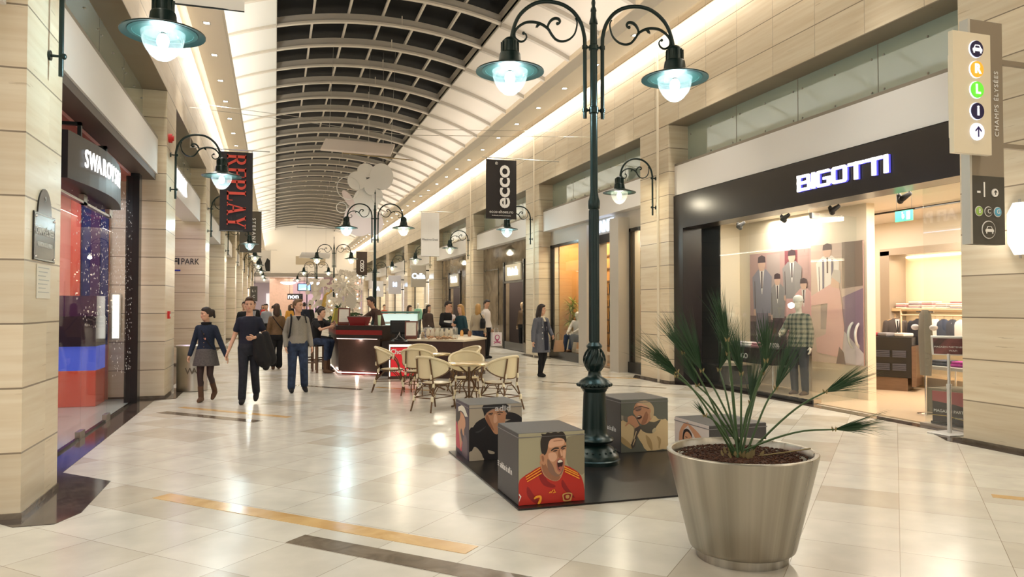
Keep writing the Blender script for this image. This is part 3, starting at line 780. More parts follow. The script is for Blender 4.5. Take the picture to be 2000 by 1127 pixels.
pr += [(pk, [(.12,.08),(.60,.05),(.66,.3),(.58,.62),(.40,.66),(.0,.56),(.0,.48),(.34,.50),(.30,.24),(.10,.2)]), (sk_, [(.40,.64),(.56,.62),(.58,.74),(.44,.75)]), (C('greyhair',.55,.5,.47), [(.42,.72),(.6,.66),(.6,.77),(.46,.78)]), (dk, [(.5,.0),(.68,.0),(.64,.10),(.56,.14)])]
poster(9.97, 10.66, 12.0, .62, 2.86, 'poster of a man in braces and white shirt inside the BIGOTTI shop', pr)
# shelves, rails, stacks
LWOOD = wood('light_shop_wood', (.62,.44,.25), (.74,.56,.35), (1,6,1), 3, .35)
DWOOD = wood('dark_shop_wood', (.10,.055,.03), (.17,.10,.06), (1,1,6), 4, .3)
TAUP = mat('taupe_frame', (.36,.29,.22), .5)
sh = empty('shelf_unit', (12.5, 10.8, 0), 'lit wooden shelf along the back wall of the BIGOTTI shop', 'shelf')
MB().box(-.05, -3.0, 1.58, .38, 1.9, 1.64).build('shelf_board', LWOOD, sh)
MB().box(-.1, 1.75, 0, .38, 2.0, 2.85).box(-.1, -3.1, 2.76, .38, 2.0, 2.9).build('surround', TAUP, sh)
MB().box(.34, -3.0, .3, .39, 1.8, 2.7).build('back_panel', mat('niche_back', (.80,.66,.46), .5), sh)
MB().box(.30, -2.9, 2.70, .34, 1.7, 2.74).build('light_strip', mat('niche_glow', (1,1,1), .5, emit=(1,.85,.6), es=4), sh)
MB().box(.0, -3.0, .25, .38, 1.8, .30).build('low_board', LWOOD, sh)
area('niche_light', (12.55, 10.2, 2.68), (.12, 4.4), 26, (1,.86,.65)); area('niche_light', (12.55, 10.2, 1.55), (.12, 4.4), 14, (1,.86,.65))
cols = [(.75,.70,.68),(.55,.25,.30),(.80,.76,.72),(.45,.42,.48),(.78,.60,.58),(.30,.28,.35),(.82,.80,.76)]
for k in range(9):
    y = 12.35-.33*k; t = empty('folded_shirt_stack', (12.62, y, 1.64), 'stack of folded shirts on the lit shelf of the BIGOTTI shop', 'clothes', 0, 'folded shirt stacks on the shop shelf')
    for j in range(4 if k % 3 else 3):
        c = cols[(k*3+j) % 7]
        MB().box(-.13, -.13, j*.036, .13, .13, j*.036+.032).build('folded_shirt', mat('shirt_%d' % ((k*3+j) % 7), c, .8), t, bevel=.012)
rl = empty('clothes_rail', (12.45, 11.0, 0), 'pale rail carrying suits below the shop shelf', 'clothes rail')
MB().tube([(0,-1.6,1.50),(0,1.3,1.50)], .016, 8).build('rail', mat('pale_frame', (.70,.55,.38), .35), rl)
MB().tube([(0,1.3,.05),(0,1.3,1.62)], .018, 8).tube([(0,-.3,.05),(0,-.3,1.62)], .018, 8).tube([(0,-1.6,.05),(0,-1.6,1.62)], .018, 8).tube([(0,1.3,1.62),(0,-1.6,1.62)], .018, 8).build('upright', mat('pale_frame'), rl)
def jacket(x, y, z, rz, col, shirt, label, L=.78, parts=True, group='suits on the shop rail'):
    r = empty('hanging_jacket', (x, y, z), label, 'jacket', rz, group)
    m = mat('cloth_%02d%02d%02d' % tuple(int(c*99) for c in col), col, .85)
    b = MB().stack([(0,0,-.07-L,.20,.075),(0,0,-.5,.19,.075),(0,0,-.3,.20,.085),(0,0,-.15,.21,.08),(0,0,-.10,.17,.06),(0,0,-.06,.08,.045),(0,0,-.04,.055,.04)], 16)
    b.build('jacket_body', m, r)
    for q in (-1, 1): MB().cap((q*.19,0,-.14), (q*.235,-.015,-.42), .06, .052).cap((q*.235,-.015,-.42), (q*.225,-.03,-.68), .052, .045).build('sleeve', m, r)
    if parts:
        MB().slab([(-.045,-.083,-.06),(.045,-.083,-.06),(.0,-.093,-.38)], .006, 0, (0,-1,0)).build('shirt_front', shirt, r)
        MB().slab([(-.012,-.092,-.09),(.012,-.092,-.09),(.018,-.101,-.32),(-.014,-.101,-.32)], .006, 0, (0,-1,0)).build('tie', BLK, r)
    MB().tube([(0,0,.0),(.015,0,.02),(0,0,.04),(-.015,0,.02),(0,0,-.03)], .004, 5).tube([(-.17,0,-.09),(0,0,-.03),(.17,0,-.09)], .008, 6).build('hanger', mat('hanger_wood', (.5,.3,.15), .4), r)
    return r
sc = [(.075,.06,.055),(.03,.03,.04),(.10,.08,.05),(.75,.72,.68),(.04,.05,.09),(.05,.05,.07),(.66,.62,.60),(.06,.06,.10),(.12,.10,.10),(.03,.035,.06),(.55,.52,.52)]
shirtm = mat('pale_shirt', (.80,.70,.68), .7)
for k in range(11):
    y = 12.05-.20*k
    first_ = k == 0
    jacket(12.40 if first_ else 12.45, y+.35 if first_ else y, 1.47, -.35 if first_ else -1.5-.04*(k%3), sc[k], shirtm,
           'brown suit jacket with pink shirt facing out at the end of the shop rail' if first_ else '%s jacket hanging side on, %s from the far end of the shop rail' % (['','black','olive brown','white','navy','slate','cream','dark navy','charcoal','blue black','pale grey'][k], ['','second','third','fourth','fifth','sixth','seventh','eighth','ninth','tenth','last'][k]), .55, first_)
# black drawer cabinet with folded jeans
cb = empty('display_cabinet', (11.78, 12.0, 0), 'glossy black cabinet with folded jeans and wooden sides inside the shop', 'cabinet', math.radians(-56))
MB().box(-.50,-.30,.28,.50,.30,1.08).build('body', BLACK, cb, bevel=.01)
MB().box(.50,-.32,.12,.58,.32,.90).build('side_panel', DWOOD, cb)
MB().box(-.46,-.28,.02,.42,.28,.28).build('plinth', DWOOD, cb)
fj = MB()
for a in range(3):
    for z in (.42,.68):
        for j in range(4): fj.box(-.42+a*.29,-.325,z+j*.035,-.18+a*.29,-.30,z+j*.035+.028)
fj.build('folded_jeans', mat('jeans_dark', (.06,.06,.075), .8), cb)
for k in range(3):
    o = MB().box(-.13,-.12,0,.13,.12,.07).build('folded_sweater', mat(['sweater_red','sweater_grey','sweater_cream'][k], [(.45,.06,.07),(.25,.24,.25),(.72,.66,.6)][k], .9), loc=(11.78+.57*.31*(k-1), 12.0-.82*.31*(k-1), 1.081), bevel=.02)
    tag(o, ['dark red', 'grey', 'cream'][k]+' folded sweater on top of the glossy black cabinet', 'clothes')
# low table and plinths by the glass
tb = empty('display_table', (9.45, 12.75, 0), 'dark display table with shirts behind the shop glass', 'table')
MB().box(-.4,-.75,.78,.4,.75,.86).build('table_top', BLACK, tb); 
for x in (-.36,.36):
    for y in (-.7,.7): MB().tube([(x,y,0.02),(x,y,.78)], .018, 8).build('leg', CHROME, tb)
MB().box(-.4,-.75,.55,.4,.75,.78).build('drawer_front', BLACK, tb)
tb = empty('display_plinth', (9.35, 13.95, 0), 'low black plinth with shoes behind the left shop glass', 'plinth')
MB().box(-.35,-.38,.02,.35,.38,.42).build('body', BLACK, tb)
for k in range(4):
    o = MB().box(-.12,-.13,0,.12,.13,.05).box(-.11,-.12,.05,.11,.12,.09).build('folded_shirt', mat('shirt_%d' % k), loc=(9.3, 12.4+.34*k, .861), bevel=.015)
    tag(o, '%s folded shirt on the dark display table behind the shop glass' % ['greyish white','rose red','cream','grey lilac'][k], 'clothes', 'folded shirts on the display table')
text('table_lettering', 'BIGO', WHT, tb, (-.31, -1.0, .68), '-X', .15, .003)
# table of folded knitwear behind the right hand glass
tb = empty('display_table', (10.15, 8.75, 0), 'pale table with dark and magenta folded clothes behind the right shop glass', 'table')
MB().box(-.35,-.55,.70,.35,.55,.75).build('table_top', mat('steel_pale', (.55,.52,.48), .3, .5), tb)
MB().box(-.30,-.50,.02,.30,.50,.40).build('plinth', mat('plinth_olive', (.16,.14,.09), .5), tb)
for x in (-.31,.31):
    for y in (-.5,.5): MB().tube([(x,y,.02),(x,y,.70)], .015, 8).build('leg', CHROME, tb)
for k, (c, n_) in enumerate((((.03,.03,.035),'black'),((.42,.03,.25),'magenta'),((.05,.05,.07),'charcoal'))):
    o = MB().box(-.14,-.15,0,.14,.15,.045).box(-.13,-.14,.045,.13,.14,.085).build('folded_sweater', mat('knit_'+n_, c, .9), loc=(10.1, 8.4+.36*k, .751), bevel=.015)
    tag(o, n_+' folded sweater on the pale table behind the right shop glass', 'clothes')
sf = empty('hanging_scarf', (9.58, 9.0, 0), 'long taupe scarf on a slim stand with white cuffs inside the shop', 'clothes')
MB().tube([(0,0,.02),(0,0,1.62)], .014, 8).tube([(0,-.16,1.60),(0,.16,1.60)], .012, 6).lathe([(.13,.02),(.13,.035),(.02,.05)], (0,0,0), 18).build('stand', CHROME, sf)
mb = MB(); mb.stack([(0,0,.62,.035,.10),(0,0,.9,.04,.12),(0,0,1.25,.045,.13),(0,0,1.55,.04,.11),(0,0,1.63,.02,.06)], 14); mb.build('scarf', mat('scarf_taupe', (.26,.22,.17), .9), sf)
for q in (-1,1): MB().ball((-.02,q*.17,1.36), .06, 10, sc=(1,1,.8)).build('white_cuff', mat('pale_shirt'), sf)
# ceiling tracks and spots
tk = empty('spotlight_track', (9.2, 10.6, 3.5), 'black spotlight track under the BIGOTTI shop ceiling', 'track light')
MB().box(-.02,-2.0,-.03,.02,3.2,.0).build('track', BLACKM, tk)
def spot(par, y, a, x=0):
    MB().tube([(x,y,-.03),(x,y,-.09)], .012, 6).cap((x,y,-.10), (x+.10*math.cos(a),y+.10*math.sin(a),-.17), .035, .05, 10).build('spotlight', BLACKM, par)
for y, a in ((2.7,.5),(2.5,2.6),(1.3,.4),(1.1,2.5),(.0,.5),(-.2,2.4),(-1.5,.6),(-1.7,2.6)): spot(tk, y, a)
tk = empty('spotlight_track', (11.2, 10.8, 3.5), 'second black spotlight track deeper in the BIGOTTI shop', 'track light')
MB().box(-.02,-3.4,-.03,.02,2.2,.0).build('track', BLACKM, tk)
for y, a in ((1.5,.5),(1.3,2.6),(.2,.4),(0,2.5),(-1.2,.5),(-1.4,2.4)): spot(tk, y, a)
ex = empty('exit_sign', (9.6, 9.4, 3.05), 'small green running man exit sign hanging in the shop', 'exit sign')
MB().box(-.01,-.17,0,.01,.17,.17).build('panel', mat('exit_green', (.05,.45,.22), .4, emit=(.10,.65,.35), es=.6), ex)
MB().tube([(0,-.15,.17),(0,-.15,.47)], .003, 4).tube([(0,.15,.17),(0,.15,.47)], .003, 4).build('hanging_wire', BLACKI, ex)
mm = MB(); mm.ball((-.013,.02,.135), .014, 8).slab([(-.012,.03,.12),(-.012,-.01,.11),(-.012,-.02,.06),(-.012,.01,.03),(-.012,.03,.06)], .003, 0, (-1,0,0)); mm.box(-.014,-.13,.02,-.011,-.06,.15)
mm.build('pictogram', WHT, ex)
# partner sign stand and floor sign
st = empty('sign_stand', (8.5, 7.62, 0), 'white pedestal sign stand in front of the black shop jamb', 'sign stand')
MB().box(-.2,-.18,0,.2,.18,.02).build('base', mat('pale_grey_metal', (.72,.71,.69), .3, .3), st, bevel=.006)
MB().tube([(0,0,.02),(0,0,.62)], .028, 12).tube([(0,0,.62),(0,0,1.06)], .019, 12).tube([(0,0,.6),(0,0,.66)], .034, 12).build('pole', mat('pale_grey_metal'), st)
T = Matrix.Translation((0,0,1.16)) @ Matrix.Rotation(-.9,4,'Z') @ Matrix.Rotation(math.radians(32), 4, 'X')
MB().box(-.20,-.0,-.15,.20,.025,.15, T=T).build('frame', mat('pale_grey_metal'), st, bevel=.004)
PSG = stone('partner_print', (.05,.03,.03), (.30,.10,.10), 3, .3)
MB().box(-.175,-.004,-.125,.175,.0,.125, T=T).build('printed_card', PSG, st)
o = text('lettering', 'MAGAZIN PARTENER', WHT, st, (0,0,0), '-Y', .035, .001); o.matrix_local = T @ Matrix.Translation((-.0,-.006,-.01)) @ Matrix.Rotation(PI/2,4,'X')
o = text('lettering', 'WAFI', WHT, st, (0,0,0), '-Y', .04, .001); o.matrix_local = T @ Matrix.Translation((.05,-.006,-.07)) @ Matrix.Rotation(PI/2,4,'X')
fs = empty('floor_sign', (8.95, 7.95, 0), 'dark red MAGAZIN PARTENER board standing behind the right glass', 'sign', math.radians(-72))
MB().box(-.28,-.01,.08,.28,.01,.50).build('board', mat('board_dark', (.03,.02,.02), .3), fs)
MB().slab([(-.28,-.012,.36),(.0,-.012,.33),(.28,-.012,.27),(.28,-.012,.50),(-.28,-.012,.50)], .002, 0, (0,-1,0)).build('printed_band', mat('board_red', (.42,.09,.09), .3), fs)
MB().tube([(-.28,-.014,.16),(-.1,-.014,.165),(.1,-.014,.13),(.28,-.014,.12)], .005, 5).build('printed_swoosh', mat('board_gold', (.6,.4,.1), .4), fs)
MB().box(-.28,-.06,0.02,.28,.06,.08).build('base', BLACK, fs)
text('lettering', 'MAGAZIN PARTENER', WHT, fs, (0,-.014,.225), '-Y', .055, .001); text('lettering', 'WAFI PARK', WHT, fs, (.12,-.014,.14), '-Y', .04, .001)

# ============================================================ RIGHT WALL: DIRECTION SIGN AND SCONCE
ds = empty('direction_sign', (0, 6.2, 0), 'tall grey blade sign with lit round icons on the right wall', 'sign')
TP = mat('sign_taupe', (.27,.225,.17), .45); DG = mat('sign_dark', (.07,.065,.055), .45)
MB().box(7.23, -.04, 3.12, 7.70, .06, 4.84).build('upper_blade', TP, ds); MB().box(7.23, -.042, 2.37, 7.70, .06, 3.12).build('lower_blade', DG, ds)
MB().box(7.20, -.045, 2.37, 7.23, .062, 4.84).build('edge_strip', mat('sign_edge', (.55,.53,.48), .4), ds)
MB().box(6.84, -.17, 3.32, 7.37, -.11, 4.63).box(6.9, -.11, 3.5, 7.3, -.05, 4.4).build('light_box', mat('amber_frost', (.55,.46,.30), .3, emit=(1,.9,.7), es=.12), ds, bevel=.006)
def disc(cx, y, cz, r, m, name, par, n=28, th=.012): 
    return MB().slab([(cx+r*math.cos(2*PI*k/n), y, cz+r*math.sin(2*PI*k/n)) for k in range(n)], th, 0, (0,-1,0)).build(name, m, par)
icons = [(4.45,(.015,.01,.06)),(4.23,(.85,.35,.03)),(4.01,(.12,.62,.04)),(3.78,(.015,.01,.06)),(3.56,(.9,.9,1))]
HALO = mat('halo_white', (1,1,1), .5, emit=(.6,.7,1), es=.7)
ICW = mat('icon_white', (1,1,1), .4, emit=(1,1,1), es=.8); ICB = mat('icon_navy', (.03,.02,.14), .4)
for i, (z, c) in enumerate(icons):
    disc(7.15, -.171, z, .093, HALO, 'icon_rim', ds)
    disc(7.15, -.184, z, .087, mat('icon_%d' % i, c, .4, emit=c, es=.5 if i in (1,2,4) else .05), 'icon_disc', ds)
text('icon_letter', 'R', ICW, ds, (7.15,-.20,4.23), '-Y', .14, .003, 1, .004); text('icon_letter', 'L', ICW, ds, (7.15,-.20,4.01), '-Y', .14, .003, 1, .004)
text('icon_letter', 'i', ICW, ds, (7.15,-.20,3.78), '-Y', .15, .003, 1.1, .004)
def arrow(cx, y, cz, s, m, par, name='arrow_icon'):
    return MB().box(cx-.07*s, y-.004, cz-.5*s, cx+.07*s, y, cz+.4*s).slab([(cx,y,cz+.55*s),(cx-.42*s,y,cz+.12*s),(cx-.34*s,y,cz+.0*s),(cx,y,cz+.36*s)], .004, 0, (0,-1,0)).slab([(cx,y,cz+.55*s),(cx,y,cz+.36*s),(cx+.34*s,y,cz+.0*s),(cx+.42*s,y,cz+.12*s)], .004, 0, (0,-1,0)).build(name, m, par)
arrow(7.15, -.197, 3.555, .11, ICB, ds)
def caricon(cx, y, cz, s, m, par):
    mb = MB()
    mb.slab([(cx-.5*s,y,cz-.12*s),(cx+.5*s,y,cz-.12*s),(cx+.5*s,y,cz+.08*s),(cx+.34*s,y,cz+.14*s),(cx-.34*s,y,cz+.14*s),(cx-.5*s,y,cz+.08*s)], .004, 0, (0,-1,0))
    mb.tube([(cx-.36*s,y-.002,cz+.1*s),(cx-.22*s,y-.002,cz+.36*s),(cx+.22*s,y-.002,cz+.36*s),(cx+.36*s,y-.002,cz+.1*s)], .035*s, 6)
    mb.box(cx-.42*s,y-.004,cz-.28*s,cx-.3*s,y,cz-.1*s).box(cx+.3*s,y-.004,cz-.28*s,cx+.42*s,y,cz-.1*s)
    return mb.build('car_icon', m, par)
caricon(7.15, -.197, 4.44, .13, ICW, ds)
text('vertical_lettering', 'CHAMPS ÉLYSÉES', WHT, ds, (7.60,-.045,3.93), '-Y', .085, .002, 1, 0, 1.15, PI/2)
text('lettering', '-1', WHT, ds, (7.37,-.046,2.96), '-Y', .24, .002, .8)
disc(7.55,-.044,2.94,.045,WHT,'arrow_disc',ds); arrow(7.55,-.058,2.94,.05,DG,ds)
for x, ch, c in ((7.32,'B',(.35,.55,.12)),(7.455,'C',(.08,.075,.065)),(7.59,'G',(.12,.42,.62))):
    disc(x,-.044,2.73,.056,WHT,'round_badge_rim',ds,th=.004); disc(x,-.050,2.73,.048,mat('badge_'+ch,c,.4),'round_badge',ds,th=.004); text('badge_letter',ch,WHT,ds,(x,-.058,2.73),'-Y',.07,.002)
disc(7.456,-.044,2.53,.10,WHT,'car_disc_rim',ds,th=.004); disc(7.456,-.050,2.53,.09,DG,'car_disc',ds,th=.004); caricon(7.456,-.056,2.52,.12,WHT,ds)
for z in (4.42, 3.48): MB().box(7.70,-.02,z-.025,8.2,.03,z+.025).build('wall_bracket', TP, ds)
scn = empty('wall_sconce', (8.195, 6.32, 2.58), 'glowing white shield shaped sconce on the right stone wall', 'wall light')
MB().slab([(-.0,.10,-.22),(-.0,-.10,-.22),(-.0,-.10,.22),(-.0,.10,.22)], .06, 0, (-1,0,0)).build('back_box', STEEL, scn)
MB().slab([(-.07,.13,-.16),(-.07,.05,-.30),(-.07,-.05,-.30),(-.07,-.13,-.16),(-.07,-.13,.18),(-.07,-.06,.30),(-.07,.06,.30),(-.07,.13,.18)], .025, 0, (-1,0,0)).build('glass_shade', mat('sconce_glow', (1,1,1), .4, emit=(1,.96,.85), es=.7), scn)
MB().box(-.068,-.015,-.34,-.06,.015,.34).build('stem', STEEL, scn)
point('sconce_light', (8.0, 6.32, 2.6), 14, WARM2, .1)
# ============================================================ RIGHT SHOP TWO (GANT)
GB = mat('greige_front', (.50,.46,.40), .45); AMB = wood('amber_panel', (.52,.24,.07), (.68,.36,.12), (1,1,5), 1.5, .35)
x0, a, b = 8.62, 15.72, 22.8
trim(MB().box(x0, a, 3.66, x0+.3, b, 4.11).box(x0, a, 3.5, x0+.3, a+.12, 3.7), GB)
trim(MB().box(x0-.32, 19.13, 0, x0+.3, 19.72, 3.95).box(x0-.32, 17.12, 0, x0+.3, 17.63, 3.95), GB)
def black_frame(ya, yb, z0, z1, x, w=.09):
    return trim(MB().box(x-.04, ya, z0, x+.08, ya+w, z1).box(x-.04, yb-w, z0, x+.08, yb, z1).box(x-.04, ya, z1-w, x+.08, yb, z1).box(x-.08, ya, 0, x+.12, yb, z0+.05), BLACK)
black_frame(19.72, b, .22, 3.66, x0+.02); black_frame(a, 17.12, .22, 3.66, x0+.02)
trim(MB().box(x0, 17.63, 3.42, x0+.2, 19.13, 3.66), BLACK)
for ya, yb in ((19.8, 22.72), (15.8, 17.05)):
    struct(MB().box(x0+.02, ya, .27, x0+.03, yb, 3.57).build('window_shop', GLASSM))
trim(MB().box(9.9, 19.8, .02, 9.98, 22.8, 4.1), AMB); trim(MB().box(8.9, 22.74, .02, 9.9, 22.8, 4.1), AMB)
trim(MB().box(8.7, 15.7, 3.9, 14, 22.8, 4.0), WHITE); trim(MB().box(13.6, 15.7, 0, 13.7, 22.8, 4), SHOPW)
trim(MB().box(8.9, 15.72, .0, 13.7, 22.8, .02), wood('gant_floor', (.30,.16,.08), (.42,.25,.13), (1,1,1), 3, .3))
trim(MB().box(9.9, 15.72, .02, 10.0, 17.9, 4.0), mat('gant_yellow_wall', (.66,.50,.26), .5))
trim(MB().box(8.9, 15.72, .02, 9.9, 15.76, 4.1), mat('gant_yellow_wall'))
trim(MB().box(8.65, 19.72, .02, 9.9, 22.8, .26).box(8.65, 15.8, .02, 9.9, 17.9, .26), GB)
for x, y, e in ((9.2, 21.7, 60), (9.2, 16.9, 45), (11, 19.3, 90)): area('shop_light', (x, y, 3.85), (.7, 1.3), e, (1, .82, .58))
gs = empty('shop_sign', (x0-.01, 18.35, 3.88), 'silver blue lit GANT letters partly behind the nearest lamp post', 'shop sign')
text('letters', 'GANT', mat('gant_letters', (.7,.8,1), .3, emit=(.6,.75,1), es=1.6), gs, (-.03, .30, -.02), '-X', .46, .02, 1, .006, 1.05)
# backlit horizontal shelves in the doorway zone
dsn = empty('display_shelving', (10.2, 20.3, 0), 'tall dark shelving with folded clothes seen through the GANT doorway', 'shelf')
MB().box(.0, -1.2, 0.02, .06, 1.6, 3.4).build('back_panel', mat('gant_back', (.72,.58,.42), .5), dsn)
for k in range(8): MB().box(-.35, -1.2, .42+.40*k, 0, 1.6, .47+.40*k).build('shelf_board', DWOOD, dsn)
for k in range(5):
    f = MB()
    for j in range(8): f.box(-.30, -1.1+j*.33, .47+.4*k, -.06, -.85+j*.33, .47+.4*k+.2+.05*((j*k) % 3))
    f.build('folded_clothes', mat(['gc_a','gc_b','gc_c','gc_d','gc_e'][k], [(.45,.36,.3),(.16,.14,.17),(.62,.55,.5),(.5,.4,.36),(.2,.18,.2)][k], .9), dsn)
# potted palm in the window
pp = empty('potted_palm', (9.1, 22.2, .26), 'yellow green palm in the orange lit GANT window', 'plant')
MB().lathe([(.14,0),(.2,.34),(.2,.36),(.16,.36),(.15,.3)], (0,0,0), 20).build('pot', mat('pale_pot', (.75,.68,.55), .5), pp)
random.seed(3)
def fronds(mb, n, c, L0, L1, spread, up, w=.012, seg=5, droop=.5, m=0):
    for i in range(n):
        a = random.uniform(0, 2*PI); el = up+random.uniform(-spread, spread); L = random.uniform(L0, L1)
        d = Vector((math.cos(a)*math.cos(el), math.sin(a)*math.cos(el), math.sin(el))); side = d.cross(Vector((0,0,1)))
        if side.length < .01: side = Vector((1,0,0))
        side.normalize(); p = Vector(c); vs = []; cur = d.copy()
        for k in range(seg+1):
            t = k/seg; ww = w*(1-t)**.6*(.4+.6*min(1, t*4)); vs += [p-side*ww, p+side*ww]
            cur = (cur+Vector((0,0,-droop*L/seg))).normalized(); p = p+cur*L/seg
        mb.add([tuple(q) for q in vs], [(2*k, 2*k+1, 2*k+3, 2*k+2) for k in range(seg)], m)
for k in range(5):
    x, y, z = random.uniform(-.12,.12), random.uniform(-.25,.25), .9+.16*k
    MB().tube([(x*.3,y*.3,.3),(x*.8,y*.8,z*.7),(x,y,z)], .016, 6).build('stem', mat('palm_stem', (.35,.28,.12), .6), pp)
    f = MB(); fronds(f, 46, (x,y,z), .28, .55, .6, .45, .018, 5, 1.6)
    f.build('leaves', mat('palm_leaf', (.38,.46,.10), .5), pp)

# ============================================================ RIGHT SHOPS THREE AND FOUR: brown glossy stone fronts with lit script signs
GLOSS = stone('glossy_brown_stone', (.13,.095,.06), (.26,.20,.13), 1.5, .06)
SCR = mat('script_glow', (1,1,1), .5, emit=(1,.97,.85), es=4)
def stonefront(a, b, ya, yb, lab):
    x = 8.66; yc = (ya+yb)/2
    trim(MB().box(x, a, 0, x+.2, ya, 4.11).box(x, yb, 0, x+.2, b, 4.11).box(x, ya, 3.30, x+.2, yb, 4.11), GLOSS)
    trim(MB().box(x-.05, ya-.06, 0, x+.05, ya+.04, 3.4).box(x-.05, yb-.04, 0, x+.05, yb+.06, 3.4).box(x-.04, ya, 2.56, x+.06, yb, 2.64).box(x-.03, ya, 0, x+.04, yb, .30), BLACK)
    trim(MB().box(x-.06, a+.05, 0, x, ya-.06, .35).box(x-.06, yb+.06, 0, x, b-.05, .35), mat('stone_base', (.09,.065,.045), .15))
    trim(MB().box(x-.02, a+.1, .9, x, a+.14, 3.2).box(x-.02, yb+.8, .9, x, yb+.84, 3.2).box(x-.02, yb+.8, 3.16, x, b-.1, 3.2), mat('stone_seam', (.05,.035,.02), .3))
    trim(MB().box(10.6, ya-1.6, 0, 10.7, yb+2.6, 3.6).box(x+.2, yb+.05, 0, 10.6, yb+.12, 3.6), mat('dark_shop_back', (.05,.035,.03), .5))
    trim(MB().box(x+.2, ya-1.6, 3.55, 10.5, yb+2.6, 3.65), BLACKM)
    s = empty('shop_sign', (x-.1, yc-.15, 2.96), lab, 'shop sign')
    MB().box(0, -.95, -.31, .05, .95, .31).build('sign_box', mat('sign_box_beige', (.62,.54,.38), .25), s, bevel=.006)
    text('lettering', 'Marinella', SCR, s, (-.012, 0, .02), '-X', .42, .012, .95, .008, .85)
    area('shop_light', (9.2, yc, 3.4), (.5, .8), 55, WARM2)
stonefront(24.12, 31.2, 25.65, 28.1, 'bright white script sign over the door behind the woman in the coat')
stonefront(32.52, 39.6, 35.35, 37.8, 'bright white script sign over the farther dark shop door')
# farther right bays: glazed and pale fronts
PALE = [(.72,.66,.58),(.78,.74,.74),(.70,.60,.46),(.74,.70,.72),(.70,.62,.50)]
for k, (a, b) in enumerate([(40.92+8.4*j, 48.0+8.4*j) for j in range(5)]):
    b = min(b, 82.9)
    m_ = mat('front_pale_%d' % k, PALE[k], .4)
    x = 8.66
    trim(MB().box(x, a, 3.3, x+.15, b, 4.11).box(x, (a+b)/2-.3, 0, x+.15, (a+b)/2+.3, 3.3), m_)
    trim(MB().box(x-.03, a+.1, 0, x+.03, a+.22, 3.3).box(x-.03, b-.22, 0, x+.03, b-.1, 3.3), BLACK)
    struct(MB().box(x+.02, a+.2, .05, x+.03, (a+b)/2-.3, 3.3).box(x+.02, (a+b)/2+.3, .05, x+.03, b-.2, 3.3).build('window_shop', GLASSM))
    trim(MB().box(11, a-1.2, 0, 11.1, b+1.2, 4.1), mat('shop_back_%d' % k, (.80,.76,.74) if k % 2 else (.78,.68,.54), .5))
    trim(MB().box(x+.1, a, 4.0, 11, b, 4.1), WHITE)
    area('shop_light', (9.8, (a+b)/2, 3.95), (1.2, 5), 190, (1, .93, .9) if k % 2 else WARM2)
for (y, lab, bd, tx, z) in ((41.6, 'silver blade sign with blue white letters past the two script signs', (.38,.35,.30), 'Calla', 3.35), (50.3, 'small blue lit blade sign in the distance on the right', (.6,.6,.68), 'M', 3.1), (58.9, 'bright white blade sign farthest along the right wall', (.85,.85,.9), 'A', 3.0)):
    s = empty('shop_sign', (8.2, y, z), lab, 'shop sign')
    MB().box(-.9, -.06, -.62, -.05, .06, .62).build('sign_box', mat('blade_%d' % int(y), bd, .3, .2), s, bevel=.01)
    MB().box(-.05,-.03,.3,.5,.03,.36).box(-.05,-.03,-.36,.5,.03,-.3).build('wall_bracket', BLACKI, s)
    text('lettering', tx, mat('blade_glow', (.7,.85,1), .4, emit=(.6,.8,1), es=3), s, (-.48, -.07, 0), '-Y', .42, .006, .9, .01)
# ============================================================ LEFT SHOP ONE (SWAROVSKI)
a, b = 7.9, 14.925
REDW = mat('crystal_shop_red', (.62,.10,.06), .4); REDL = mat('crystal_shop_salmon', (.72,.30,.22), .4); BLUEW = mat('crystal_shop_blue', (.006,.014,.11), .6); PURP = mat('crystal_shop_purple', (.05,.01,.08), .6)
gx = -2.36
for k, (ya, yb) in enumerate(((a, 9.35), (9.36, 10.75), (10.76, 12.3), (12.31, 14.3))):
    struct(MB().box(gx-.006, ya, .03, gx+.006, yb, 3.98).build('window_shop', glass('crystal_shop_glass', (.95,.96,.97), .0, .0, .025)))
cl = MB()
for y in (10.75, 12.3): cl.box(gx-.03, y-.13, 0.004, gx+.03, y+.13, .10).box(gx-.03, y-.10, 3.0, gx+.03, y+.10, 3.12)
trim(cl, STEEL)
trim(MB().box(gx-.03, 8, 3.0, gx+.03, 12.3, 3.03), STEEL)
trim(MB().box(-2.47, 14.25, 0, -2.26, 14.5, 4.11), BLACK)
trim(MB().box(-2.5, a, 4.0, -2.1, b, 4.11), mat('track_dark', (.12,.10,.09), .5))
trim(MB().box(gx-.02, a, 0, gx+.02, 14.3, .03), BLACK)
trim(MB().box(-7, a-.3, 0, -6.9, b+2, 4.1), REDL)
trim(MB().box(-7, 14.86, 0, -2.84, 14.92, 4.1), REDL)
trim(MB().box(-3.27, 14.80, 1.0, -2.84, 14.86, 4.0), BLUEW); trim(MB().box(-3.12, 14.78, 1.2, -2.97, 14.80, 4.0), PURP)
trim(MB().box(-3.42, 14.74, .9, -3.27, 14.86, 4.0), REDW)
trim(MB().box(-7, a, 3.95, -2.4, b, 4.0), mat('crystal_ceiling', (.60,.20,.16), .5))
sl = MB()
for k in range(9): sl.box(-4.4, 9.2+k*.6, 3.8, -2.6, 9.3+k*.6, 3.95)
trim(sl, mat('slat_dark', (.10,.05,.05), .5))
trim(MB().box(-7, a, .0, -2.4, b, .02), mat('crystal_floor', (.42,.48,.44), .15))
trim(MB().box(-7, a-.1, 0, -3.17, a, 4.1), REDL)
area('shop_light', (-4, 11.5, 3.7), (1.5, 4.5), 95, (1, .84, .80)); area('shop_light', (-3.0, 13.6, 3.7), (.5, 1.6), 12, (.8, .85, 1))
ct = empty('display_counter', (-3.25, 14.2, 0), 'red and black crystal display counter with blue lit case in the left shop', 'counter')
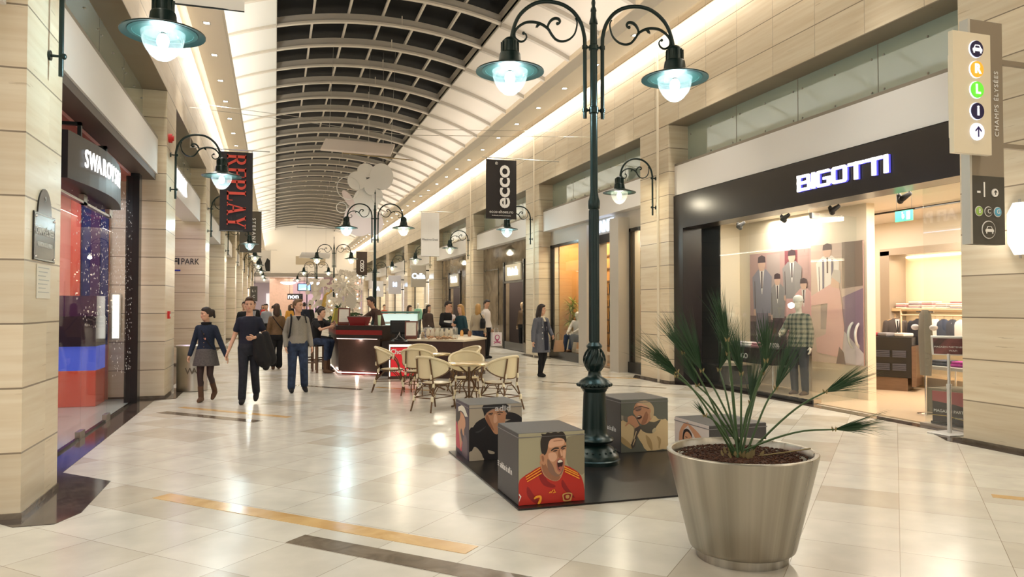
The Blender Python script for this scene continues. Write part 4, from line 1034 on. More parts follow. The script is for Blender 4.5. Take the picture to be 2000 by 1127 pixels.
MB().box(-.35,-.3,.02,.42,.4,.62).build('base', REDW, ct, bevel=.01)
MB().box(-.35,-.3,.62,.42,.4,1.02).build('lit_case', mat('blue_case', (.05,.08,.35), .15, emit=(.10,.16,.8), es=.3), ct)
MB().box(-.35,-.34,1.02,.42,.4,1.52).build('black_panel', mat('counter_black', (.02,.018,.03), .15), ct)
MB().box(-.35,-.30,1.52,.42,.35,1.86).build('upper_panel', mat('counter_plum', (.05,.02,.06), .2), ct)
MB().ball((.15,-.1,.70), .05, 8).ball((.3,0,.72), .04, 8).ball((-.1,-.2,.7), .04, 8).build('crystal_figures', CHROME, ct)
ct = empty('display_counter', (-3.75, 11.4, 0), 'glass crystal counter close to the left shop window', 'counter')
MB().box(-.3,-.9,.02,.3,.9,.55).build('base', REDW, ct)
MB().box(-.3,-.9,.55,.3,.9,1.15).build('glass_case', glass('case_glass', (.96,.96,.94), .04, .03, .12), ct)
MB().box(-.3,-.9,1.15,.3,.9,1.19).build('counter_top', CHROME, ct)
for k in range(8):
    MB().ball((-.1+.06*(k%3), -.8+.22*k, .62+.03*(k%2)), .05+.02*(k%2), 8).build('crystal_figure', CHROME, ct)
sc2 = empty('showcase_niche', (-2.72, 14.90, 1.5), 'small glowing niche in the stone beside the crystal shop window', 'showcase')
MB().box(-.08,-.03,-.42,.08,-.005,.42).build('frame', mat('niche_frame', (.6,.55,.45), .4), sc2); MB().box(-.055,-.035,-.39,.055,-.03,.39).build('lit_panel', mat('niche_lit', (1,1,.9), .4, emit=(1,.95,.8), es=1.2), sc2)
random.seed(11)
cr = MB()
for k in range(620):
    t = random.random()
    y = (14.2-1.7*random.random()) if k % 5 < 2 else random.gauss(11.6, .75); z = .55+3.0*random.random() if k % 5 < 2 else random.uniform(1.4,3.4)
    if not 10.1 < y < 14.22: continue
    r_ = random.choice((.007,.010,.014,.02))
    cr.add([(gx+.008,y-r_,z),(gx+.008,y,z-r_),(gx+.008,y+r_,z),(gx+.008,y,z+r_),(gx+.012,y,z)], [(0,1,4),(1,2,4),(2,3,4),(3,0,4)])
o = cr.build('crystal_stickers', mat('crystal_dot', (.95,.95,.95), .15)); tag(o, 'scatter of tiny crystal dots stuck on the left shop glass', 'stickers', kind='stuff')
sg = empty('shop_sign', (-2.2, 10.9, 3.4), 'curved black box sign with glowing SWAROVSKI letters on the left', 'shop sign')
mb = MB(); n = 10; vs = []
prof = [(.0+.16*math.sin(PI*i/n), -1.5+3.0*i/n) for i in range(n+1)]
mb.slab([(x-.02, y, -.27) for x, y in prof]+[(-.35, 1.5, -.27), (-.35, -1.5, -.27)], .54, 0, (0,0,1))
mb.build('sign_box', mat('sign_black_satin', (.014,.013,.015), .4), sg)
for i, ch in enumerate('SWAROVSKI'):
    y = -1.05+.20*i; q = (y+1.5)/3.0
    text('letter', ch, SIGNW, sg, (.16*math.sin(PI*q)+.0, y, .02), PI/2-.16*PI/3.0*math.cos(PI*q), .31, .006, .78, .0)
br = MB()
for y in (-.9, .5): br.box(-.35, y-.03, .45, -.02, y+.03, .49).box(-.06, y-.03, .25, -.02, y+.03, .49)
br.build('hanging_bracket', BLACKI, sg)
# ============================================================ LEFT BAYS BEYOND
LW = mat('left_recess_plaster', (.66,.62,.58), .4)
for k, (a, b) in enumerate([(16.24, 23.1), (24.4, 31.5), (32.8, 39.9), (41.2, 48.3), (49.6, 56.7), (58, 65.1), (66.4, 73.5), (74.8, 82.9)]):
    trim(MB().box(-2.95, a, 0, -2.9, b, 4.11), [TRAVP, mat('left_front_b', (.30,.27,.26), .2), LW, mat('left_front_d', (.55,.60,.68), .3), LW][k % 5])
    area('shop_light', (-2.5, (a+b)/2, 4.05), (.3, 5), 30 if k else 22, (.75, .6, 1) if k == 0 else WARM2)
    if k: trim(MB().box(-2.75, b-.35, 0, -2.5, b-.15, 4.1), BLACK)
ws = empty('shop_sign', (-2.06, 17.6, 4.43), 'white letters with a tall blue W on the left band', 'shop sign')
W_ = MB()
for (y0_, z0_, y1_, z1_) in ((-1.15,.52,-1.0,-.26),(-1.0,-.26,-.88,.3),(-.88,.3,-.76,-.26),(-.76,-.26,-.6,.52)): W_.tube([(.03,y0_,z0_),(.03,y1_,z1_)], .035, 6)
W_.build('letter_w', mat('blue_neon', (.1,.1,1), .4, emit=(.08,.10,1), es=2.5), ws)
text('letters', 'AFI PARK', SIGNW, ws, (.02, .65, .02), '+X', .50, .02, 1, .008)
wl = empty('wall_lettering', (0, 23.09, 2.87), 'black WAFI PARK lettering with blue arrow on the left stone pillar', 'sign')
text('letters', 'WAFI', BLK, wl, (-2.60, -.004, .08), '-Y', .25, .004, .95, .008, align='RIGHT'); text('letters_thin', 'PARK', BLK, wl, (-2.57, -.004, .08), '-Y', .25, .004, .80, align='LEFT')
MB().slab([(-3.02,-.003,-.17),(-2.9,-.003,-.12),(-2.9,-.003,-.15),(-2.58,-.003,-.15),(-2.58,-.003,-.19),(-2.9,-.003,-.19),(-2.9,-.003,-.22)], .004, 0, (0,-1,0)).build('arrow', mat('arrow_blue', (.02,.03,.35), .5), wl)
# ============================================================ STREET NAME PLAQUE, NOTICE, ALARMS, BIN
pq = empty('street_plaque', (XL+.0, 7.37, 2.28), 'dark arched CHAMPS ÉLYSÉES street plaque on the nearest left pillar', 'plaque')
mb = MB(); mb.box(0, -.31, -.20, .014, .31, .21); mb.build('plate', mat('plaque_black', (.014,.012,.011), .2), pq, bevel=.003)
mb = MB(); mb.slab([(0, .0+.20*math.cos(t)*(1.0), .20+.23*math.sin(t)) for t in [PI*i/14 for i in range(15)]], .012, 0, (1,0,0)); mb.build('arched_top', mat('plaque_black'), pq)
PLT = mat('plaque_text', (.55,.55,.52), .4)
for n_, (s_, z_, h_) in enumerate((('CHAMPS ÉLYSÉES', .05, .085), ('FASHION BOULEVARD', -.06, .052))): text('lettering', s_, PLT, pq, (.015, 0, z_), '+X', h_, .002, .82, .002)
text('lettering', '9', PLT, pq, (.015, 0, .34), '+X', .06, .002)
bd = MB()
for y0_, y1_, z_ in ((-.29,.29,.195),(-.29,.29,-.188)): bd.box(.014, y0_, z_-.003, .016, y1_, z_+.003)
for y_ in (-.292,.292): bd.box(.014, y_-.003, -.19, .016, y_+.003, .197)
bd.build('engraved_border', PLT, pq)
for y_, z_ in ((-.27,.17),(.27,.17),(-.27,-.17),(.27,-.17)): MB().ball((.016,y_,z_), .012, 8).build('screw', CHROME, pq)
nt = empty('paper_notice', (XL+.002, 7.38, 1.92), 'pale printed paper notice stuck below the street plaque', 'notice')
MB().box(0,-.2,-.16,.003,.2,.13).build('sheet', mat('notice_paper', (.72,.68,.58), .5), nt)
nb = MB()
for k in range(7): nb.box(.003, -.16+.02*(k%2), .10-.035*k, .004, .16-.05*(k%3), .108-.035*k)
nb.build('printed_lines', GRYT, nt)
fa = empty('fire_call_point', (XL+.0, 15.3, 1.52), 'small red fire call point on the second left pillar', 'fire alarm')
MB().box(0,-.07,-.07,.04,.07,.07).build('box', mat('alarm_red', (.6,.02,.02), .4), fa); MB().box(.04,-.045,-.03,.043,.045,.02).build('glass_plate', WHT, fa)
fb = empty('alarm_bell', (XL+.0, 15.18, 4.84), 'small round red alarm bell high on the second left pillar', 'fire alarm')
MB().tube([(0,0,0),(.06,0,0)], .085, 14).tube([(.06,0,0),(.09,0,0)], .05, 12).build('bell', mat('alarm_red'), fb)
bn = empty('litter_bin', (-1.57, 16.15, 0), 'round steel litter bin with WAFI lettering beside the second left pillar', 'bin')
MB().lathe([(.27,0),(.29,.01),(.29,.62)], (0,0,0), 32).build('body', STEEL, bn)
mb = MB(); n = 28
vs = []; fs = []
for i in range(n+1):
    a_ = -PI*.78+2*PI*.8*i/n+0; 
    for z in (.62,.86): vs.append((.29*math.cos(a_+2.55), .29*math.sin(a_+2.55), z))
for i in range(n): fs.append((2*i, 2*i+2, 2*i+3, 2*i+1))
mb.add(vs, fs, 0, True); mb.build('upper_shell', STEEL, bn)
MB().lathe([(.275,0),(.275,.24)], (0,0,.62), 24).build('inner_liner', BLACKM, bn)
MB().lathe([(.30,.86),(.305,.87),(.305,.90),(.29,.91),(.001,.915)], (0,0,0), 32).build('lid', STEEL, bn)
for i, ch in enumerate('WAFI'):
    a_ = -PI/2+.25+(.30*(i-1)); text('letter', ch, mat('bin_letter', (.12,.10,.08), .4), bn, (.293*math.cos(a_), .293*math.sin(a_), .40), a_+PI/2, .13 if i else .17, .002, 1, .003)
# ============================================================ MAT AND PICTURE CUBES
o = MB().box(1.93, 5.87, .004, 4.50, 8.45, .016).build('floor_mat', mat('mat_black', (.012,.010,.009), .3, noise=.3, nscale=6)); tag(o, 'square black mat under the street lamp and picture cubes', 'mat')
CUBEB = mat('cube_charcoal', (.045,.041,.040), .45, bump=.15, nscale=120)
def S(name, r, g, b): return mat('ink_'+name, (r,g,b), .4)
def face_art(root, s, prims, side, ox, oy, wpx, hpx, base, name='printed_picture'):
    """flat print on one side of a cube: outlines given in print coordinates"""
    mats = [base]; mb = MB(); h = s/2
    def P(x, y, d):
        u = (x-ox)/wpx; v = 1-(y-oy)/hpx
        u = min(max(u, .004), .996); v = min(max(v, .004), .996)
        if side == '-Y': return (-h+u*s, -h-d, v*s)
        return (-h-d, h-u*s, v*s)
    mb.slab([P(ox+.5, oy+.5, .001), P(ox+wpx-.5, oy+.5, .001), P(ox+wpx-.5, oy+hpx-.5, .001), P(ox+.5, oy+hpx-.5, .001)], .0009, 0, (0,1,0) if side == '-Y' else (1,0,0))
    for i, (m, pts) in enumerate(prims):
        if m not in mats: mats.append(m)
        d = .0012+.00025*i
        q = [P(x, y, d) for x, y in pts]
        mb.poly(q, mats.index(m))
    # smooth outlines facing outwards
    me = mb.mesh(name, mats); bm = bmesh.new(); bm.from_mesh(me)
    out = Vector((0,-1,0)) if side == '-Y' else Vector((-1,0,0))
    for f in bm.faces:
        if f.normal.dot(out) < 0 and len(f.verts) != 4: f.normal_flip()
    bm.to_mesh(me); bm.free()
    o = bpy.data.objects.new(name, me); COL.objects.link(o); o.parent = root
    return o
def sm(pts, n=3):
    """rounded closed outline through points"""
    Q = list(pts); L = len(Q); out = []
    for i in range(L):
        p0, p1, p2, p3 = Q[i-1], Q[i], Q[(i+1)%L], Q[(i+2)%L]
        for k in range(n):
            t = k/n; out.append(tuple(.5*((2*p1[j])+(-p0[j]+p2[j])*t+(2*p0[j]-5*p1[j]+4*p2[j]-p3[j])*t*t+(-p0[j]+3*p1[j]-3*p2[j]+p3[j])*t**3) for j in (0,1)))
    return out
def stroke(a, b, w):
    dx, dy = b[0]-a[0], b[1]-a[1]; L = math.hypot(dx, dy); nx, ny = -dy/L*w/2, dx/L*w/2
    return [(a[0]+nx,a[1]+ny),(b[0]+nx,b[1]+ny),(b[0]-nx,b[1]-ny),(a[0]-nx,a[1]-ny)]
def cube(x, y, label, s=.605):
    r = empty('picture_cube', (x, y, .016), label, 'cube seat', 0, 'printed cube seats on the black mat')
    MB().box(-s/2,-s/2,0,s/2,s/2,s).build('body', CUBEB, r, bevel=.008)
    MB().tube([(-s/2-.002,-s/2-.002,s-.035),(s/2+.002,-s/2-.002,s-.035),(s/2+.002,s/2+.002,s-.035),(-s/2-.002,s/2+.002,s-.035)], .004, 6, closed=True).build('lid_seam', mat('seam_grey', (.16,.15,.15), .5), r)
    return r
sk1, sk2, sk3, hairb = S('skin1',.50,.25,.14), S('skin_shade',.30,.13,.07), S('skin_light',.66,.38,.25), S('hair',.030,.022,.018)
olive, oliv2 = S('olive',.36,.33,.22), S('olive_dark',.24,.21,.14)
redj, redd, yel = S('jersey',.46,.025,.015), S('jersey_dark',.26,.012,.012), S('yellow',.85,.36,.03)
A = cube(2.26, 6.26, 'nearest cube with a shouting man in a red jersey')
pr = [(oliv2, sm([(930,470),(1010,440),(1078,450),(1078,720),(1000,700),(940,640)])),
 (redj, sm([(572,770),(600,725),(660,690),(745,650),(775,700),(860,745),(905,700),(920,655),(1000,695),(1050,745),(1078,850),(1078,930),(572,930)],2)),
 (redd, sm([(745,660),(790,760),(850,800),(830,815),(760,790),(725,720)])), (redd, sm([(905,760),(950,830),(1000,900),(960,880),(900,810)])), (redd, sm([(640,790),(690,860),(740,920),(700,920),(640,860)])),
 (sk1, sm([(742,600),(912,610),(912,700),(880,760),(835,765),(780,735),(750,690)])), (sk2, sm([(750,620),(800,660),(850,725),(890,735),(860,765),(800,745),(755,690)])),
 (sk1, sm([(752,480),(790,448),(860,440),(920,455),(934,500),(932,570),(922,640),(905,690),(875,728),(838,722),(800,680),(768,620),(750,560)])),
 (sk3, sm([(800,470),(870,452),(915,465),(912,505),(860,512),(805,520)])), (sk3, sm([(800,560),(850,560),(862,600),(830,625),(800,600)])), (sk3, sm([(905,550),(928,548),(924,600),(910,600)])),
 (S('stubble',.24,.13,.09), sm([(790,600),(830,650),(850,700),(880,720),(905,680),(918,640),(905,702),(876,733),(835,726),(795,680)])),
 (hairb, sm([(737,470),(748,430),(742,415),(775,418),(790,402),(815,412),(845,402),(870,412),(900,406),(922,425),(934,462),(930,492),(912,462),(865,450),(812,462),(795,500),(790,535),(772,570),(752,565),(740,530)])),
 (sk1, sm([(733,572),(755,560),(773,590),(770,640),(752,638),(738,610)])), (sk2, sm([(744,580),(758,578),(764,600),(755,622)])),
 (hairb, sm([(818,536),(845,520),(874,522),(876,532),(845,532),(820,546)])), (hairb, sm([(892,526),(912,512),(932,510),(930,520),(910,524),(895,534)])),
 (S('eye',.05,.03,.025), sm([(830,548),(850,538),(868,542),(850,550)])), (S('eye'), sm([(896,536),(912,529),(928,530),(912,538)])) if False else (mat('ink_eye'), sm([(896,536),(912,529),(928,530),(912,538)])),
 (sk2, sm([(872,545),(886,540),(905,585),(893,600),(872,592)])), (sk3, sm([(884,545),(893,545),(904,580),(893,585)])),
 (S('lip',.42,.14,.10), sm([(858,618),(885,600),(912,615),(912,660),(888,702),(862,682)])), (S('mouth',.035,.008,.008), sm([(864,625),(886,610),(906,622),(904,655),(884,690),(868,668)])),
 (S('teeth',.75,.68,.58), sm([(868,622),(886,612),(903,622),(900,630),(870,632)])), (S('tongue',.40,.12,.10), sm([(872,668),(898,662),(888,688)])),
 (S('brow_shade',.35,.17,.10), sm([(838,470),(900,466),(898,472),(840,476)])),
 (yel, stroke((625,722),(735,662),7)), (yel, stroke((630,738),(740,680),7)), (yel, stroke((636,754),(744,700),7)), (yel, stroke((915,665),(1022,722),7)), (yel, stroke((918,682),(1030,740),7)), (yel, stroke((922,700),(1034,760),7)),
 (yel, stroke((800,850),(812,838),5)), (yel, stroke((812,850),(832,828),6)), (yel, stroke((828,850),(852,846),5)), (yel, stroke((838,824),(846,846),5)),
 (yel, sm([(685,878),(700,864),(728,860),(742,868),(744,890),(732,920),(712,920),(726,893),(728,876),(704,880),(690,886)],2)),
 (S('crest_gold',.55,.33,.10), sm([(903,866),(940,856),(976,866),(972,900),(962,918),(912,918),(904,895)])), (redd, sm([(912,872),(940,865),(968,872),(962,896),(952,910),(922,910),(913,893)])), (S('crest_gold'), sm([(925,880),(940,872),(955,880),(950,898),(930,898)])) if False else (mat('ink_crest_gold'), sm([(925,880),(940,872),(955,880),(950,898),(930,898)])),
 (S('white',.75,.72,.68), [(572,835),(592,858),(572,898),(572,886),(582,858),(572,848)])]
face_art(A, .605, pr, '-Y', 572, 405, 506, 522, olive)
def cubetext(r, y):
    text('lettering', 'adidas is all in', mat('cube_print_white', (.62,.60,.58), .5), r, (-.3045, y, .245), '-X', .078, .0008, .93, .0012, .92)
    mb = MB()
    for k in range(3): mb.box(-.306, .245, .225+.018*k, -.304, .292, .233+.018*k)
    mb.build('three_bars', mat('cube_print_white'), r)
cubetext(A, .04)
B = cube(2.31, 8.12, 'back left cube with a man in a black knitted cap')
gb = S('grey_back',.42,.36,.28); blk = S('black_cloth',.018,.016,.018)
pr = [(blk, sm([(1240,440),(1160,380),(1050,350),(1020,380),(1010,450),(1240,470)],2)),
 (blk, sm([(505,580),(560,540),(600,480),(680,430),(740,410),(800,440),(900,520),(1240,460),(1240,1010),(710,1010),(700,990),(680,920),(640,860),(600,820),(570,820),(545,870),(505,885)],2)),
 (S('jacket_fold',.05,.048,.05), sm([(590,610),(650,590),(730,540),(720,560),(640,620)])),
 (sk1, sm([(722,400),(760,340),(870,300),(980,320),(1012,370),(1005,460),(985,560),(930,640),(860,650),(800,560),(745,470)])),
 (sk3, sm([(850,380),(880,380),(895,470),(860,500),(840,470)])), (sk2, sm([(735,400),(760,380),(800,480),(850,600),(800,560),(750,480)])),
 (blk, sm([(700,330),(702,240),(1018,232),(1040,300),(1035,370),(1010,345),(960,312),(870,296),(790,318),(735,370),(722,410)],2)),
 (S('cap_band',.36,.22,.16), sm([(716,396),(750,345),(820,303),(900,292),(970,305),(1022,360),(1030,380),(1024,388),(985,330),(900,304),(820,316),(762,350),(724,408)],1)),
 (hairb, sm([(770,362),(820,350),(835,362),(800,366),(772,374)])), (hairb, sm([(890,352),(930,340),(970,352),(965,362),(925,352),(892,362)])),
 (S('eye2',.06,.04,.03), sm([(780,380),(805,370),(828,380),(805,386)])), (mat('ink_eye2'), sm([(895,378),(920,368),(945,378),(920,384)])),
 (gb, sm([(505,885),(545,870),(570,820),(600,820),(640,860),(690,960),(705,1010),(505,1010)],2)), (gb, sm([(762,870),(800,880),(850,900),(850,925),(800,925),(770,905)]))]
face_art(B, .605, pr, '-Y', 505, 232, 735, 778, gb)
text('printed_cap_lettering', 'adid', mat('cube_print_white'), B, (.08, -.3085, .555), '-Y', .085, .0006, 1.3, .001, 1.0)
pr = [(S('magenta',.46,.03,.07), sm([(262,510),(300,560),(330,700),(390,760),(400,860),(370,920),(320,900),(262,870)],2)), (sk1, sm([(340,320),(400,330),(440,400),(442,500),(420,560),(420,650),(395,640),(370,560),(350,640),(380,760),(350,900),(330,700),(300,560),(310,460),(340,430)],2)),
 (hairb, sm([(262,420),(300,330),(345,320),(350,380),(330,460),(290,500),(262,500)])), (S('cap_white',.66,.63,.52), sm([(308,262),(380,205),(425,215),(450,255),(488,330),(440,352),(400,300),(350,300),(315,330)],1)), (S('plum',.13,.09,.11), sm([(420,640),(460,640),(480,760),(470,980),(430,960),(380,920),(395,760)]))]
face_art(B, .605, pr, '-X', 262, 150, 243, 830, S('night_plum',.04,.025,.05), 'printed_side')
Cc = cube(4.07, 8.02, 'back right cube with a bald man singing into a microphone')
crm, crs = S('jacket_cream',.62,.47,.26), S('jacket_shade',.40,.28,.13)
pr = [(crm, sm([(414,470),(470,480),(560,520),(600,600),(560,700),(520,740),(470,690),(414,660)],2)), (crs, sm([(414,640),(470,680),(520,730),(540,790),(470,750),(414,700)])),
 (crm, sm([(700,480),(790,425),(830,450),(850,470),(900,475),(965,500),(965,790),(900,810),(715,818),(660,740),(600,640),(620,560),(700,580)],2)),
 (S('jacket_dark',.09,.08,.06), sm([(640,540),(720,490),(800,500),(880,475),(820,560),(790,620),(720,620),(660,590)])), (crs, sm([(700,640),(760,700),(780,800),(760,810),(720,740)])), (crs, sm([(830,660),(880,700),(860,800),(850,790),(850,720)])),
 (sk1, sm([(575,300),(620,262),(700,255),(760,285),(795,350),(785,440),(740,490),(700,520),(650,520),(620,490),(600,450),(580,420),(556,385),(560,350)])), (sk3, sm([(600,290),(680,262),(740,300),(720,330),(640,310)])), (sk2, sm([(700,380),(730,400),(720,470),(690,515),(650,520),(660,470)])),
 (S('scalp',.52,.38,.22), sm([(600,275),(680,252),(750,275),(795,340),(790,430),(760,460),(745,380),(720,320),(650,285)])), (sk1, sm([(720,350),(748,340),(760,375),(745,405),(722,400)])),
 (S('mouth',.035,.008,.008) if False else mat('ink_mouth'), sm([(600,425),(640,415),(655,440),(625,460),(600,450)])), (mat('ink_teeth'), sm([(604,428),(638,420),(636,428),(606,436)])),
 (hairb, stroke((562,350),(580,330),8)), (hairb, stroke((580,325),(640,315),9)), (hairb, stroke((640,312),(740,345),8)), (S('lens',.25,.14,.10), sm([(580,330),(640,320),(650,350),(620,370),(585,365)])), (hairb, stroke((582,362),(640,350),5)),
 (S('mic',.16,.14,.11), sm([(412,405),(500,425),(510,470),(490,480),(412,452)],1)), (S('mic_head',.32,.28,.22), sm([(412,405),(440,410),(440,460),(412,452)],1)),
 (sk1, sm([(490,430),(540,412),(580,440),(610,500),(630,540),(600,560),(560,540),(510,500),(470,530),(460,520),(490,480)],2)), (S('cuff',.08,.06,.05), sm([(570,560),(630,530),(645,560),(600,640),(570,760),(545,780),(530,740),(560,660)],1)), (crm, stroke((590,590),(560,680),10)), (crm, stroke((575,680),(548,745),9)),
 (S('badge_c',.5,.42,.26), sm([(780,580),(810,565),(820,590),(790,620),(772,610)]))]
face_art(Cc, .605, pr, '-Y', 414, 235, 551, 592, S('slate',.12,.125,.10))
cubetext(Cc, .0)
D = cube(4.02, 6.13, 'back right cube behind the planter with a woman raising her arms')
pr = [(sk1, sm([(85,300),(92,230),(120,160),(150,138),(158,155),(135,190),(115,230),(112,300),(112,600),(80,600)],2)), (sk1, sm([(155,150),(185,170),(230,210),(275,280),(295,330),(295,430),(250,400),(220,300),(190,230),(158,180)],2)),
 (hairb, sm([(112,300),(120,220),(150,197),(178,230),(185,300),(180,260),(150,225),(128,250),(122,300)])), (sk1, sm([(122,290),(130,240),(150,222),(175,250),(182,300),(172,350),(150,370),(128,345)])),
 (S('eye3',.06,.04,.03), sm([(130,272),(140,267),(150,273),(140,277)])), (mat('ink_eye3'), sm([(158,276),(168,272),(177,280),(167,282)])), (S('lip',.42,.14,.10) if False else mat('ink_lip'), sm([(138,325),(152,320),(166,328),(152,335)])), (S('top_grey',.20,.19,.20), sm([(95,400),(150,370),(220,390),(230,600),(90,600)]))]
face_art(D, .605, pr, '-X', 52, 118, 246, 560, S('pale_back',.55,.48,.44), 'printed_side')

# ============================================================ STEEL PLANTER WITH PAPYRUS
pl = empty('steel_planter', (3.03, 4.36, 0), 'large brushed steel planter of papyrus beside the picture cubes', 'planter')
PST = bpy.data.materials.new('planter_steel'); PST.use_nodes = True; nt = PST.node_tree; b = nt.nodes['Principled BSDF']
tc = N(nt, 'TexCoord'); mp = N(nt, 'Mapping'); mp.inputs['Scale'].default_value = (1, 1, .05); nz = N(nt, 'TexNoise'); nz.inputs['Scale'].default_value = 7; nz.inputs['Detail'].default_value = 3
mp.inputs['Scale'].default_value = (1, 1, 0); nrm_ = N(nt, 'VectorMath', operation='NORMALIZE'); nt.links.new(tc.outputs['Object'], mp.inputs[0]); nt.links.new(mp.outputs[0], nrm_.inputs[0]); nt.links.new(nrm_.outputs[0], nz.inputs['Vector']); nz.inputs['Scale'].default_value = 5
mr = N(nt, 'MapRange'); mr.inputs[1].default_value = .3; mr.inputs[2].default_value = .7; mr.inputs[3].default_value = .26; mr.inputs[4].default_value = .38
nt.links.new(nz.outputs['Fac'], mr.inputs[0]); nt.links.new(mr.outputs[0], b.inputs['Roughness'])
nt.links.new(mixc(nt, nz.outputs['Fac'], (.15,.135,.105), (.64,.60,.52)), b.inputs['Base Color']); b.inputs['Metallic'].default_value = 1  # upright bands of highlight and reflection painted into the steel's base colour
MATS['planter_steel'] = PST
b.inputs['Anisotropic'].default_value = .5
MB().lathe([(.300,.0),(.300,.058),(.306,.062),(.335,.066),(.345,.075),(.354,.10),(.496,.700),(.498,.712),(.492,.718),(.466,.718),(.460,.71),(.452,.66)], (0,0,0), 72).build('pot', PST, pl)
soil = mat('soil', (.075,.028,.012), .95, noise=.7, nscale=60, bump=1.0)
random.seed(5)
sb = MB().lathe([(.452,.655),(.30,.668),(.15,.675),(.001,.68)], (0,0,0), 48)
for k in range(1500):
    a = random.uniform(0, 2*PI); rr = .44*math.sqrt(random.random()); q = random.uniform(.005,.011)
    sb.ball((rr*math.cos(a), rr*math.sin(a), .668+.01*(1-rr)), q, 5, sc=(1,1,.7))
so = sb.build('soil', soil, pl); so['kind'] = 'stuff'
STEM = mat('papyrus_stem', (.035,.075,.02), .45); LEAF = mat('papyrus_leaf', (.022,.060,.022), .5); DRY = mat('papyrus_dry', (.28,.22,.10), .7)
Rv = Vector((.953, -.303, 0)); Fv = Vector((.303, .953, 0))
heads = [((1333,731),(1266,676),.0,1),((1393,733),(1350,630),.15,1),((1428,668),(1411,588),-.05,1),((1468,738),(1452,650),.1,1),((1498,708),(1492,632),-.1,1),((1532,765),(1566,672),.05,1),((1617,769),(1694,728),-.05,1.15),((1615,834),(1690,817),-.2,1),
 ((1391,766),(1368,690),.25,.9),((1380,812),(1350,770),-.1,.35),((1345,745),(1300,690),.2,.9),((1440,735),(1475,650),.3,.9),((1500,800),(1520,720),.25,.7),((1450,700),(1436,630),.2,.8),((1520,740),(1545,650),.2,.9),((1366,700),(1335,640),.3,.8)]
for k, (h, t, dd, sz) in enumerate(heads):
    def W3(px, d): return Rv*((px[0]-1458)/287.0)+Fv*d+Vector((0,0,.70+(888-px[1])/287.0))
    H = W3(h, dd); T_ = W3(t, dd*1.3); base = Vector((random.uniform(-.07,.07), random.uniform(-.05,.05), .66))
    mid = (base+H)/2+Vector((0,0,.05))-(H-base)*.06*(1 if abs(H.x) > .3 else 0)
    pts = [base, base*.75+mid*.25+Vector((0,0,.01)), mid, (mid+H)/2+Vector((0,0,.02)), H]
    MB().tube([tuple(p) for p in densify([tuple(p) for p in pts], 3)], [.009-.0035*i/12 for i in range(13)], 7).build('stem', STEM, pl)
    ax = (T_-H); L = ax.length*1.28; ax.normalize()
    f = MB(); nb = int(120*sz)
    for j in range(nb):
        d = (ax+Vector((random.gauss(0,.13), random.gauss(0,.13), random.gauss(0,.13)))).normalized()
        l = L*random.uniform(.45, 1.1)*(1 if sz > .5 else .6); s_ = d.cross(Vector((random.random(), random.random(), .3))).normalized()
        p = H.copy(); cur = d.copy(); vs = []; w = random.uniform(.0016,.0030)
        dro = random.uniform(.0,.4) if j > 12 else random.uniform(.6,1.6)
        for q in range(6):
            tt = q/5; ww = w*(1-tt)**.7; vs += [p-s_*ww, p+s_*ww]; cur = (cur+Vector((0,0,-dro*l/5))).normalized(); p = p+cur*l/5
        f.add([tuple(v) for v in vs], [(2*i,2*i+1,2*i+3,2*i+2) for i in range(5)])
    f.build('leaf_tuft', LEAF, pl)
    s = MB()
    for j in range(5):
        a = 2*PI*j/5; s.add([tuple(H), tuple(H+Vector((.012*math.cos(a),.012*math.sin(a),-.015))), tuple(H+Vector((.02*math.cos(a+.3),.02*math.sin(a+.3),.022)))], [(0,1,2)])
    s.build('dry_bract', DRY, pl)
s = MB()
for k in range(26):
    a = random.uniform(0,2*PI); rr = random.uniform(.03,.15); p = Vector((rr*math.cos(a), rr*math.sin(a), .675))
    s.add([tuple(p), tuple(p+Vector((.02,.008,.0))), tuple(p+Vector((.015*math.cos(a),.015*math.sin(a),.05))), tuple(p+Vector((-.01,.015,.02)))], [(0,1,2,3)])
s.tube([(.1,-.05,.68),(.3,-.12,.71),(.42,-.18,.735)], .005, 5)
s.build('dry_sheaths', DRY, pl)

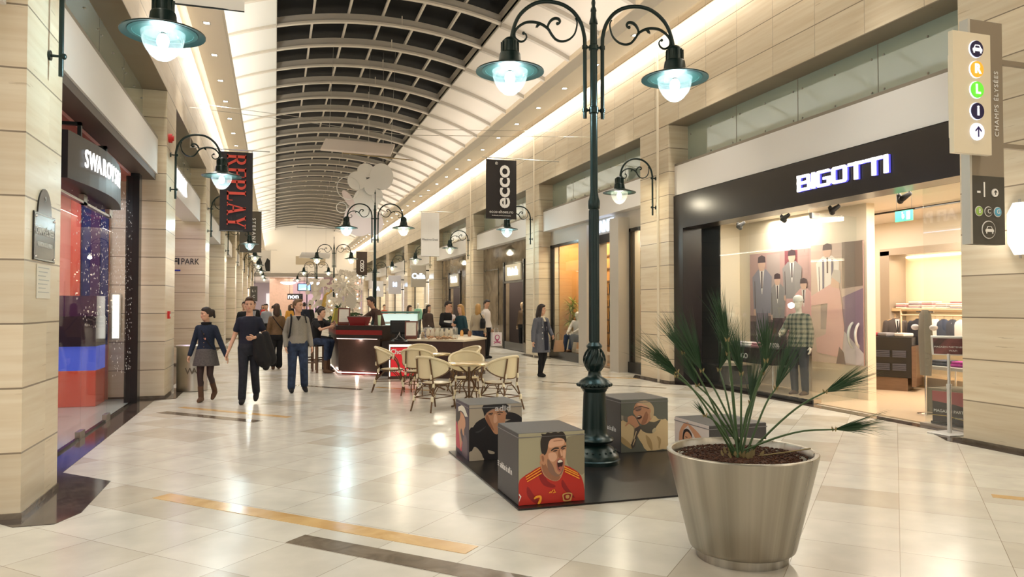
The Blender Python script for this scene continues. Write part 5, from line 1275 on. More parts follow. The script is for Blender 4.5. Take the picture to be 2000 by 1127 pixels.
# ============================================================ CAFE TABLES AND RATTAN CHAIRS
CREAM = bpy.data.materials.new('cream_weave'); CREAM.use_nodes = True; nt = CREAM.node_tree; b = nt.nodes['Principled BSDF']
tc = N(nt, 'TexCoord'); wv = N(nt, 'TexWave'); wv.inputs['Scale'].default_value = 60; wv.inputs['Distortion'].default_value = 1
nt.links.new(tc.outputs['Object'], wv.inputs['Vector']); nt.links.new(mixc(nt, wv.outputs['Fac'], (.60,.50,.30), (.74,.65,.44)), b.inputs['Base Color']); b.inputs['Roughness'].default_value = .35
MATS['cream_weave'] = CREAM
BAM = mat('bamboo_brown', (.13,.065,.025), .35, noise=.4, nscale=25); WRAP = mat('wrap_cream', (.72,.64,.45), .45)
def make_chair():
    r = empty('rattan_chair', (0,0,0), 'x', 'chair', 0, 'cream rattan cafe chairs')
    # seat faces +y (back at -y)
    MB().lathe([(.001,.455),(.19,.452),(.222,.445),(.228,.43),(.215,.42),(.001,.42)], (0,0.02,0), 28, sy=.95).build('seat', CREAM, r)
    MB().tube([(.225*math.cos(a), .02+.215*math.sin(a), .43) for a in [2*PI*i/24 for i in range(24)]], .014, 6, closed=True).build('seat_rim', BAM, r)
    # wraparound back shell
    mb = MB(); n = 20; vs = []
    for i in range(n+1):
        a = PI*1.5+(-1.45+2.9*i/n)      # around the rear
        w = math.cos((i/n-.5)*PI)**.8 if 0 < i < n else 0
        zc = .70; zt = zc+.02+.15*w; zb = zc-.03-.16*w
        R_ = .285
        for th in (0, .012):
            vs += [((R_+th)*math.cos(a), .02+(R_+th)*math.sin(a), zb), ((R_+.035*w+th)*math.cos(a), .02+(R_+.035*w+th)*math.sin(a), zt)]
    fs = []
    for i in range(n):
        p = 4*i; q = p+4
        fs += [(p,q,q+1,p+1), (p+2,p+3,q+3,q+2), (p+1,q+1,q+3,p+3), (p,p+2,q+2,q)]
    mb.add(vs, fs, 0, True); mb.build('backrest', CREAM, r)
    top, bot = [], []
    for i in range(25):
        t = i/24; a = PI*1.5+(-1.6+3.2*t); w = max(0, math.cos((t-.5)*PI))**.8
        top.append(((.295+.035*w)*math.cos(a), .02+(.295+.035*w)*math.sin(a), .715+.16*w))
        bot.append(((.292)*math.cos(a), .02+.292*math.sin(a), .685-.17*w))
    MB().tube(top, .022, 8).build('top_rail', CREAM, r)
    MB().tube(bot, .012, 6).build('lower_rail', BAM, r)
    for sx in (-1, 1):
        MB().tube([(sx*.235,-.34,0),(sx*.165,-.215,.43),(sx*.15,-.30,.86)] if False else [(sx*.21,-.36,0),(sx*.165,-.24,.42),(sx*.135,-.30,.84)], .0135, 7).build('rear_leg', BAM, r)
        MB().tube([(sx*.22,.27,0),(sx*.19,.17,.42)], .0135, 7).build('front_leg', BAM, r)
        MB().tube([(sx*.19,.17,.42),(sx*.255,.16,.50),(sx*.285,.12,.60),(sx*.285,.05,.69)], .013, 7).build('arm_support', BAM, r)
    s = MB()
    L = [(-.195,-.31,.22),(.195,-.31,.22),(.21,.23,.22),(-.21,.23,.22)]
    s.tube(L, .009, 6, closed=True)
    for (x0_,y0_),(x1_,y1_) in (((-.17,-.24),(.17,-.24)),((-.19,.17),(.19,.17)),((-.17,-.24),(-.19,.17)),((.17,-.24),(.19,.17))):
        s.tube([(x0_*1.1,y0_*1.15,.24),((x0_*.7+x1_*.3),(y0_*.7+y1_*.3),.40),((x0_*.3+x1_*.7),(y0_*.3+y1_*.7),.40),(x1_*1.1,y1_*1.15,.24)], .008, 6)
    s.build('stretcher', BAM, r)
    w = MB()
    for p, q in (((-.187,-.30,.21),.028),((.187,-.30,.21),.028),((-.206,.225,.21),.024),((.206,.225,.21),.024),((-.165,-.24,.42),.022),((.165,-.24,.42),.022),((-.19,.17,.42),.022),((.19,.17,.42),.022),((-.145,-.28,.56),.018),((.145,-.28,.56),.018),((-.285,.05,.69),.02),((.285,.05,.69),.02)):
        w.cap((p[0],p[1],p[2]-.025),(p[0],p[1],p[2]+.025), q, q*.8, 8)
    w.build('joint_wrapping', WRAP, r)
    return r
TW = wood('table_wood', (.60,.42,.20), (.74,.57,.32), (1,5,1), 3, .15)
def make_table(loc, label):
    r = empty('cafe_table', loc, label, 'table', 0, 'round cafe tables')
    MB().lathe([(.001,.715),(.37,.715),(.395,.72),(.40,.73),(.40,.742),(.39,.75),(.001,.75)], (0,0,0), 40).build('table_top', TW, r)
    MB().lathe([(.402,.722),(.406,.726),(.406,.744),(.402,.748),(.398,.748)], (0,0,0), 40).build('metal_edge', mat('brass_edge', (.6,.5,.3), .25, .9), r)
    MB().tube([(0,0,.06),(0,0,.72)], .022, 10).build('column', BAM, r)
    for k in range(3):
        a = 2*PI*k/3+.3; c, s = math.cos(a), math.sin(a)
        MB().tube([(.24*c,.24*s,.715),(.17*c,.17*s,.68),(.06*c,.06*s,.60),(.04*c,.04*s,.50),(.09*c,.09*s,.42),(.11*c,.11*s,.34),(.06*c,.06*s,.26),(.04*c,.04*s,.18)], .014, 7).build('scroll_brace', BAM, r)
        MB().tube([(.03*c,.03*s,.20),(.14*c,.14*s,.10),(.30*c,.30*s,.02),(.33*c,.33*s,.012)], .017, 7).build('foot', BAM, r)
    return r
make_table((3.07, 11.95, 0), 'nearer round wooden cafe table among rattan chairs')
make_table((2.95, 14.55, 0), 'farther round wooden cafe table among rattan chairs')
ch = make_chair()
chairs = [((2.50, 11.95), -1.25, 'rattan chair at the near table, left, its back to the view', -1),
 ((3.52, 11.72), .55, 'rattan chair at the near table, right, its back to the view', 0),
 ((3.20, 12.65), PI-.2, 'rattan chair on the far side of the near table, facing the view', 0),
 ((2.62, 14.15), -.5, 'rattan chair before the far table with its back straight to the view', 0),
 ((2.20, 14.80), -1.75, 'leftmost rattan chair, turned side on beside the Chocolate sign', 0),
 ((2.92, 15.25), PI, 'rattan chair behind the far table, mostly hidden by the others', 0),
 ((3.60, 14.35), 1.9, 'rattan chair right of the far table seen side on', 0)]
first = True
for (x, y), rz, lb, _ in chairs:
    if first: ch.location = (x, y, 0); ch.rotation_euler = (0,0,rz+.35); ch['label'] = lb; first = False
    else: dup(ch, (x, y, 0), rz, lb)
# ============================================================ PEOPLE
def remesh(mb, name, m, parent, vox, smooth=2, extra=None, sub=None):
    """weld overlapping closed shapes into one continuous surface"""
    me = bpy.data.meshes.new('tmp'); me.from_pydata(mb.v, [], mb.f); me.update()
    t = bpy.data.objects.new('tmp', me); COL.objects.link(t)
    r = t.modifiers.new('r', 'REMESH'); r.mode = 'VOXEL'; r.voxel_size = vox; r.use_smooth_shade = True
    if smooth:
        s = t.modifiers.new('s', 'SMOOTH'); s.factor = .5; s.iterations = smooth
    dg = bpy.context.evaluated_depsgraph_get(); ev = t.evaluated_get(dg)
    nm = bpy.data.meshes.new_from_object(ev, depsgraph=dg); nm.name = name
    bpy.data.objects.remove(t); bpy.data.meshes.remove(me)
    nm.materials.clear(); nm.materials.append(m)
    if extra:      # fingers: finer than the voxels, kept inside the same mesh
        bm = bmesh.new(); bm.from_mesh(nm)
        e = extra.mesh('e', m); bm.from_mesh(e); bm.to_mesh(nm); bm.free(); bpy.data.meshes.remove(e)
    nm.polygons.foreach_set('use_smooth', [True]*len(nm.polygons))
    o = bpy.data.objects.new(name, nm); COL.objects.link(o); o.parent = parent
    return o
CM = {}
def cloth(name, col=(.1,.1,.1), rough=.85, noise=.0, ns=40):
    return mat('cloth_'+name, col, rough, noise=noise, nscale=ns)
STD = dict(hipL=(.09,0,.93), hipR=(-.09,0,.93), kneeL=(.10,-.01,.50), kneeR=(-.10,-.01,.50), ankL=(.10,.03,.09), ankR=(-.10,.03,.09),
           shL=(.152,.01,1.385), shR=(-.152,.01,1.385), elL=(.212,.03,1.13), elR=(-.212,.03,1.13), wrL=(.235,-.03,.88), wrR=(-.235,-.03,.88),
           lean=(0,0), head=(0,0,0), toeL=None, toeR=None, handL=None, handR=None)
def V(*a): return Vector(a)
def person(name_label, loc, rz, h, o, pose={}, vox=.011, fem=False, seated=False, detail=1):
    P = dict(STD); P.update(pose); sc = h/1.75
    root = empty('person', (*loc, 0) if len(loc) == 2 else loc, name_label, 'person', rz)
    root.scale = (sc, sc, sc)
    J = {k: Vector(v) for k, v in P.items() if isinstance(v, tuple) and len(v) == 3 and k != 'head'}
    lx, ly = P['lean']; dz = P.get('drop', 0)
    def tz(z): # torso bend
        t = max(0, (z-.93)/.55); return lx*t*t*.6+lx*t*.4, ly*t*t*.6+ly*t*.4
    px, py, pz = P.get('pelvis', (0,0,.93)); pz -= .93
    skin = o.get('skin', SKIN)
    W_ = .92 if fem else 1.0
    def torso(mb, off, z0=.86, z1=1.47, flare=0, mid=0):
        prof = [(.80,.15,.10),(.86,.165,.115),(.93,.172 if fem else .165,.12),(1.00,.155,.11),(1.08,.128 if fem else .145,.10),(1.18,.128 if fem else .142,.102),(1.28,.148*W_,.112 if fem else .108),(1.35,.156*W_,.104),(1.40,.142*W_,.092),(1.435,.105,.078),(1.455,.078,.066),(1.475,.062,.060),(1.50,.056,.056)]
        rings = []
        for z, rx, ry in prof:
            if z < z0-.001 or z > z1+.001: continue
            a, b = tz(z); e = flare*max(0, (1.0-z))*3
            rings.append((px+a, py+b+.005, z+pz, rx+off+e, ry+off+e))
        mb.stack(rings, 20); return mb
    Rh = Euler((P['head'][0], P['head'][1], P['head'][2])).to_matrix().to_4x4()
    a, b = tz(1.50); nb = V(px+a, py+b+.012, 1.45+pz); hc = V(px+a*1.12, py+b*1.2-.012, 1.642+pz)
    TH = Matrix.Translation(hc) @ Rh
    body = MB(); torso(body, 0)
    body.cap(nb, hc+V(0,.012,-.07), .056, .05, 12)
    hp = [(0,-.038,-.118,.022,.022),(0,-.034,-.110,.036,.036),(0,-.028,-.09,.050,.054),(0,-.012,-.06,.062,.074),(0,-.002,-.02,.068,.087),(0,.002,.02,.073,.094),(0,.004,.05,.073,.095),(0,.008,.08,.065,.084),(0,.012,.103,.045,.058),(0,.014,.114,.018,.022)]
    body.stack(hp, 18, T=TH)
    body.cap((0,-.080,.012),(0,-.100,-.022), .008, .013, 8, T=TH)
    body.cap((-.012,-.082,-.055),(.012,-.082,-.055), .010, .010, 8, T=TH)
    body.cap((-.055,-.05,-.012),(-.028,-.072,-.02), .016, .014, 8, T=TH); body.cap((.055,-.05,-.012),(.028,-.072,-.02), .016, .014, 8, T=TH)
    body.cap((-.04,-.078,.032),(.04,-.078,.032), .013, .013, 8, T=TH)
    for s in (-1, 1): body.ball((s*.073,.012,-.005), .02, 10, sc=(.45,.8,1.35), T=TH)
    if o.get('wide'): pass
    legr = ((.085,.056),(.055,.036)) if not fem else ((.082,.050),(.050,.032))
    for S in 'LR':
        hp_, kn, an = J['hip'+S], J['knee'+S], J['ank'+S]
        body.cap(hp_, kn, legr[0][0], legr[0][1], 12).cap(kn, an, legr[1][0], legr[1][1], 12)
        calf = kn*.68+an*.32; back = V(0,.018,0); body.cap(calf+back, kn*.45+an*.55+back, legr[1][0]*.98, legr[1][0]*.8, 10)
        sh, el, wr = J['sh'+S], J['el'+S], J['wr'+S]
        body.cap(sh, el, .050 if not fem else .042, .038 if not fem else .032, 10).cap(el, wr, .037 if not fem else .031, .026 if not fem else .022, 10)
    fing = MB()
    for S in 'LR':
        el, wr = J['el'+S], J['wr'+S]; s = 1 if S == 'L' else -1
        hd = P['hand'+S]; d = Vector(hd).normalized() if hd else (wr-el).normalized()
        inw = V(-s, -.25, 0); inw = (inw-d*inw.dot(d)).normalized(); side = d.cross(inw).normalized()   # across the knuckles
        if side.y > 0: side = -side
        pm = wr+d*.045
        for q in (-.5, .5): body.cap(wr, wr+d*.078+side*.022*q*1.6, .021, .017, 8)
        body.cap(wr+side*.008, wr+d*.055, .022, .022, 8)
        curl = P.get('curl'+S, .35)
        for i, (ln, off) in enumerate(((.068,.030),(.076,.011),(.070,-.009),(.055,-.028))):
            b0 = wr+d*.076+side*off; d1 = (d+inw*curl*.6).normalized(); b1 = b0+d1*ln*.5; d2 = (d+inw*curl*2.2).normalized(); b2 = b1+d2*ln*.5
            fing.cap(b0-d*.012, b1, .0092, .0084, 7).cap(b1, b2, .0084, .007, 7)
        t0 = wr+d*.028+side*.022; t1 = t0+(d*.6+side*.75+inw*.35).normalized()*.038; t2 = t1+(d*.9+side*.2+inw*.5).normalized()*.03
        fing.cap(t0, t1, .0115, .0098, 7).cap(t1, t2, .0098, .008, 7)
    def foot(mb, S, r=.038, up=0, heel=0):
        an = J['ank'+S]; f = P['toe'+S]; f = Vector(f) if f else V(0,-1,-.28)
        f.normalize(); base = an+V(0,.02,-.045) if P['toe'+S] is None else an+V(0,0,-.03)
        if P['toe'+S] is None:
            hl = V(an.x, an.y+.03, r); tt = V(an.x+f.x*.15, an.y-.145, r*.72)
        else: hl = an+V(0,.02,-.045); tt = an+f*.17+V(0,0,-.03)
        mb.cap(hl, hl*.45+tt*.55+V(0,0,.004), r, r*.98, 10).cap(hl*.4+tt*.6, tt, r*.95, r*.72, 10).cap(an+V(0,0,.0), hl+V(0,-.02,.015), r*.95, r, 10)
        if heel: mb.cap(hl+V(0,.0,-.01), hl+V(0,.012,-.04), .02, .016, 8)
    for S in 'LR': foot(body, S, .034)
    remesh(body, 'body', skin, root, vox, 2, fing)
    # face
    if P.get('face', True) and detail:
        e = MB()
        for s in (-1, 1): e.ball((s*.030,-.0845,.012), .011, 8, sc=(1.25,.5,.6), T=TH)
        e.build('eyes', mat('eye_dark', (.05,.035,.03), .3), root)
        e = MB()
        for s in (-1, 1): e.cap((s*.017,-.093,.034),(s*.046,-.084,.036), .0045, .0035, 6, T=TH)
        e.build('eyebrows', o.get('hairm', mat('hair_dark', (.025,.016,.012), .6)), root)
        e = MB(); e.cap((-.020,-.0885,-.056),(0,-.094,-.054), .0045, .006, 6, T=TH).cap((0,-.094,-.054),(.020,-.0885,-.056), .006, .0045, 6, T=TH)
        e.build('lips', mat('lips', (.42,.14,.11), .5), root)
    # hair
    hm = o.get('hairm', mat('hair_dark', (.025,.016,.012), .6)); hs = o.get('hair', 'short')
    hb = MB()
    if hs != 'none':
        g = .005 if hs == 'short' else .012
        hb.stack([(0,.040,-.05,.055,.055),(0,.038,-.02,.070+g*.6,.066+g),(0,.032,.02,.074+g,.074+g),(0,.024,.05,.073+g,.084+g),(0,.014,.075,.070+g,.085+g),(0,.002,.098,.063+g,.082+g),(0,-.002,.118,.052+g,.066+g),(0,.0,.134,.034+g,.042+g),(0,.002,.142+g*.5,.012,.014)], 18, T=TH)
        if hs == 'short':
            hb.cap((-.03,-.070,.108),(.035,-.070,.112), .020, .020, 8, T=TH)
            for s in (-1,1): hb.cap((s*.070,-.008,.06),(s*.073,.0,.005), .014, .009, 8, T=TH)
        if hs in ('long','back'):
            hb.cap((0,.05,.02),(0,.085,-.16), .078, .07, 12, T=TH); hb.cap((0,.08,-.12),(0,.075,-.26), .075, .045, 12, T=TH)
            for s in (-1,1): hb.cap((s*.06,-.01,.06),(s*.074,.02,-.10), .026, .028, 8, T=TH); hb.cap((s*.074,.02,-.10),(s*.07,.03,-.2), .03, .02, 8, T=TH)
            hb.cap((-.045,-.06,.095),(.02,-.075,.10), .022, .020, 8, T=TH)
        if hs in ('pony','bun'):
            hb.cap((-.04,-.062,.09),(.04,-.062,.09), .022, .022, 8, T=TH); hb.cap((0,.09,.07),(.0,.125,.06), .03, .036, 8, T=TH)
        if hs == 'pony': hb.cap((0,.125,.06),(0,.15,-.05), .034, .022, 8, T=TH)
        remesh(hb, 'hair', hm, root, vox*.9, 1)
    # trousers / tights
    if o.get('pants'):
        mb = MB(); off = o.get('pfit', .016)
        torso(mb, .018, .80, 1.0)
        for S in 'LR':
            hp_, kn, an = J['hip'+S], J['knee'+S], J['ank'+S]
            mb.cap(hp_+V(0,0,.0), kn, legr[0][0]+off, legr[0][1]+off+.004, 12)
            e_ = an*.97+kn*.03; mb.cap(kn, e_, legr[0][1]+off+.003, legr[1][1]+off+.012+o.get('pflare',0), 12)
            cf = kn*.68+an*.32+V(0,.014,0); mb.cap(kn, cf, legr[1][0]+off, legr[1][0]+off, 10)
        remesh(mb, 'trousers', o['pants'], root, vox, 2)
    if o.get('tights'):
        mb = MB()
        for S in 'LR':
            hp_, kn, an = J['hip'+S], J['knee'+S], J['ank'+S]
            mb.cap(hp_, kn, legr[0][0]+.008, legr[0][1]+.008, 12).cap(kn, an, legr[1][0]+.007, legr[1][1]+.007, 12)
            cf = kn*.68+an*.32+V(0,.018,0); mb.cap(cf, kn*.45+an*.55+V(0,.015,0), legr[1][0]+.007, legr[1][0]*.8+.007, 10)
        remesh(mb, 'tights', o['tights'], root, vox, 1)
    if o.get('skirt'):
        m_, zl, fl = o['skirt']; mb = MB(); rings = []
        for t in range(7):
            z = 1.03-(1.03-zl)*t/6; rings.append((px, py+.005, z+pz, .150+fl*t/6+.02*(t > 0), .115+fl*.8*t/6+.02*(t > 0)))
        mb.stack(list(reversed(rings)), 22); remesh(mb, 'skirt', m_, root, vox, 2)
    # shoes
    if o.get('shoes'):
        mb = MB(); bt = o.get('boot', 0)
        for S in 'LR':
            foot(mb, S, .049, heel=o.get('heel', 0))
            if bt: an, kn = J['ank'+S], J['knee'+S]; mb.cap(an, an+(kn-an).normalized()*bt, .050, .052, 12)
        remesh(mb, 'shoes', o['shoes'], root, vox*.9, 1)
    # top
    if o.get('top'):
        mb = MB(); off = o.get('tfit', .016); z0 = o.get('them', .90)
        torso(mb, off, min(z0+.04, .93) if z0 > .8 else .80, 1.457)
        if z0 < .8:   # long coat
            w0, w1 = .185+off, o.get('hemw', .25)
            mb.stack([(px, py+.005, z0+pz, w1, w1*.72),(px, py+.005, (z0+.93)/2+pz, (w0+w1)/2, (w0+w1)*.36),(px, py+.005, .95+pz, w0, .125+off),(px,py+.005,1.05+pz,.155+off,.105+off)], 20)
        for S in 'LR':
            sh, el, wr = J['sh'+S], J['el'+S], J['wr'+S]
            sl = o.get('sleeve', 'long')
            mb.cap(sh, V(px+tz(1.36)[0]+(.08 if S == 'L' else -.08), py+tz(1.36)[1], 1.38+pz), .048+off*.4, .062, 10)
            mb.cap(sh+V(0,0,.006), V(px+tz(1.4)[0]+(.045 if S == 'L' else -.045), py+tz(1.4)[1]+.01, 1.432+pz), .040+off*.4, .030+off*.3, 10)
            if sl == 'long': mb.cap(sh, el, .040+off, .036+off*.8, 12).cap(el, wr-(wr-el)*.04, .038+off*.8, .030+off*.6, 12)
            elif sl == 'short': mb.cap(sh, sh*.42+el*.58, .045+off, .050+off*.8, 12)
            elif sl == 'rolled': mb.cap(sh, el, .048+off, .042+off*.8, 12).cap(el, el*.55+wr*.45, .044+off*.8, .04+off*.6, 12)
        if o.get('collar'):
            a_, b_ = tz(1.47); mb.lathe([(.062,0),(.078,.0),(.085,.045),(.066,.05)], (px+a_, py+b_+.01, 1.445+pz), 14)
        remesh(mb, o.get('topname', 'top'), o['top'], root, vox, 2)
    return root, J, TH
def strap(root, pts, m, r=.012, name='bag_strap'): MB().tube(pts, r, 6).build(name, m, root)
HB = mat('hair_brown', (.055,.028,.014), .6); HD = mat('hair_dark', (.025,.016,.012), .6); HBL = mat('hair_blond', (.42,.24,.08), .6); HG = mat('hair_sandy', (.13,.075,.035), .6)
DEN = cloth('denim_dark', (.012,.020,.042), .9, .35, 60); NAVY = cloth('navy', (.009,.011,.024)); BK = cloth('black', (.007,.0065,.0075)); JEAN = cloth('jeans', (.026,.042,.085), .9, .45, 14)
GRYS = cloth('sweater_grey', (.27,.245,.205), .95, .15, 90); TIGHT = mat('tights_brown', (.035,.018,.016), .6); SUEDE = cloth('boots_brown', (.10,.052,.028)); SKG = cloth('skirt_grey', (.10,.09,.085), .9, .4, 60)
OLV = cloth('olive_brown', (.15,.085,.035), .6, .2, 20); COATG = cloth('coat_grey', (.12,.125,.15), .95, .25, 80)
# woman in denim jacket (walking, looking to her right)
r, J, TH = person('young woman in denim jacket and grey skirt walking hand in hand with a man', (-1.15, 14.15), -.22, 1.64,
  dict(top=DEN, tfit=.02, them=.98, collar=1, topname='denim_jacket', skirt=(SKG, .68, .075), tights=TIGHT, shoes=SUEDE, boot=.20, hair='pony', hairm=HD),
  dict(kneeR=(-.09,-.05,.50), ankR=(-.085,.0,.09), kneeL=(.09,-.06,.52), ankL=(.10,.20,.20), toeL=(0,-.75,-.65), wrL=(.38,-.04,.86), elL=(.25,.03,1.12), wrR=(-.28,-.06,.88), elR=(-.235,.04,1.13), head=(0,0,-.95)), .0095, True)
strap(r, [(-.13,.03,1.44),(-.05,-.125,1.33),(.03,-.145,1.2),(.10,-.14,1.08),(.16,-.08,1.0)], BK, .009); MB().box(.015,-.158,1.17,.04,-.145,1.21).build('buckle', CHROME, r)
mb = MB()
for z in (1.04,1.12,1.2,1.28): mb.ball((-.0,-.142,z), .008, 6)
mb.build('jacket_buttons', mat('button_brass', (.4,.28,.12), .3, .8), r)
MB().lathe([(.05,0),(.085,.0),(.098,.05),(.07,.065),(.055,.04)], (0,-.005,1.44), 16).build('dark_collar', BK, r)
# tall man in navy T-shirt carrying a black coat
r, J, TH = person('young man in navy T-shirt carrying a black coat over his arm', (-.42, 13.75), -.05, 1.82,
  dict(top=NAVY, tfit=.014, sleeve='short', them=.90, topname='t_shirt', pants=BK if False else cloth('jeans_black', (.016,.018,.026), .9, .3, 20), pfit=.012, pflare=.005, shoes=BK, hair='short', hairm=HB),
  dict(kneeR=(-.085,-.10,.51), ankR=(-.10,-.12,.09), kneeL=(.09,-.02,.52), ankL=(.105,.16,.17), toeL=(0,-.85,-.5), wrR=(-.33,-.05,.86), elR=(-.24,.02,1.12), elL=(.24,.03,1.14), wrL=(.10,-.20,1.10), handL=(-.6,-.5,-.1), curlL=.9, head=(.05,0,.0)), .0095)
mb = MB(); mb.cap((.17,-.14,1.10),(.24,-.10,.72), .075, .13, 12).cap((.26,-.06,1.14),(.33,-.02,.74), .07, .12, 12).cap((.28,-.03,.80),(.27,-.05,.60), .12, .06, 12).cap((.12,-.17,1.02),(.15,-.15,.78), .06, .08, 10)
remesh(mb, 'carried_coat', BK, r, .012, 3)
# sweater man
r, J, TH = person('young man in grey V-neck sweater and blue jeans with a backpack strap', (.43, 15.15), .06, 1.80,
  dict(top=GRYS, tfit=.02, them=.92, topname='sweater', pants=JEAN, pfit=.02, pflare=.004, shoes=BK, hair='short', hairm=HG),
  dict(kneeR=(-.10,-.03,.50), ankR=(-.11,.01,.09), kneeL=(.11,-.06,.52), ankL=(.14,.10,.12), toeL=(.1,-.9,-.35), wrL=(.25,-.05,.88), wrR=(-.22,-.06,.88), elR=(-.225,.04,1.13), head=(0,0,.85)), .0095)
MB().slab([(-.05,-.142,1.45),(.05,-.142,1.45),(.0,-.155,1.36)], .01, 0, (0,-1,0)).build('shirt_neck', BK, r)
strap(r, [(-.115,.11,1.42),(-.125,.02,1.475),(-.125,-.09,1.43),(-.135,-.135,1.32),(-.15,-.12,1.15),(-.165,.0,1.02)], BK, .017, 'backpack_strap')
strap(r, [(.12,.11,1.42),(.13,.02,1.475),(.13,-.09,1.43),(.15,-.12,1.32)], BK, .013, 'backpack_strap')
mb = MB(); mb.stack([(0,.20,1.0,.13,.08),(0,.22,1.1,.15,.10),(0,.21,1.3,.145,.09),(0,.19,1.42,.11,.06)], 16); remesh(mb, 'backpack', BK, r, .014, 2)
# woman in brown jacket walking away
r, J, TH = person('woman in olive brown jacket and dark trousers walking away', (.05, 20.9), PI+.1, 1.72,
  dict(top=OLV, tfit=.022, them=.95, topname='jacket', pants=BK, pfit=.022, pflare=.03, shoes=SUEDE, hair='long', hairm=HB),
  dict(kneeR=(-.08,-.06,.50), ankR=(-.07,-.06,.09), kneeL=(.10,.0,.5), ankL=(.10,.14,.14), face=False), .013, True, detail=0)
strap(r, [(.12,.10,1.43),(.0,.145,1.25),(-.12,.15,1.1),(-.2,.10,.98)], BK, .012)
mb = MB(); mb.stack([(-.24,.08,.80,.05,.12),(-.25,.08,.9,.06,.13),(-.24,.08,1.0,.045,.11)], 12); remesh(mb, 'shoulder_bag', BK, r, .014, 2)
# woman in grey coat
r, J, TH = person('dark haired woman in long grey coat holding a tan handbag', (6.05, 16.65), .28, 1.70,
  dict(top=COATG, tfit=.03, them=.60, hemw=.25, topname='coat', tights=BK, shoes=BK, boot=.16, heel=1, hair='long', hairm=HD, collar=0),
  dict(kneeR=(-.05,-.04,.50), ankR=(-.03,.02,.12), kneeL=(.07,-.05,.5), ankL=(.05,.08,.14), elL=(.26,.03,1.16), wrL=(.25,-.10,1.02), wrR=(-.27,-.03,.88), head=(0,.0,.75)), .0095, True)
mb = MB()
for z in (1.22,1.08,.94):
    mb.ball((-.075,-.152,z), .014, 8); mb.ball((.035,-.155,z), .014, 8)
mb.build('coat_buttons', mat('pearl_button', (.75,.72,.68), .3), r)
MB().slab([(-.02,-.165,.66),(.09,-.165,.66),(.07,-.150,1.36),(-.02,-.150,1.36)], .012, 0, (0,-1,0)).build('dark_dress_front', NAVY, r)
mb = MB(); mb.lathe([(.06,.0),(.085,.01),(.09,.04),(.07,.06),(.055,.05)], (0,-.005,1.43), 16); mb.cap((.0,-.10,1.42),(.02,-.13,1.34), .035, .03, 10); mb.build('cream_scarf', mat('scarf_cream', (.72,.64,.48), .8), r)
for s in (-1,1): MB().slab([(s*.02,-.158,1.12),(s*.10,-.145,1.30),(s*.085,-.13,1.43),(s*.05,-.135,1.42)], .014, 0, (0,-1,0)).build('lapel', COATG, r)
bag = empty('handbag', (6.05+.40, 16.65-.12, .60), 'tan leather handbag held by the woman in the grey coat', 'bag', .28)
MB().stack([(0,0,.0,.16,.06),(0,0,.1,.155,.065),(0,0,.2,.13,.05),(0,0,.27,.12,.02)], 14).build('body', mat('tan_leather', (.30,.17,.09), .45), bag)
MB().tube([(-.08,0,.26),(-.07,0,.40),(.0,0,.46),(.07,0,.40),(.08,0,.26)], .008, 6).build('handle', mat('tan_leather'), bag)

# group at the right hand counter
GP = dict(vox=.013)
r, J, TH = person('dark haired man in black jacket with a white chest band at the counter', (4.62, 20.6), .7, 1.80,
  dict(top=BK, tfit=.03, them=.88, topname='jacket', pants=BK, shoes=BK, hair='short', hairm=HD), dict(head=(.35,0,.2), elR=(-.25,-.02,1.15), wrR=(-.12,-.24,1.12), lean=(0,-.04)), **GP)
MB().stack([(0,.0,1.17,.188,.148),(0,-.005,1.24,.192,.150)], 20).build('white_band', WHT, r)
r, J, TH = person('blonde woman in dark teal top beside the man with the white chest band', (5.02, 20.5), -1.1, 1.70,
  dict(top=cloth('teal', (.012,.045,.06)), tfit=.022, them=.86, topname='top', pants=JEAN, shoes=BK, hair='long', hairm=HBL), dict(elR=(-.22,-.04,1.16), wrR=(-.06,-.2,1.30)), fem=True, **GP)
mb = MB(); mb.stack([(.25,-.05,.85,.06,.15),(.26,-.05,.98,.06,.17),(.25,-.05,1.08,.03,.13)], 12); remesh(mb, 'shoulder_bag', BK, r, .014, 2)
r, J, TH = person('blonde woman in beige jacket and jeans seen from behind', (6.05, 22.45), PI-.6, 1.72,
  dict(top=cloth('beige', (.42,.34,.24)), tfit=.025, them=.95, topname='jacket', pants=JEAN, pfit=.02, shoes=BK, hair='long', hairm=HBL), dict(face=False), fem=True, **GP)
mb = MB(); mb.stack([(-.20,.12,1.0,.07,.15),(-.21,.12,1.2,.08,.16),(-.2,.12,1.32,.05,.12)], 12); remesh(mb, 'dark_bag', BK, r, .014, 2)
strap(r, [(-.2,.1,1.3),(-.1,.06,1.47)], BK, .014)
r, J, TH = person('tall man in white shirt facing the blonde woman in beige', (6.46, 22.95), .75, 1.86,
  dict(top=cloth('white_shirt', (.62,.58,.55)), tfit=.02, them=.88, collar=1, topname='shirt', pants=BK, shoes=BK, hair='short', hairm=HD), dict(head=(.3,0,-.15), wrL=(.25,-.03,.89)), **GP)
bg_ = empty('shopping_bag', (6.70, 22.62, .42), 'white paper shopping bag with a purple knot logo', 'bag', .2)
MB().box(-.17,-.06,0,.17,.06,.42).build('body', mat('bag_paper', (.75,.68,.70), .5), bg_)
kn = MB(); PU = mat('logo_purple', (.35,.01,.12), .5)
kn.tube([(.075*math.cos(a), -.064, .27+.075*math.sin(a)) for a in [2*PI*i/16 for i in range(16)]], .012, 6, closed=True)
kn.tube([(-.12,-.064,.08),(-.03,-.064,.13),(.05,-.064,.20)], .012, 6).tube([(.12,-.064,.08),(.03,-.064,.13),(-.05,-.064,.20)], .012, 6).tube([(-.12,-.064,.14),(0,-.064,.10),(.12,-.064,.14)], .010, 6)
kn.build('printed_knot', PU, bg_)
MB().tube([(-.07,0,.42),(-.05,0,.56),(.05,0,.56),(.07,0,.42)], .005, 6).build('handle', mat('bag_paper'), bg_)
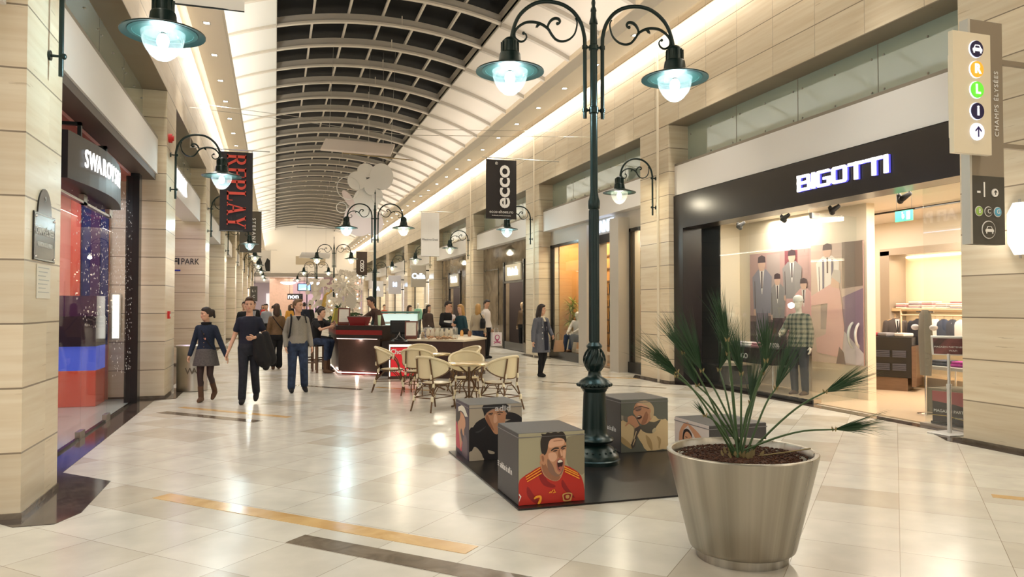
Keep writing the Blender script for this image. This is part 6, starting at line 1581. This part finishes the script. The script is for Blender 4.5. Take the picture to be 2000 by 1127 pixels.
# barman
r, J, TH = person('barman in dark brown shirt leaning over the kiosk counter', (2.62, 19.3), -1.35, 1.90,
  dict(top=cloth('brown_shirt', (.075,.038,.026)), tfit=.022, them=.88, sleeve='rolled', collar=1, topname='shirt', pants=cloth('jeans_blue', (.05,.08,.18)), shoes=BK, hair='short', hairm=HD, skin=SKIN2),
  dict(lean=(-.02,-.18), shL=(.185,-.14,1.40), shR=(-.185,-.14,1.40), elR=(-.22,-.36,1.25), wrR=(-.20,-.56,1.18), elL=(.235,-.20,1.14), wrL=(.22,-.30,1.0), head=(.3,0,-.2)), vox=.012)
# seated men on bar stools
SEAT = dict(pelvis=(0,0,.80), hipL=(.09,0,.80), hipR=(-.09,0,.80), kneeL=(.11,-.42,.78), kneeR=(-.11,-.42,.78), ankL=(.09,-.34,.37), ankR=(-.10,-.38,.35),
   shL=(.185,-.12,1.28), shR=(-.185,-.12,1.28), lean=(0,-.14), elL=(.21,-.36,1.14), wrL=(.08,-.52,1.22), elR=(-.23,-.30,1.10), wrR=(-.10,-.50,1.17))
def stool(x, y, label):
    r = empty('bar_stool', (x, y, 0), label, 'stool', -.6, 'dark bar stools at the kiosk')
    MB().box(-.19,-.19,.66,.19,.19,.74).build('seat', BLACKM, r, bevel=.015)
    for a in (-1,1):
        for b in (-1,1): MB().box(a*.17-.02, b*.17-.02, 0, a*.17+.02, b*.17+.02, .66).build('leg', DWOOD, r)
    mb = MB()
    for a in (-1,1): mb.box(-.17, a*.17-.012, .24, .17, a*.17+.012, .27).box(a*.17-.012, -.17, .30, a*.17+.012, .17, .33)
    mb.build('footrest', DWOOD, r)
stool(.98, 19.55, 'dark bar stool under the young man in black at the kiosk'); stool(1.0, 20.45, 'dark bar stool under the farther seated man at the kiosk')
person('young man in black T-shirt and jeans seated on a bar stool', (.98, 19.5), .95, 1.74, dict(top=BK, tfit=.022, them=.90, sleeve='short', topname='t_shirt', pants=JEAN, shoes=SUEDE, hair='short', hairm=HD), dict(SEAT, head=(0,0,.1)), vox=.012)
person('man in black jacket seated behind the young man on the bar stool', (1.0, 20.4), 1.0, 1.78, dict(top=BK, tfit=.03, them=.90, topname='jacket', pants=BK, shoes=BK, hair='short', hairm=HD), dict(SEAT, head=(0,0,.1)), vox=.014)
# people beyond
FAR = [((-1.0, 27), .1, 1.80, BK, BK, 'short', HD, 'man in black jacket half hidden behind the navy T-shirt man', 0),
 ((-.85, 33.5), .0, 1.84, BK, BK, 'short', HD, 'man in black coat with grey scarf among the distant walkers', 0),
 ((-.35, 33.8), .1, 1.74, cloth('grey_scarf', (.3,.3,.32)), BK, 'short', HD, 'man in pale grey jacket among the distant walkers', 0),
 ((-.02, 38), 1.2, 1.70, cloth('white_top', (.6,.58,.56)), BK, 'pony', HD, 'woman in white top with tied hair among the distant walkers', 1),
 ((1.35, 37), PI, 1.82, cloth('dark_navy_suit', (.012,.014,.028)), cloth('dark_navy_suit'), 'short', HD, 'person in dark navy walking away in the distance', 0),
 ((.8, 44), PI, 1.7, cloth('orange', (.5,.25,.04)), BK, 'long', HB, 'distant person in mustard top walking away', 1),
 ((-.6, 48), .2, 1.75, cloth('red_top', (.45,.03,.02)), BK, 'short', HD, 'distant person in a red top near the left pillars', 0),
 ((2.0, 46), 0, 1.76, BK, BK, 'short', HD, 'distant person in black near the paper flowers', 0),
 ((6.0, 43), .3, 1.72, cloth('orange_red', (.55,.08,.03)), cloth('apron', (.02,.02,.03)), 'short', HD, 'distant shop worker in orange red top', 0),
 ((4.6, 26.5), .6, 1.68, cloth('taupe_top', (.12,.08,.06)), BK, 'long', HB, 'long haired woman in taupe top behind the kiosk, leftmost of three', 1),
 ((5.35, 26.8), .5, 1.70, cloth('brown_top', (.06,.035,.025)), BK, 'long', HD, 'dark haired woman in brown top looking down behind the kiosk', 1),
 ((5.65, 24.6), .2, 1.68, cloth('white_pink', (.6,.52,.52)), BK, 'long', mat('hair_auburn', (.20,.07,.025), .6), 'woman in white top behind the cake counter', 1),
 ((.2, 55), .0, 1.72, cloth('teal_top', (.05,.2,.2)), BK, 'long', HB, 'faraway person in teal top', 1),
 ((1.2, 60), .0, 1.78, BK, BK, 'short', HD, 'faraway person in black before the lintel', 0),
 ((3.9, 58), .0, 1.72, cloth('cream_top', (.6,.5,.35)), BK, 'short', HB, 'faraway person in cream top past the paper flowers', 0),
 ((-.9, 60), .0, 1.72, cloth('grey_top', (.15,.15,.17)), BK, 'long', HB, 'faraway person in grey by the left pillars', 1)]
for loc, rz, h, top, pants, hs, hm, lb, fm in FAR:
    r, J, TH = person(lb, loc, rz, h, dict(top=top, tfit=.025, them=.88, topname='top', pants=pants, shoes=BK, hair=hs, hairm=hm), dict(kneeL=(.1,-.05,.5), ankL=(.1,.08,.11), face=loc[1] < 40), vox=.018 if loc[1] < 40 else .024, fem=bool(fm), detail=1 if loc[1] < 30 else 0)
    if 'scarf' in lb: MB().stack([(-.01,-.13,1.05,.05,.03),(0,-.12,1.4,.09,.04)], 10).build('scarf', cloth('grey_scarf'), r)
# mannequins
def mannequin(lb, loc, rz, o, skin_, pose={}, h=1.82):
    r, J, TH = person(lb, loc, rz, h, dict(o, skin=skin_, hair='none'), dict(pose, face=False), vox=.013, detail=0)
    r['category'] = 'mannequin'; r.name = 'mannequin'
    return r, TH
MW = mat('mannequin_white', (.75,.70,.62), .3); MT = mat('mannequin_tan', (.50,.34,.20), .35)
PLAID = bpy.data.materials.new('cloth_plaid'); PLAID.use_nodes = True; nt = PLAID.node_tree; b = nt.nodes['Principled BSDF']
tc = N(nt, 'TexCoord'); sp = N(nt, 'SeparateXYZ'); nt.links.new(tc.outputs['Object'], sp.inputs[0])
l1 = M(nt, 'LESS_THAN', M(nt, 'FRACT', M(nt, 'MULTIPLY', sp.outputs[0], 12)), .45); l2 = M(nt, 'LESS_THAN', M(nt, 'FRACT', M(nt, 'MULTIPLY', sp.outputs[2], 12)), .45)
nt.links.new(mixc(nt, M(nt, 'MULTIPLY', M(nt, 'ADD', l1, l2), .5), (.30,.29,.22), (.05,.075,.065)), b.inputs['Base Color']); b.inputs['Roughness'].default_value = .9
r, TH = mannequin('mannequin in plaid shirt, dark jeans and white cap in the BIGOTTI window', (9.45, 11.75), -1.2, dict(top=PLAID, tfit=.03, them=.82, topname='plaid_shirt', pants=cloth('jeans_dark', (.03,.035,.05)), shoes=SUEDE), MW, dict(elR=(-.26,-.05,1.15), wrR=(-.22,-.22,1.10)), 1.86)
MB().lathe([(.092,-.0),(.092,.03),(.08,.075),(.05,.105),(.001,.115)], (0,0,.03), 18, T=TH).slab([(-.06,-.08,.03),(.06,-.08,.03),(.045,-.155,.025),(-.045,-.155,.025)], .008, 0, T=None) if False else MB().lathe([(.092,-.0),(.092,.03),(.08,.075),(.05,.105),(.001,.115)], (0,0,.03), 18, T=TH).build('white_cap', mat('cap_white', (.8,.78,.74), .7), r)
mannequin('mannequin in brown leather jacket standing in the dark shop doorway', (9.15, 27.3), -1.1, dict(top=cloth('leather_brown', (.12,.07,.035), .4), tfit=.03, them=.86, topname='jacket', pants=BK, shoes=BK), MT)
mannequin('mannequin in orange jacket and dark jeans in the right GANT window', (9.3, 17.6, .26), -1.2, dict(top=cloth('orange_coat', (.50,.17,.04)), tfit=.03, them=.86, topname='jacket', pants=cloth('jeans_dark'), shoes=BK), MW, h=1.75)
sm_ = dict(pelvis=(0,0,.42), hipL=(.09,0,.42), hipR=(-.09,0,.42), kneeL=(.12,-.42,.48), kneeR=(-.12,-.42,.48), ankL=(.1,-.50,.09), ankR=(-.12,-.50,.09), shL=(.185,0,.92), shR=(-.185,0,.92), elL=(.23,-.12,.72), wrL=(.12,-.35,.60), elR=(-.23,-.12,.72), wrR=(-.12,-.35,.60))
mannequin('seated mannequin in blue jeans beside the palm in the GANT window', (9.05, 21.55, .26), -1.1, dict(top=cloth('white_shirt'), tfit=.02, topname='shirt', them=.9, pants=JEAN, shoes=SUEDE), MW, sm_, 1.75)
mannequin('white headed dummy in dark coat beside the silver blade sign', (8.25, 42.0), -.9, dict(top=BK, tfit=.035, them=.7, hemw=.22, topname='coat', pants=BK, shoes=BK), MW)
mannequin('dummy in pale green top by the silver blade sign', (8.0, 43.2), -.6, dict(top=cloth('mint', (.22,.45,.32)), tfit=.03, them=.8, topname='top', pants=BK, shoes=BK), MW)
# ============================================================ COFFEE AND CAKE KIOSK
KW = wood('kiosk_wenge', (.035,.018,.014), (.065,.035,.028), (1,1,1), 30, .35); KB = mat('kiosk_black', (.020,.014,.013), .35); KR = mat('kiosk_red', (.20,.012,.012), .35)
def prism(mb, pts, z0, z1, m=0): return mb.slab([(x, y, z0) for x, y in pts], z1-z0, m)
def orient(pts):
    A = sum(pts[i][0]*pts[(i+1)%len(pts)][1]-pts[(i+1)%len(pts)][0]*pts[i][1] for i in range(len(pts)))
    return pts if A > 0 else list(reversed(pts))
kb = empty('kiosk_bar', (0,0,0), 'dark wooden kiosk bar with a red band and glowing foot', 'counter')
bar = orient([(1.50,18.72),(2.42,18.03),(2.75,18.47),(2.02,19.05),(2.02,21.2),(1.50,21.2)])
top = orient([(1.43,18.64),(2.45,17.88),(2.84,18.42),(2.09,19.02),(2.09,21.25),(1.43,21.25)])
prism(MB(), bar, .10, .92).build('body', KW, kb)
prism(MB(), orient([(1.58,18.80),(2.40,18.18),(2.7,18.5),(1.95,19.1),(1.95,21.1),(1.58,21.1)]), 0, .10).build('plinth', KR, kb)
prism(MB(), top, .90, 1.21).build('fascia', KB, kb)
rb = MB(); P0, P1, P2 = Vector((1.43,21.25,0)), Vector((1.43,18.64,0)), Vector((2.45,17.88,0))
for a_, b_ in ((P0,P1),(P1,P2)):
    d = (b_-a_).normalized(); n_ = Vector((d.y,-d.x,0)) if False else Vector((-d.y,d.x,0))*-1
    q = [a_+Vector((0,0,.99)), b_+Vector((0,0,.99)), b_+Vector((0,0,1.10)), a_+Vector((0,0,1.10))]
    rb.slab([tuple(p) for p in q], .004, 0, tuple(n_) if n_.y < 0 or n_.x < 0 else tuple(-n_))
rb.build('red_band', KR, kb)
gl = MB(); gl.tube([(1.49,21.2,.06),(1.49,18.72,.06),(2.40,18.04,.06)], .012, 6); gl.tube([(1.475,20.9,.885),(1.475,18.72,.885),(2.35,18.02,.885)], .008, 6)
gl.build('light_strip', mat('pink_glow', (1,1,1), .5, emit=(1,.72,.62), es=1.6), kb)
for (x, y, z, p) in ((1.42,19.8,.05,5),(1.9,18.25,.05,4),(1.9,18.3,.86,3)): point('strip_light', (x,y,z), p*.5, (1,.75,.62), .04)
# right hand counter
kc = empty('kiosk_counter', (0,0,0), 'dark brown cake counter to the right of the kiosk bar', 'counter')
ctr = orient([(3.00,17.51),(4.13,16.66),(5.0,17.85),(5.0,19.8),(4.3,19.8),(4.3,18.3),(3.5,18.2)])
prism(MB(), ctr, 0, .86).build('body', KW, kc)
prism(MB(), orient([(2.98,17.49),(4.15,16.63),(5.03,17.84),(5.03,19.83),(4.27,19.83),(4.27,18.33),(3.5,18.24)]), .86, .90).build('worktop', mat('pale_worktop', (.70,.62,.48), .25), kc)
km = empty('back_counter', (0,0,0), 'low black machine counter between the kiosk bar and cake counter', 'counter')
prism(MB(), orient([(2.46,18.0),(3.0,17.6),(3.5,18.24),(2.95,18.6)]), 0, .84).build('body', KB, km)
point('counter_light', (3.75, 17.45, 1.7), 22, (1,.9,.7), .08)
# Chocolate sign box
cs = empty('sign_box', (2.88, 17.28, 0), 'red Chocolate sign board on the floor before the kiosk', 'sign', -.30)
MB().box(-.37,-.05,0,.37,.05,.80).build('frame', mat('sign_brown', (.06,.035,.03), .4), cs)
MB().box(-.34,-.056,.74,.34,-.05,.79).box(-.34,-.056,.05,-.32,-.05,.74).box(.32,-.056,.05,.34,-.05,.74).build('lit_border', mat('cream_lit', (1,1,1), .4, emit=(1,.85,.6), es=1.8), cs)
MB().box(-.30,-.056,.06,.32,-.05,.72).build('red_panel', mat('choc_red', (.55,.02,.03), .4, emit=(.8,.02,.03), es=.25), cs)
text('lettering', 'Chocolate', WHT, cs, (.0,-.06,.62), '-Y', .155, .002, .95, .004); text('lettering', 'Chocolate', WHT, cs, (.0,-.06,.20), '-Y', .155, .002, .95, .004)
# things on the bar and counter
def menu(x, y, z, rz, label):
    r = empty('menu_stand', (x, y, z), label, 'menu', rz, 'framed menus on the kiosk')
    T = Matrix.Rotation(math.radians(-10), 4, 'X')
    FR = mat('frame_mahogany', (.12,.03,.015), .3)
    MB().box(-.15,-.015,.05,-.12,.01,.43,T=T).box(.12,-.015,.05,.15,.01,.43,T=T).box(-.12,-.015,.40,.12,.01,.43,T=T).box(-.12,-.015,.05,.12,.01,.08,T=T).build('frame', FR, r)
    MB().box(-.12,-.008,.08,.12,.004,.40,T=T).build('menu_sheet', mat('menu_paper', (.66,.62,.54), .5), r)
    m = MB()
    for k in range(11): m.box(-.09+.01*(k%3), -.0095, .37-.025*k, .08-.02*(k%4), -.008, .374-.025*k, T=T)
    m.build('printed_lines', GRYT, r)
    MB().box(-.14,-.05,0,.14,.06,.05).build('stand', FR, r)
menu(1.62, 18.75, 1.21, -.3, 'mahogany framed menu standing on the left end of the kiosk bar')
menu(3.10, 17.62, .90, -.25, 'mahogany framed menu beside the black register on the counter')
rt = empty('red_box', (1.98, 18.55, 1.21), 'dark red tapered box on the kiosk bar before the barman', 'box', -.5)
MB().slab([(-.20,-.13,0),(.20,-.13,0),(.20,.13,0),(-.20,.13,0)], .01).add([(-.19,-.12,.01),(.19,-.12,.01),(.19,.12,.01),(-.19,.12,.01),(-.25,-.16,.20),(.25,-.16,.20),(.25,.16,.20),(-.25,.16,.20)], [(0,1,5,4),(1,2,6,5),(2,3,7,6),(3,0,4,7),(4,5,6,7)]).build('body', KR, rt)
MB().box(-.25,-.16,.20,.25,.16,.225).build('lid', mat('lid_brown', (.12,.07,.06), .4), rt)
bt = empty('drink_cup', (2.42, 18.18, 1.21), 'pale green and white tall cup on the right of the kiosk bar', 'cup')
MB().lathe([(.030,0),(.042,.24),(.045,.25),(.001,.25)], (0,0,0), 16).build('cup', mat('cup_green', (.60,.75,.50), .4), bt)
mo = empty('cash_register', (2.88, 17.92, .84), 'black cash register screen seen from behind on the low counter', 'register', -.35)
MB().box(-.24,.0,.16,.24,.05,.50).box(-.20,-.04,.20,.20,.0,.46).build('monitor', BLACKM, mo, bevel=.01)
MB().box(-.05,.0,.04,.05,.05,.2).box(-.12,-.08,0,.12,.12,.04).build('stand', BLACKM, mo)
MB().tube([(0,-.05,.22),(.02,-.10,.12),(.12,-.12,.05),(.15,-.13,-.1)], .008, 6).tube([(0,-.05,.2),(-.06,-.11,.08),(-.16,-.12,.03)], .008, 6).build('cables', mat('cable_grey', (.3,.28,.27), .5), mo)
fr = empty('cake_fridge', (3.32, 20.9, 0), 'lit glass cake fridge with a green tinted top behind the register', 'display fridge', -.30)
MB().box(-.55,-.35,0,.55,.35,.95).build('base', mat('fridge_black', (.03,.03,.03), .4), fr)
MB().add([(-.55,-.35,.95),(.55,-.35,.95),(.55,.35,.95),(-.55,.35,.95),(-.52,-.12,1.48),(.52,-.12,1.48),(.55,.35,1.48),(-.55,.35,1.48)], [(0,1,5,4),(1,2,6,5),(3,0,4,7)]).build('glass_case', glass('case_glass'), fr)
MB().box(-.56,-.16,1.48,.56,.38,1.53).build('top', mat('fridge_green', (.10,.22,.18), .3), fr)
MB().box(-.5,.30,.98,.5,.33,1.46).build('lit_back', mat('fridge_lit', (.8,.9,.88), .5, emit=(.75,.95,.9), es=.6), fr)
MB().box(-.5,-.2,1.16,.5,.3,1.18).build('shelf', glass('case_glass'), fr)
sq = MB()
for k in range(8): sq.box(-.45+.115*k, -.12, 1.18, -.37+.115*k, .1, 1.24)
sq.build('cakes', mat('cake_pale', (.7,.6,.5), .6), fr)
random.seed(9)
bc = empty('biscuit_case', (3.68, 17.12, .90), 'clear box of biscuits and bags on the right end of the cake counter', 'display case', -.64)
MB().box(-.40,-.16,0,.40,-.155,.28).box(-.40,.155,0,.40,.16,.28).box(-.40,-.16,0,-.395,.16,.28).box(.395,-.16,0,.40,.16,.28).build('glass_walls', glass('case_glass'), bc)
cb_ = MB()
for k in range(60): cb_.ball((random.uniform(-.36,.36), random.uniform(-.12,.12), .02+.05*random.random()), .028, 7, sc=(1,1,.6))
q_ = cb_.build('biscuits', mat('biscuit', (.42,.22,.09), .7), bc); q_['kind'] = 'stuff'
for k in range(6): MB().stack([(-.30+.12*k,.0,.08,.045,.03),(-.30+.12*k,.0,.16,.05,.04),(-.30+.12*k,.01,.23,.03,.02),(-.30+.12*k,.01,.26,.04,.01)], 10).build('clear_bag', mat('cellophane', (.78,.70,.55), .3), bc)
for i, (x, y, s_, lb) in enumerate(((3.55, 17.75, 1.0, 'glass cake dome on the right of the cake counter'), (3.95, 17.55, .7, 'smaller glass dome behind the biscuit box'))):
    r = empty('cake_dome', (x, y, .90), lb, 'cake dome'); r.scale = (s_,)*3
    MB().lathe([(.09,0),(.02,.01),(.02,.10),(.15,.115),(.155,.125),(.001,.125)], (0,0,0), 24).build('stand', CHROME, r)
    MB().lathe([(.14,.125),(.14,.18),(.12,.23),(.07,.27),(.001,.28)], (0,0,0), 24).build('dome', glass('case_glass'), r)
    MB().ball((0,0,.305), .018, 8).build('knob', CHROME, r)
    MB().lathe([(.11,.127),(.115,.19),(.10,.20),(.001,.2)], (0,0,0), 20).build('cake', mat('cake_choc', (.16,.07,.035), .6), r)
for k in range(9):
    x, y = 3.62+.14*k*.6+random.uniform(-.03,.03), 18.1+.0*k+random.uniform(-.12,.12)
    x = 4.35+random.uniform(-.0,.5) if k > 4 else 3.45+.17*k; y = 18.3+.3*(k-4) if k > 4 else 17.95-.02*k
    r = MB().lathe([(.035,0),(.045,.01),(.045,.11),(.03,.13),(.03,.15),(.001,.155)], (0,0,0), 12).build('sweet_jar', mat(['jar_amber','jar_cream','jar_brown'][k%3], [(.55,.28,.08),(.72,.62,.42),(.25,.12,.06)][k%3], .25), loc=(x, y, .90))
    tag(r, 'small %s sweet jar standing on the cake counter worktop' % ['amber','cream','brown'][k%3], 'jar', 'jars of sweets on the cake counter')
yd = empty('display_stand', (1.60, 20.6, 1.21), 'yellow tilted display stand with greenery on the bar', 'display stand', -.3)
MB().slab([(-.16,0,0),(.10,0,0),(.16,.05,.42),(-.08,.05,.42)], .03, 0, (0,1,0)).build('board', mat('yellow_board', (.62,.52,.08), .5), yd)
MB().slab([(-.11,-.004,.05),(.07,-.004,.05),(.11,.04,.36),(-.05,.04,.36)], .006, 0, (0,-1,0)).build('printed_panel', mat('yellow_dark', (.30,.26,.05), .5), yd)
f = MB(); fronds(f, 60, (0,.1,.42), .10, .22, .7, .4, .016, 4, 1.0); f.build('leaves', mat('ivy', (.04,.10,.03), .5), yd)
# paper flower tree and star ornaments
ft = empty('paper_flower_tree', (3.45, 39.6, 0), 'big cluster of white paper flowers beside the third street lamp', 'decoration')
MB().tube([(0,0,0),(0,0,1.4),(.1,0,2.6)], .05, 8).build('trunk', mat('trunk_white', (.6,.56,.5), .6), ft)
random.seed(21); fl = MB(); PF = mat('paper_petal', (.72,.66,.58), .7)
for k in range(230):
    th = random.uniform(0,2*PI); z = random.uniform(1.2,3.5); rr = (.95-.25*abs(z-2.0))*math.sqrt(random.random()); c = Vector((rr*math.cos(th), rr*math.sin(th)*.6, z))
    nrm = Vector((random.uniform(-.6,.6), -1, random.uniform(-.5,.5))).normalized(); a_ = nrm.orthogonal().normalized(); b_ = nrm.cross(a_); R_ = random.uniform(.07,.17)
    for p in range(6):
        t0 = 2*PI*p/6; u = a_*math.cos(t0)+b_*math.sin(t0); w = a_*-math.sin(t0)+b_*math.cos(t0)
        fl.add([tuple(c), tuple(c+u*R_*.6+w*R_*.35+nrm*.02), tuple(c+u*R_+nrm*.05), tuple(c+u*R_*.6-w*R_*.35+nrm*.02)], [(0,1,2,3)])
q_ = fl.build('paper_flowers', PF, ft); q_['kind'] = 'stuff'
bl = MB()
for k in range(22): bl.ball((random.uniform(-.8,.8), random.uniform(-.5,-.3), random.uniform(1.4,3.3)), .035, 8)
q_ = bl.build('fairy_lights', mat('fairy', (1,1,1), .5, emit=(1,.85,.6), es=8), ft); q_['kind'] = 'stuff'
fb = MB()
for k in range(70):
    th = random.uniform(0,2*PI); rr = .9*math.sqrt(random.random()); fb.ball((rr*math.cos(th), .5*rr*math.sin(th), random.uniform(.8,1.3)), .09, 6, sc=(1,1,.6))
q_ = fb.build('greenery', mat('green_bush', (.05,.10,.035), .7, noise=.5, nscale=8), ft); q_['kind'] = 'stuff'
st_ = empty('star_ornament', (3.35, 38.9, 2.75), 'white spiky paper star hanging on the paper flower tree', 'decoration')
mb = MB()
for k in range(11):
    a_ = 2*PI*k/11+.3; L = .62 if k % 3 else .9; d = Vector((math.cos(a_), -.25*((k%2)*2-1), math.sin(a_)))
    mb.cap((0,0,0), tuple(d*L), .055, .006, 6)
mb.ball((0,0,0), .16, 12); mb.build('spikes', PF, st_)
st_ = empty('sun_disc', (3.75, 38.95, 1.95), 'pale toothed paper disc beside the spiky star', 'decoration')
n = 22; pts = []
for k in range(2*n): R_ = .42 if k % 2 else .56; a_ = PI*k/n; pts.append((R_*.55*math.cos(a_), 0, R_*math.sin(a_)))
MB().slab(pts, .04, 0, (0,1,0)).build('disc', mat('sun_pale', (.55,.50,.43), .6), st_)
ft2 = empty('paper_flower_tree', (3.5, 56.5, 0), 'second paper flower tree farther off with a golden bow', 'decoration')
random.seed(22); fl = MB()
for k in range(150):
    th = random.uniform(0,2*PI); z = random.uniform(.6,3.6); rr = 1.25*math.sqrt(random.random()); c = Vector((rr*math.cos(th), rr*math.sin(th)*.5, z)); R_ = random.uniform(.1,.2)
    a_ = Vector((1,0,random.uniform(-.4,.4))); b_ = Vector((0,.3,1))
    fl.add([tuple(c+a_*R_*math.cos(2*PI*p/7)+b_*R_*math.sin(2*PI*p/7)) for p in range(7)], [tuple(range(7))])
q_ = fl.build('paper_flowers', PF, ft2); q_['kind'] = 'stuff'
MB().tube([(0,0,0),(0,0,3)], .06, 8).build('trunk', mat('trunk_white'), ft2)
MB().cap((.0,-.7,2.4),(.35,-.7,2.75), .08, .14, 8).cap((0,-.7,2.4),(-.1,-.7,1.7), .1, .16, 8).build('golden_bow', mat('gold_foil', (.45,.30,.08), .4, .5), ft2)
# hanging white panel with paper discs and rings
hp = empty('hanging_board', (0, 23.9, 0), 'large white board hung level under the vault', 'decoration')
MB().slab([(1.30,-.5,6.45),(3.45,-.5,6.40),(3.75,.6,6.98),(1.52,.6,7.02)], .06, 0, (0,0,1)).build('board', mat('panel_pinkish', (.84,.75,.70), .6), hp)
for x, y in ((1.6,.5),(3.6,.5)): MB().tube([(x,y,6.7),(x+.15,y,vz(min(x,6), .05))], .006, 5).build('hanging_wire', STEEL, hp)
MB().tube([(1.95,-.6,6.40),(4.15,-.6,6.30)], .018, 6).build('rod', mat('rod_gold', (.4,.3,.15), .4, .6), hp)
hd = empty('hanging_paper_figure', (.1, 26.5, .2), 'cluster of white paper discs, rings and a pink rounded body hanging under the board', 'decoration')
PD = mat('paper_white', (.82,.80,.77), .7); PPk = mat('paper_pink', (.80,.68,.67), .7)
def pdisc(x, z, rx, rz_, m, y=0, tilt=0): return MB().slab([(x+rx*math.cos(t)*math.cos(tilt)-rz_*math.sin(t)*math.sin(tilt), y, z+rx*math.cos(t)*math.sin(tilt)+rz_*math.sin(t)*math.cos(tilt)) for t in [2*PI*k/28 for k in range(28)]], .05, 0, (0,1,0)).build('paper_disc', m, hd)
pdisc(2.63,5.90,.33,.33,PD,.0); pdisc(3.12,5.72,.24,.30,PD,.05); pdisc(3.50,6.10,.42,.48,PD,.1); pdisc(2.95,6.30,.30,.25,PD,.12); pdisc(3.35,5.4,.20,.28,PD,.1)
pdisc(2.95,5.15,.45,.55,PD,.15); pdisc(2.75,4.55,.55,.60,PPk,.2); pdisc(2.35,5.25,.13,.36,PPk,.1,.6); pdisc(3.2,4.45,.4,.42,PPk,.3)
for x, z, r_ in ((2.33,5.62,.40),(2.10,4.92,.18),(3.35,5.0,.36)): MB().tube([(x+r_*math.cos(t),-.03,z+r_*math.sin(t)) for t in [2*PI*k/28 for k in range(28)]], .014, 6, closed=True).build('paper_ring', PD, hd)
MB().tube([(2.9,-1.,6.3),(2.95,-1.,vz(2.95,.05))], .006, 5).tube([(3.4,-1.,6.4),(3.4,-1.,vz(3.4,.05))], .006, 5).build('hanging_wire', STEEL, hd)
# tension wires across the hall with banner rods
wr = MB()
for y, z in ((18.6, 5.9), (21.0, 6.6), (35.2, 6.7)): wr.tube([(XL, y, z+.4), (3.1, y, z+.1), (XR, y, z+.4)], .007, 5)
struct(wr.build('trim_cable', STEEL))
rr_ = empty('empty_rod', (0, 45.4, 0), 'thin bare banner rod hung below the end wall', 'rod')
MB().tube([(1.2,0,6.3),(4.2,0,6.25)], .02, 6).build('rod', STEEL, rr_); MB().tube([(1.25,0,6.3),(1.25,0,vz(1.25))], .006, 5).tube([(4.1,0,6.3),(4.1,0,vz(4.1))], .006, 5).build('hanging_wire', STEEL, rr_)
# end wall white board
eb = empty('hanging_board', (0, 79, 0), 'white tilted board hanging before the end wall slot', 'decoration')
MB().slab([(2.3,-.3,6.55),(5.3,-.3,6.5),(5.5,.3,7.1),(2.6,.3,7.12)], .06, 0, (0,0,1)).build('board', CLOTHW, eb)
MB().tube([(3,0,7.0),(3,0,vz(3))], .01, 5).tube([(5,0,7.0),(5,0,vz(5))], .01, 5).build('hanging_wire', STEEL, eb)
# far hall: screen, pendants, lit signs
tv = empty('ceiling_screen', (3.1, 86, 3.72), 'blue screen hanging from the lower ceiling in the far hall', 'screen')
MB().box(-.72,-.0,-.42,.72,.12,.42).build('case', BLACKM, tv); MB().box(-.62,-.01,-.32,.66,.0,.36).build('display', mat('screen_blue', (.1,.2,.5), .3, emit=(.25,.45,1), es=1.6), tv)
MB().slab([(-.6,-.02,-.3),(.6,-.02,-.3),(.2,-.02,.0),(-.3,-.02,-.12)], .004, 0, (0,-1,0)).build('shown_picture', mat('screen_green', (.3,.5,.3), .3, emit=(.5,.8,.6), es=1), tv)
MB().tube([(0,.05,.42),(0,.05,1.2)], .03, 8).build('mount', BLACKM, tv)
for x, y, lb in ((1.4, 86.6, 'left glowing oval pendant in the far hall'), (4.3, 87.5, 'right glowing oval pendant in the far hall'), (1.2, 96, 'lower glowing oval pendant in the far hall')):
    r = empty('pendant_lamp', (x, y, 4.2), lb, 'pendant lamp', 0, None)
    MB().lathe([(.001,-.22),(.4,-.16),(.75,-.04),(.85,.06),(.75,.12),(.001,.14)], (0,0,0), 28).build('shade', mat('pendant_glow', (1,1,1), .5, emit=(1,.97,.92), es=3.5), r)
    MB().tube([(0,0,.1),(0,0,.8)], .02, 6).build('cord', BLACKM, r)
sg = empty('shop_sign', (2.1, 88.5, 2.7), 'white lit NON sign on black in the far hall', 'shop sign')
MB().box(-.75,0,-.32,.95,.1,.34).build('sign_box', BLACK, sg); MB().tube([(-.5,.05,.34),(-.5,.05,2.25)], .02, 6).tube([(.6,.05,.34),(.6,.05,2.25)], .02, 6).build('hanging_rod', BLACKM, sg); text('lettering', 'non', SIGNW, sg, (-.1,-.012,.02), '-Y', .72, .01, 1.1, .02)
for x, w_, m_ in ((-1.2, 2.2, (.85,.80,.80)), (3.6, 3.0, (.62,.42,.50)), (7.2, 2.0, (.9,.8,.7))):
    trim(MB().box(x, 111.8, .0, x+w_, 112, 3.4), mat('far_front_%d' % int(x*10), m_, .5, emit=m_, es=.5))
s = empty('direction_sign', (XL+.45, 57.3, 0), 'small dark hanging sign on the far left wall', 'sign')
MB().box(-.25,-.03,2.0,.25,.03,3.1).build('blade', DG, s); MB().box(-.45,-.02,2.9,-.25,.02,2.95).build('wall_bracket', BLACKI, s)
text('lettering', 'L i', WHT, s, (0,-.035,2.75), '-Y', .25, .002); text('lettering', 'C', WHT, s, (0,-.035,2.35), '-Y', .25, .002)
s = empty('wall_sconce', (XL+.0, 57.8, 2.6), 'glowing white sconce on the far left wall', 'wall light')
MB().slab([(.05,.13,-.16),(.05,.0,-.30),(.05,-.13,-.16),(.05,-.13,.18),(.05,0,.30),(.05,.13,.18)], .04, 0, (1,0,0)).build('glass_shade', mat('sconce_glow'), s); MB().box(-.0,-.05,-.1,.05,.05,.1).build('back_box', STEEL, s)
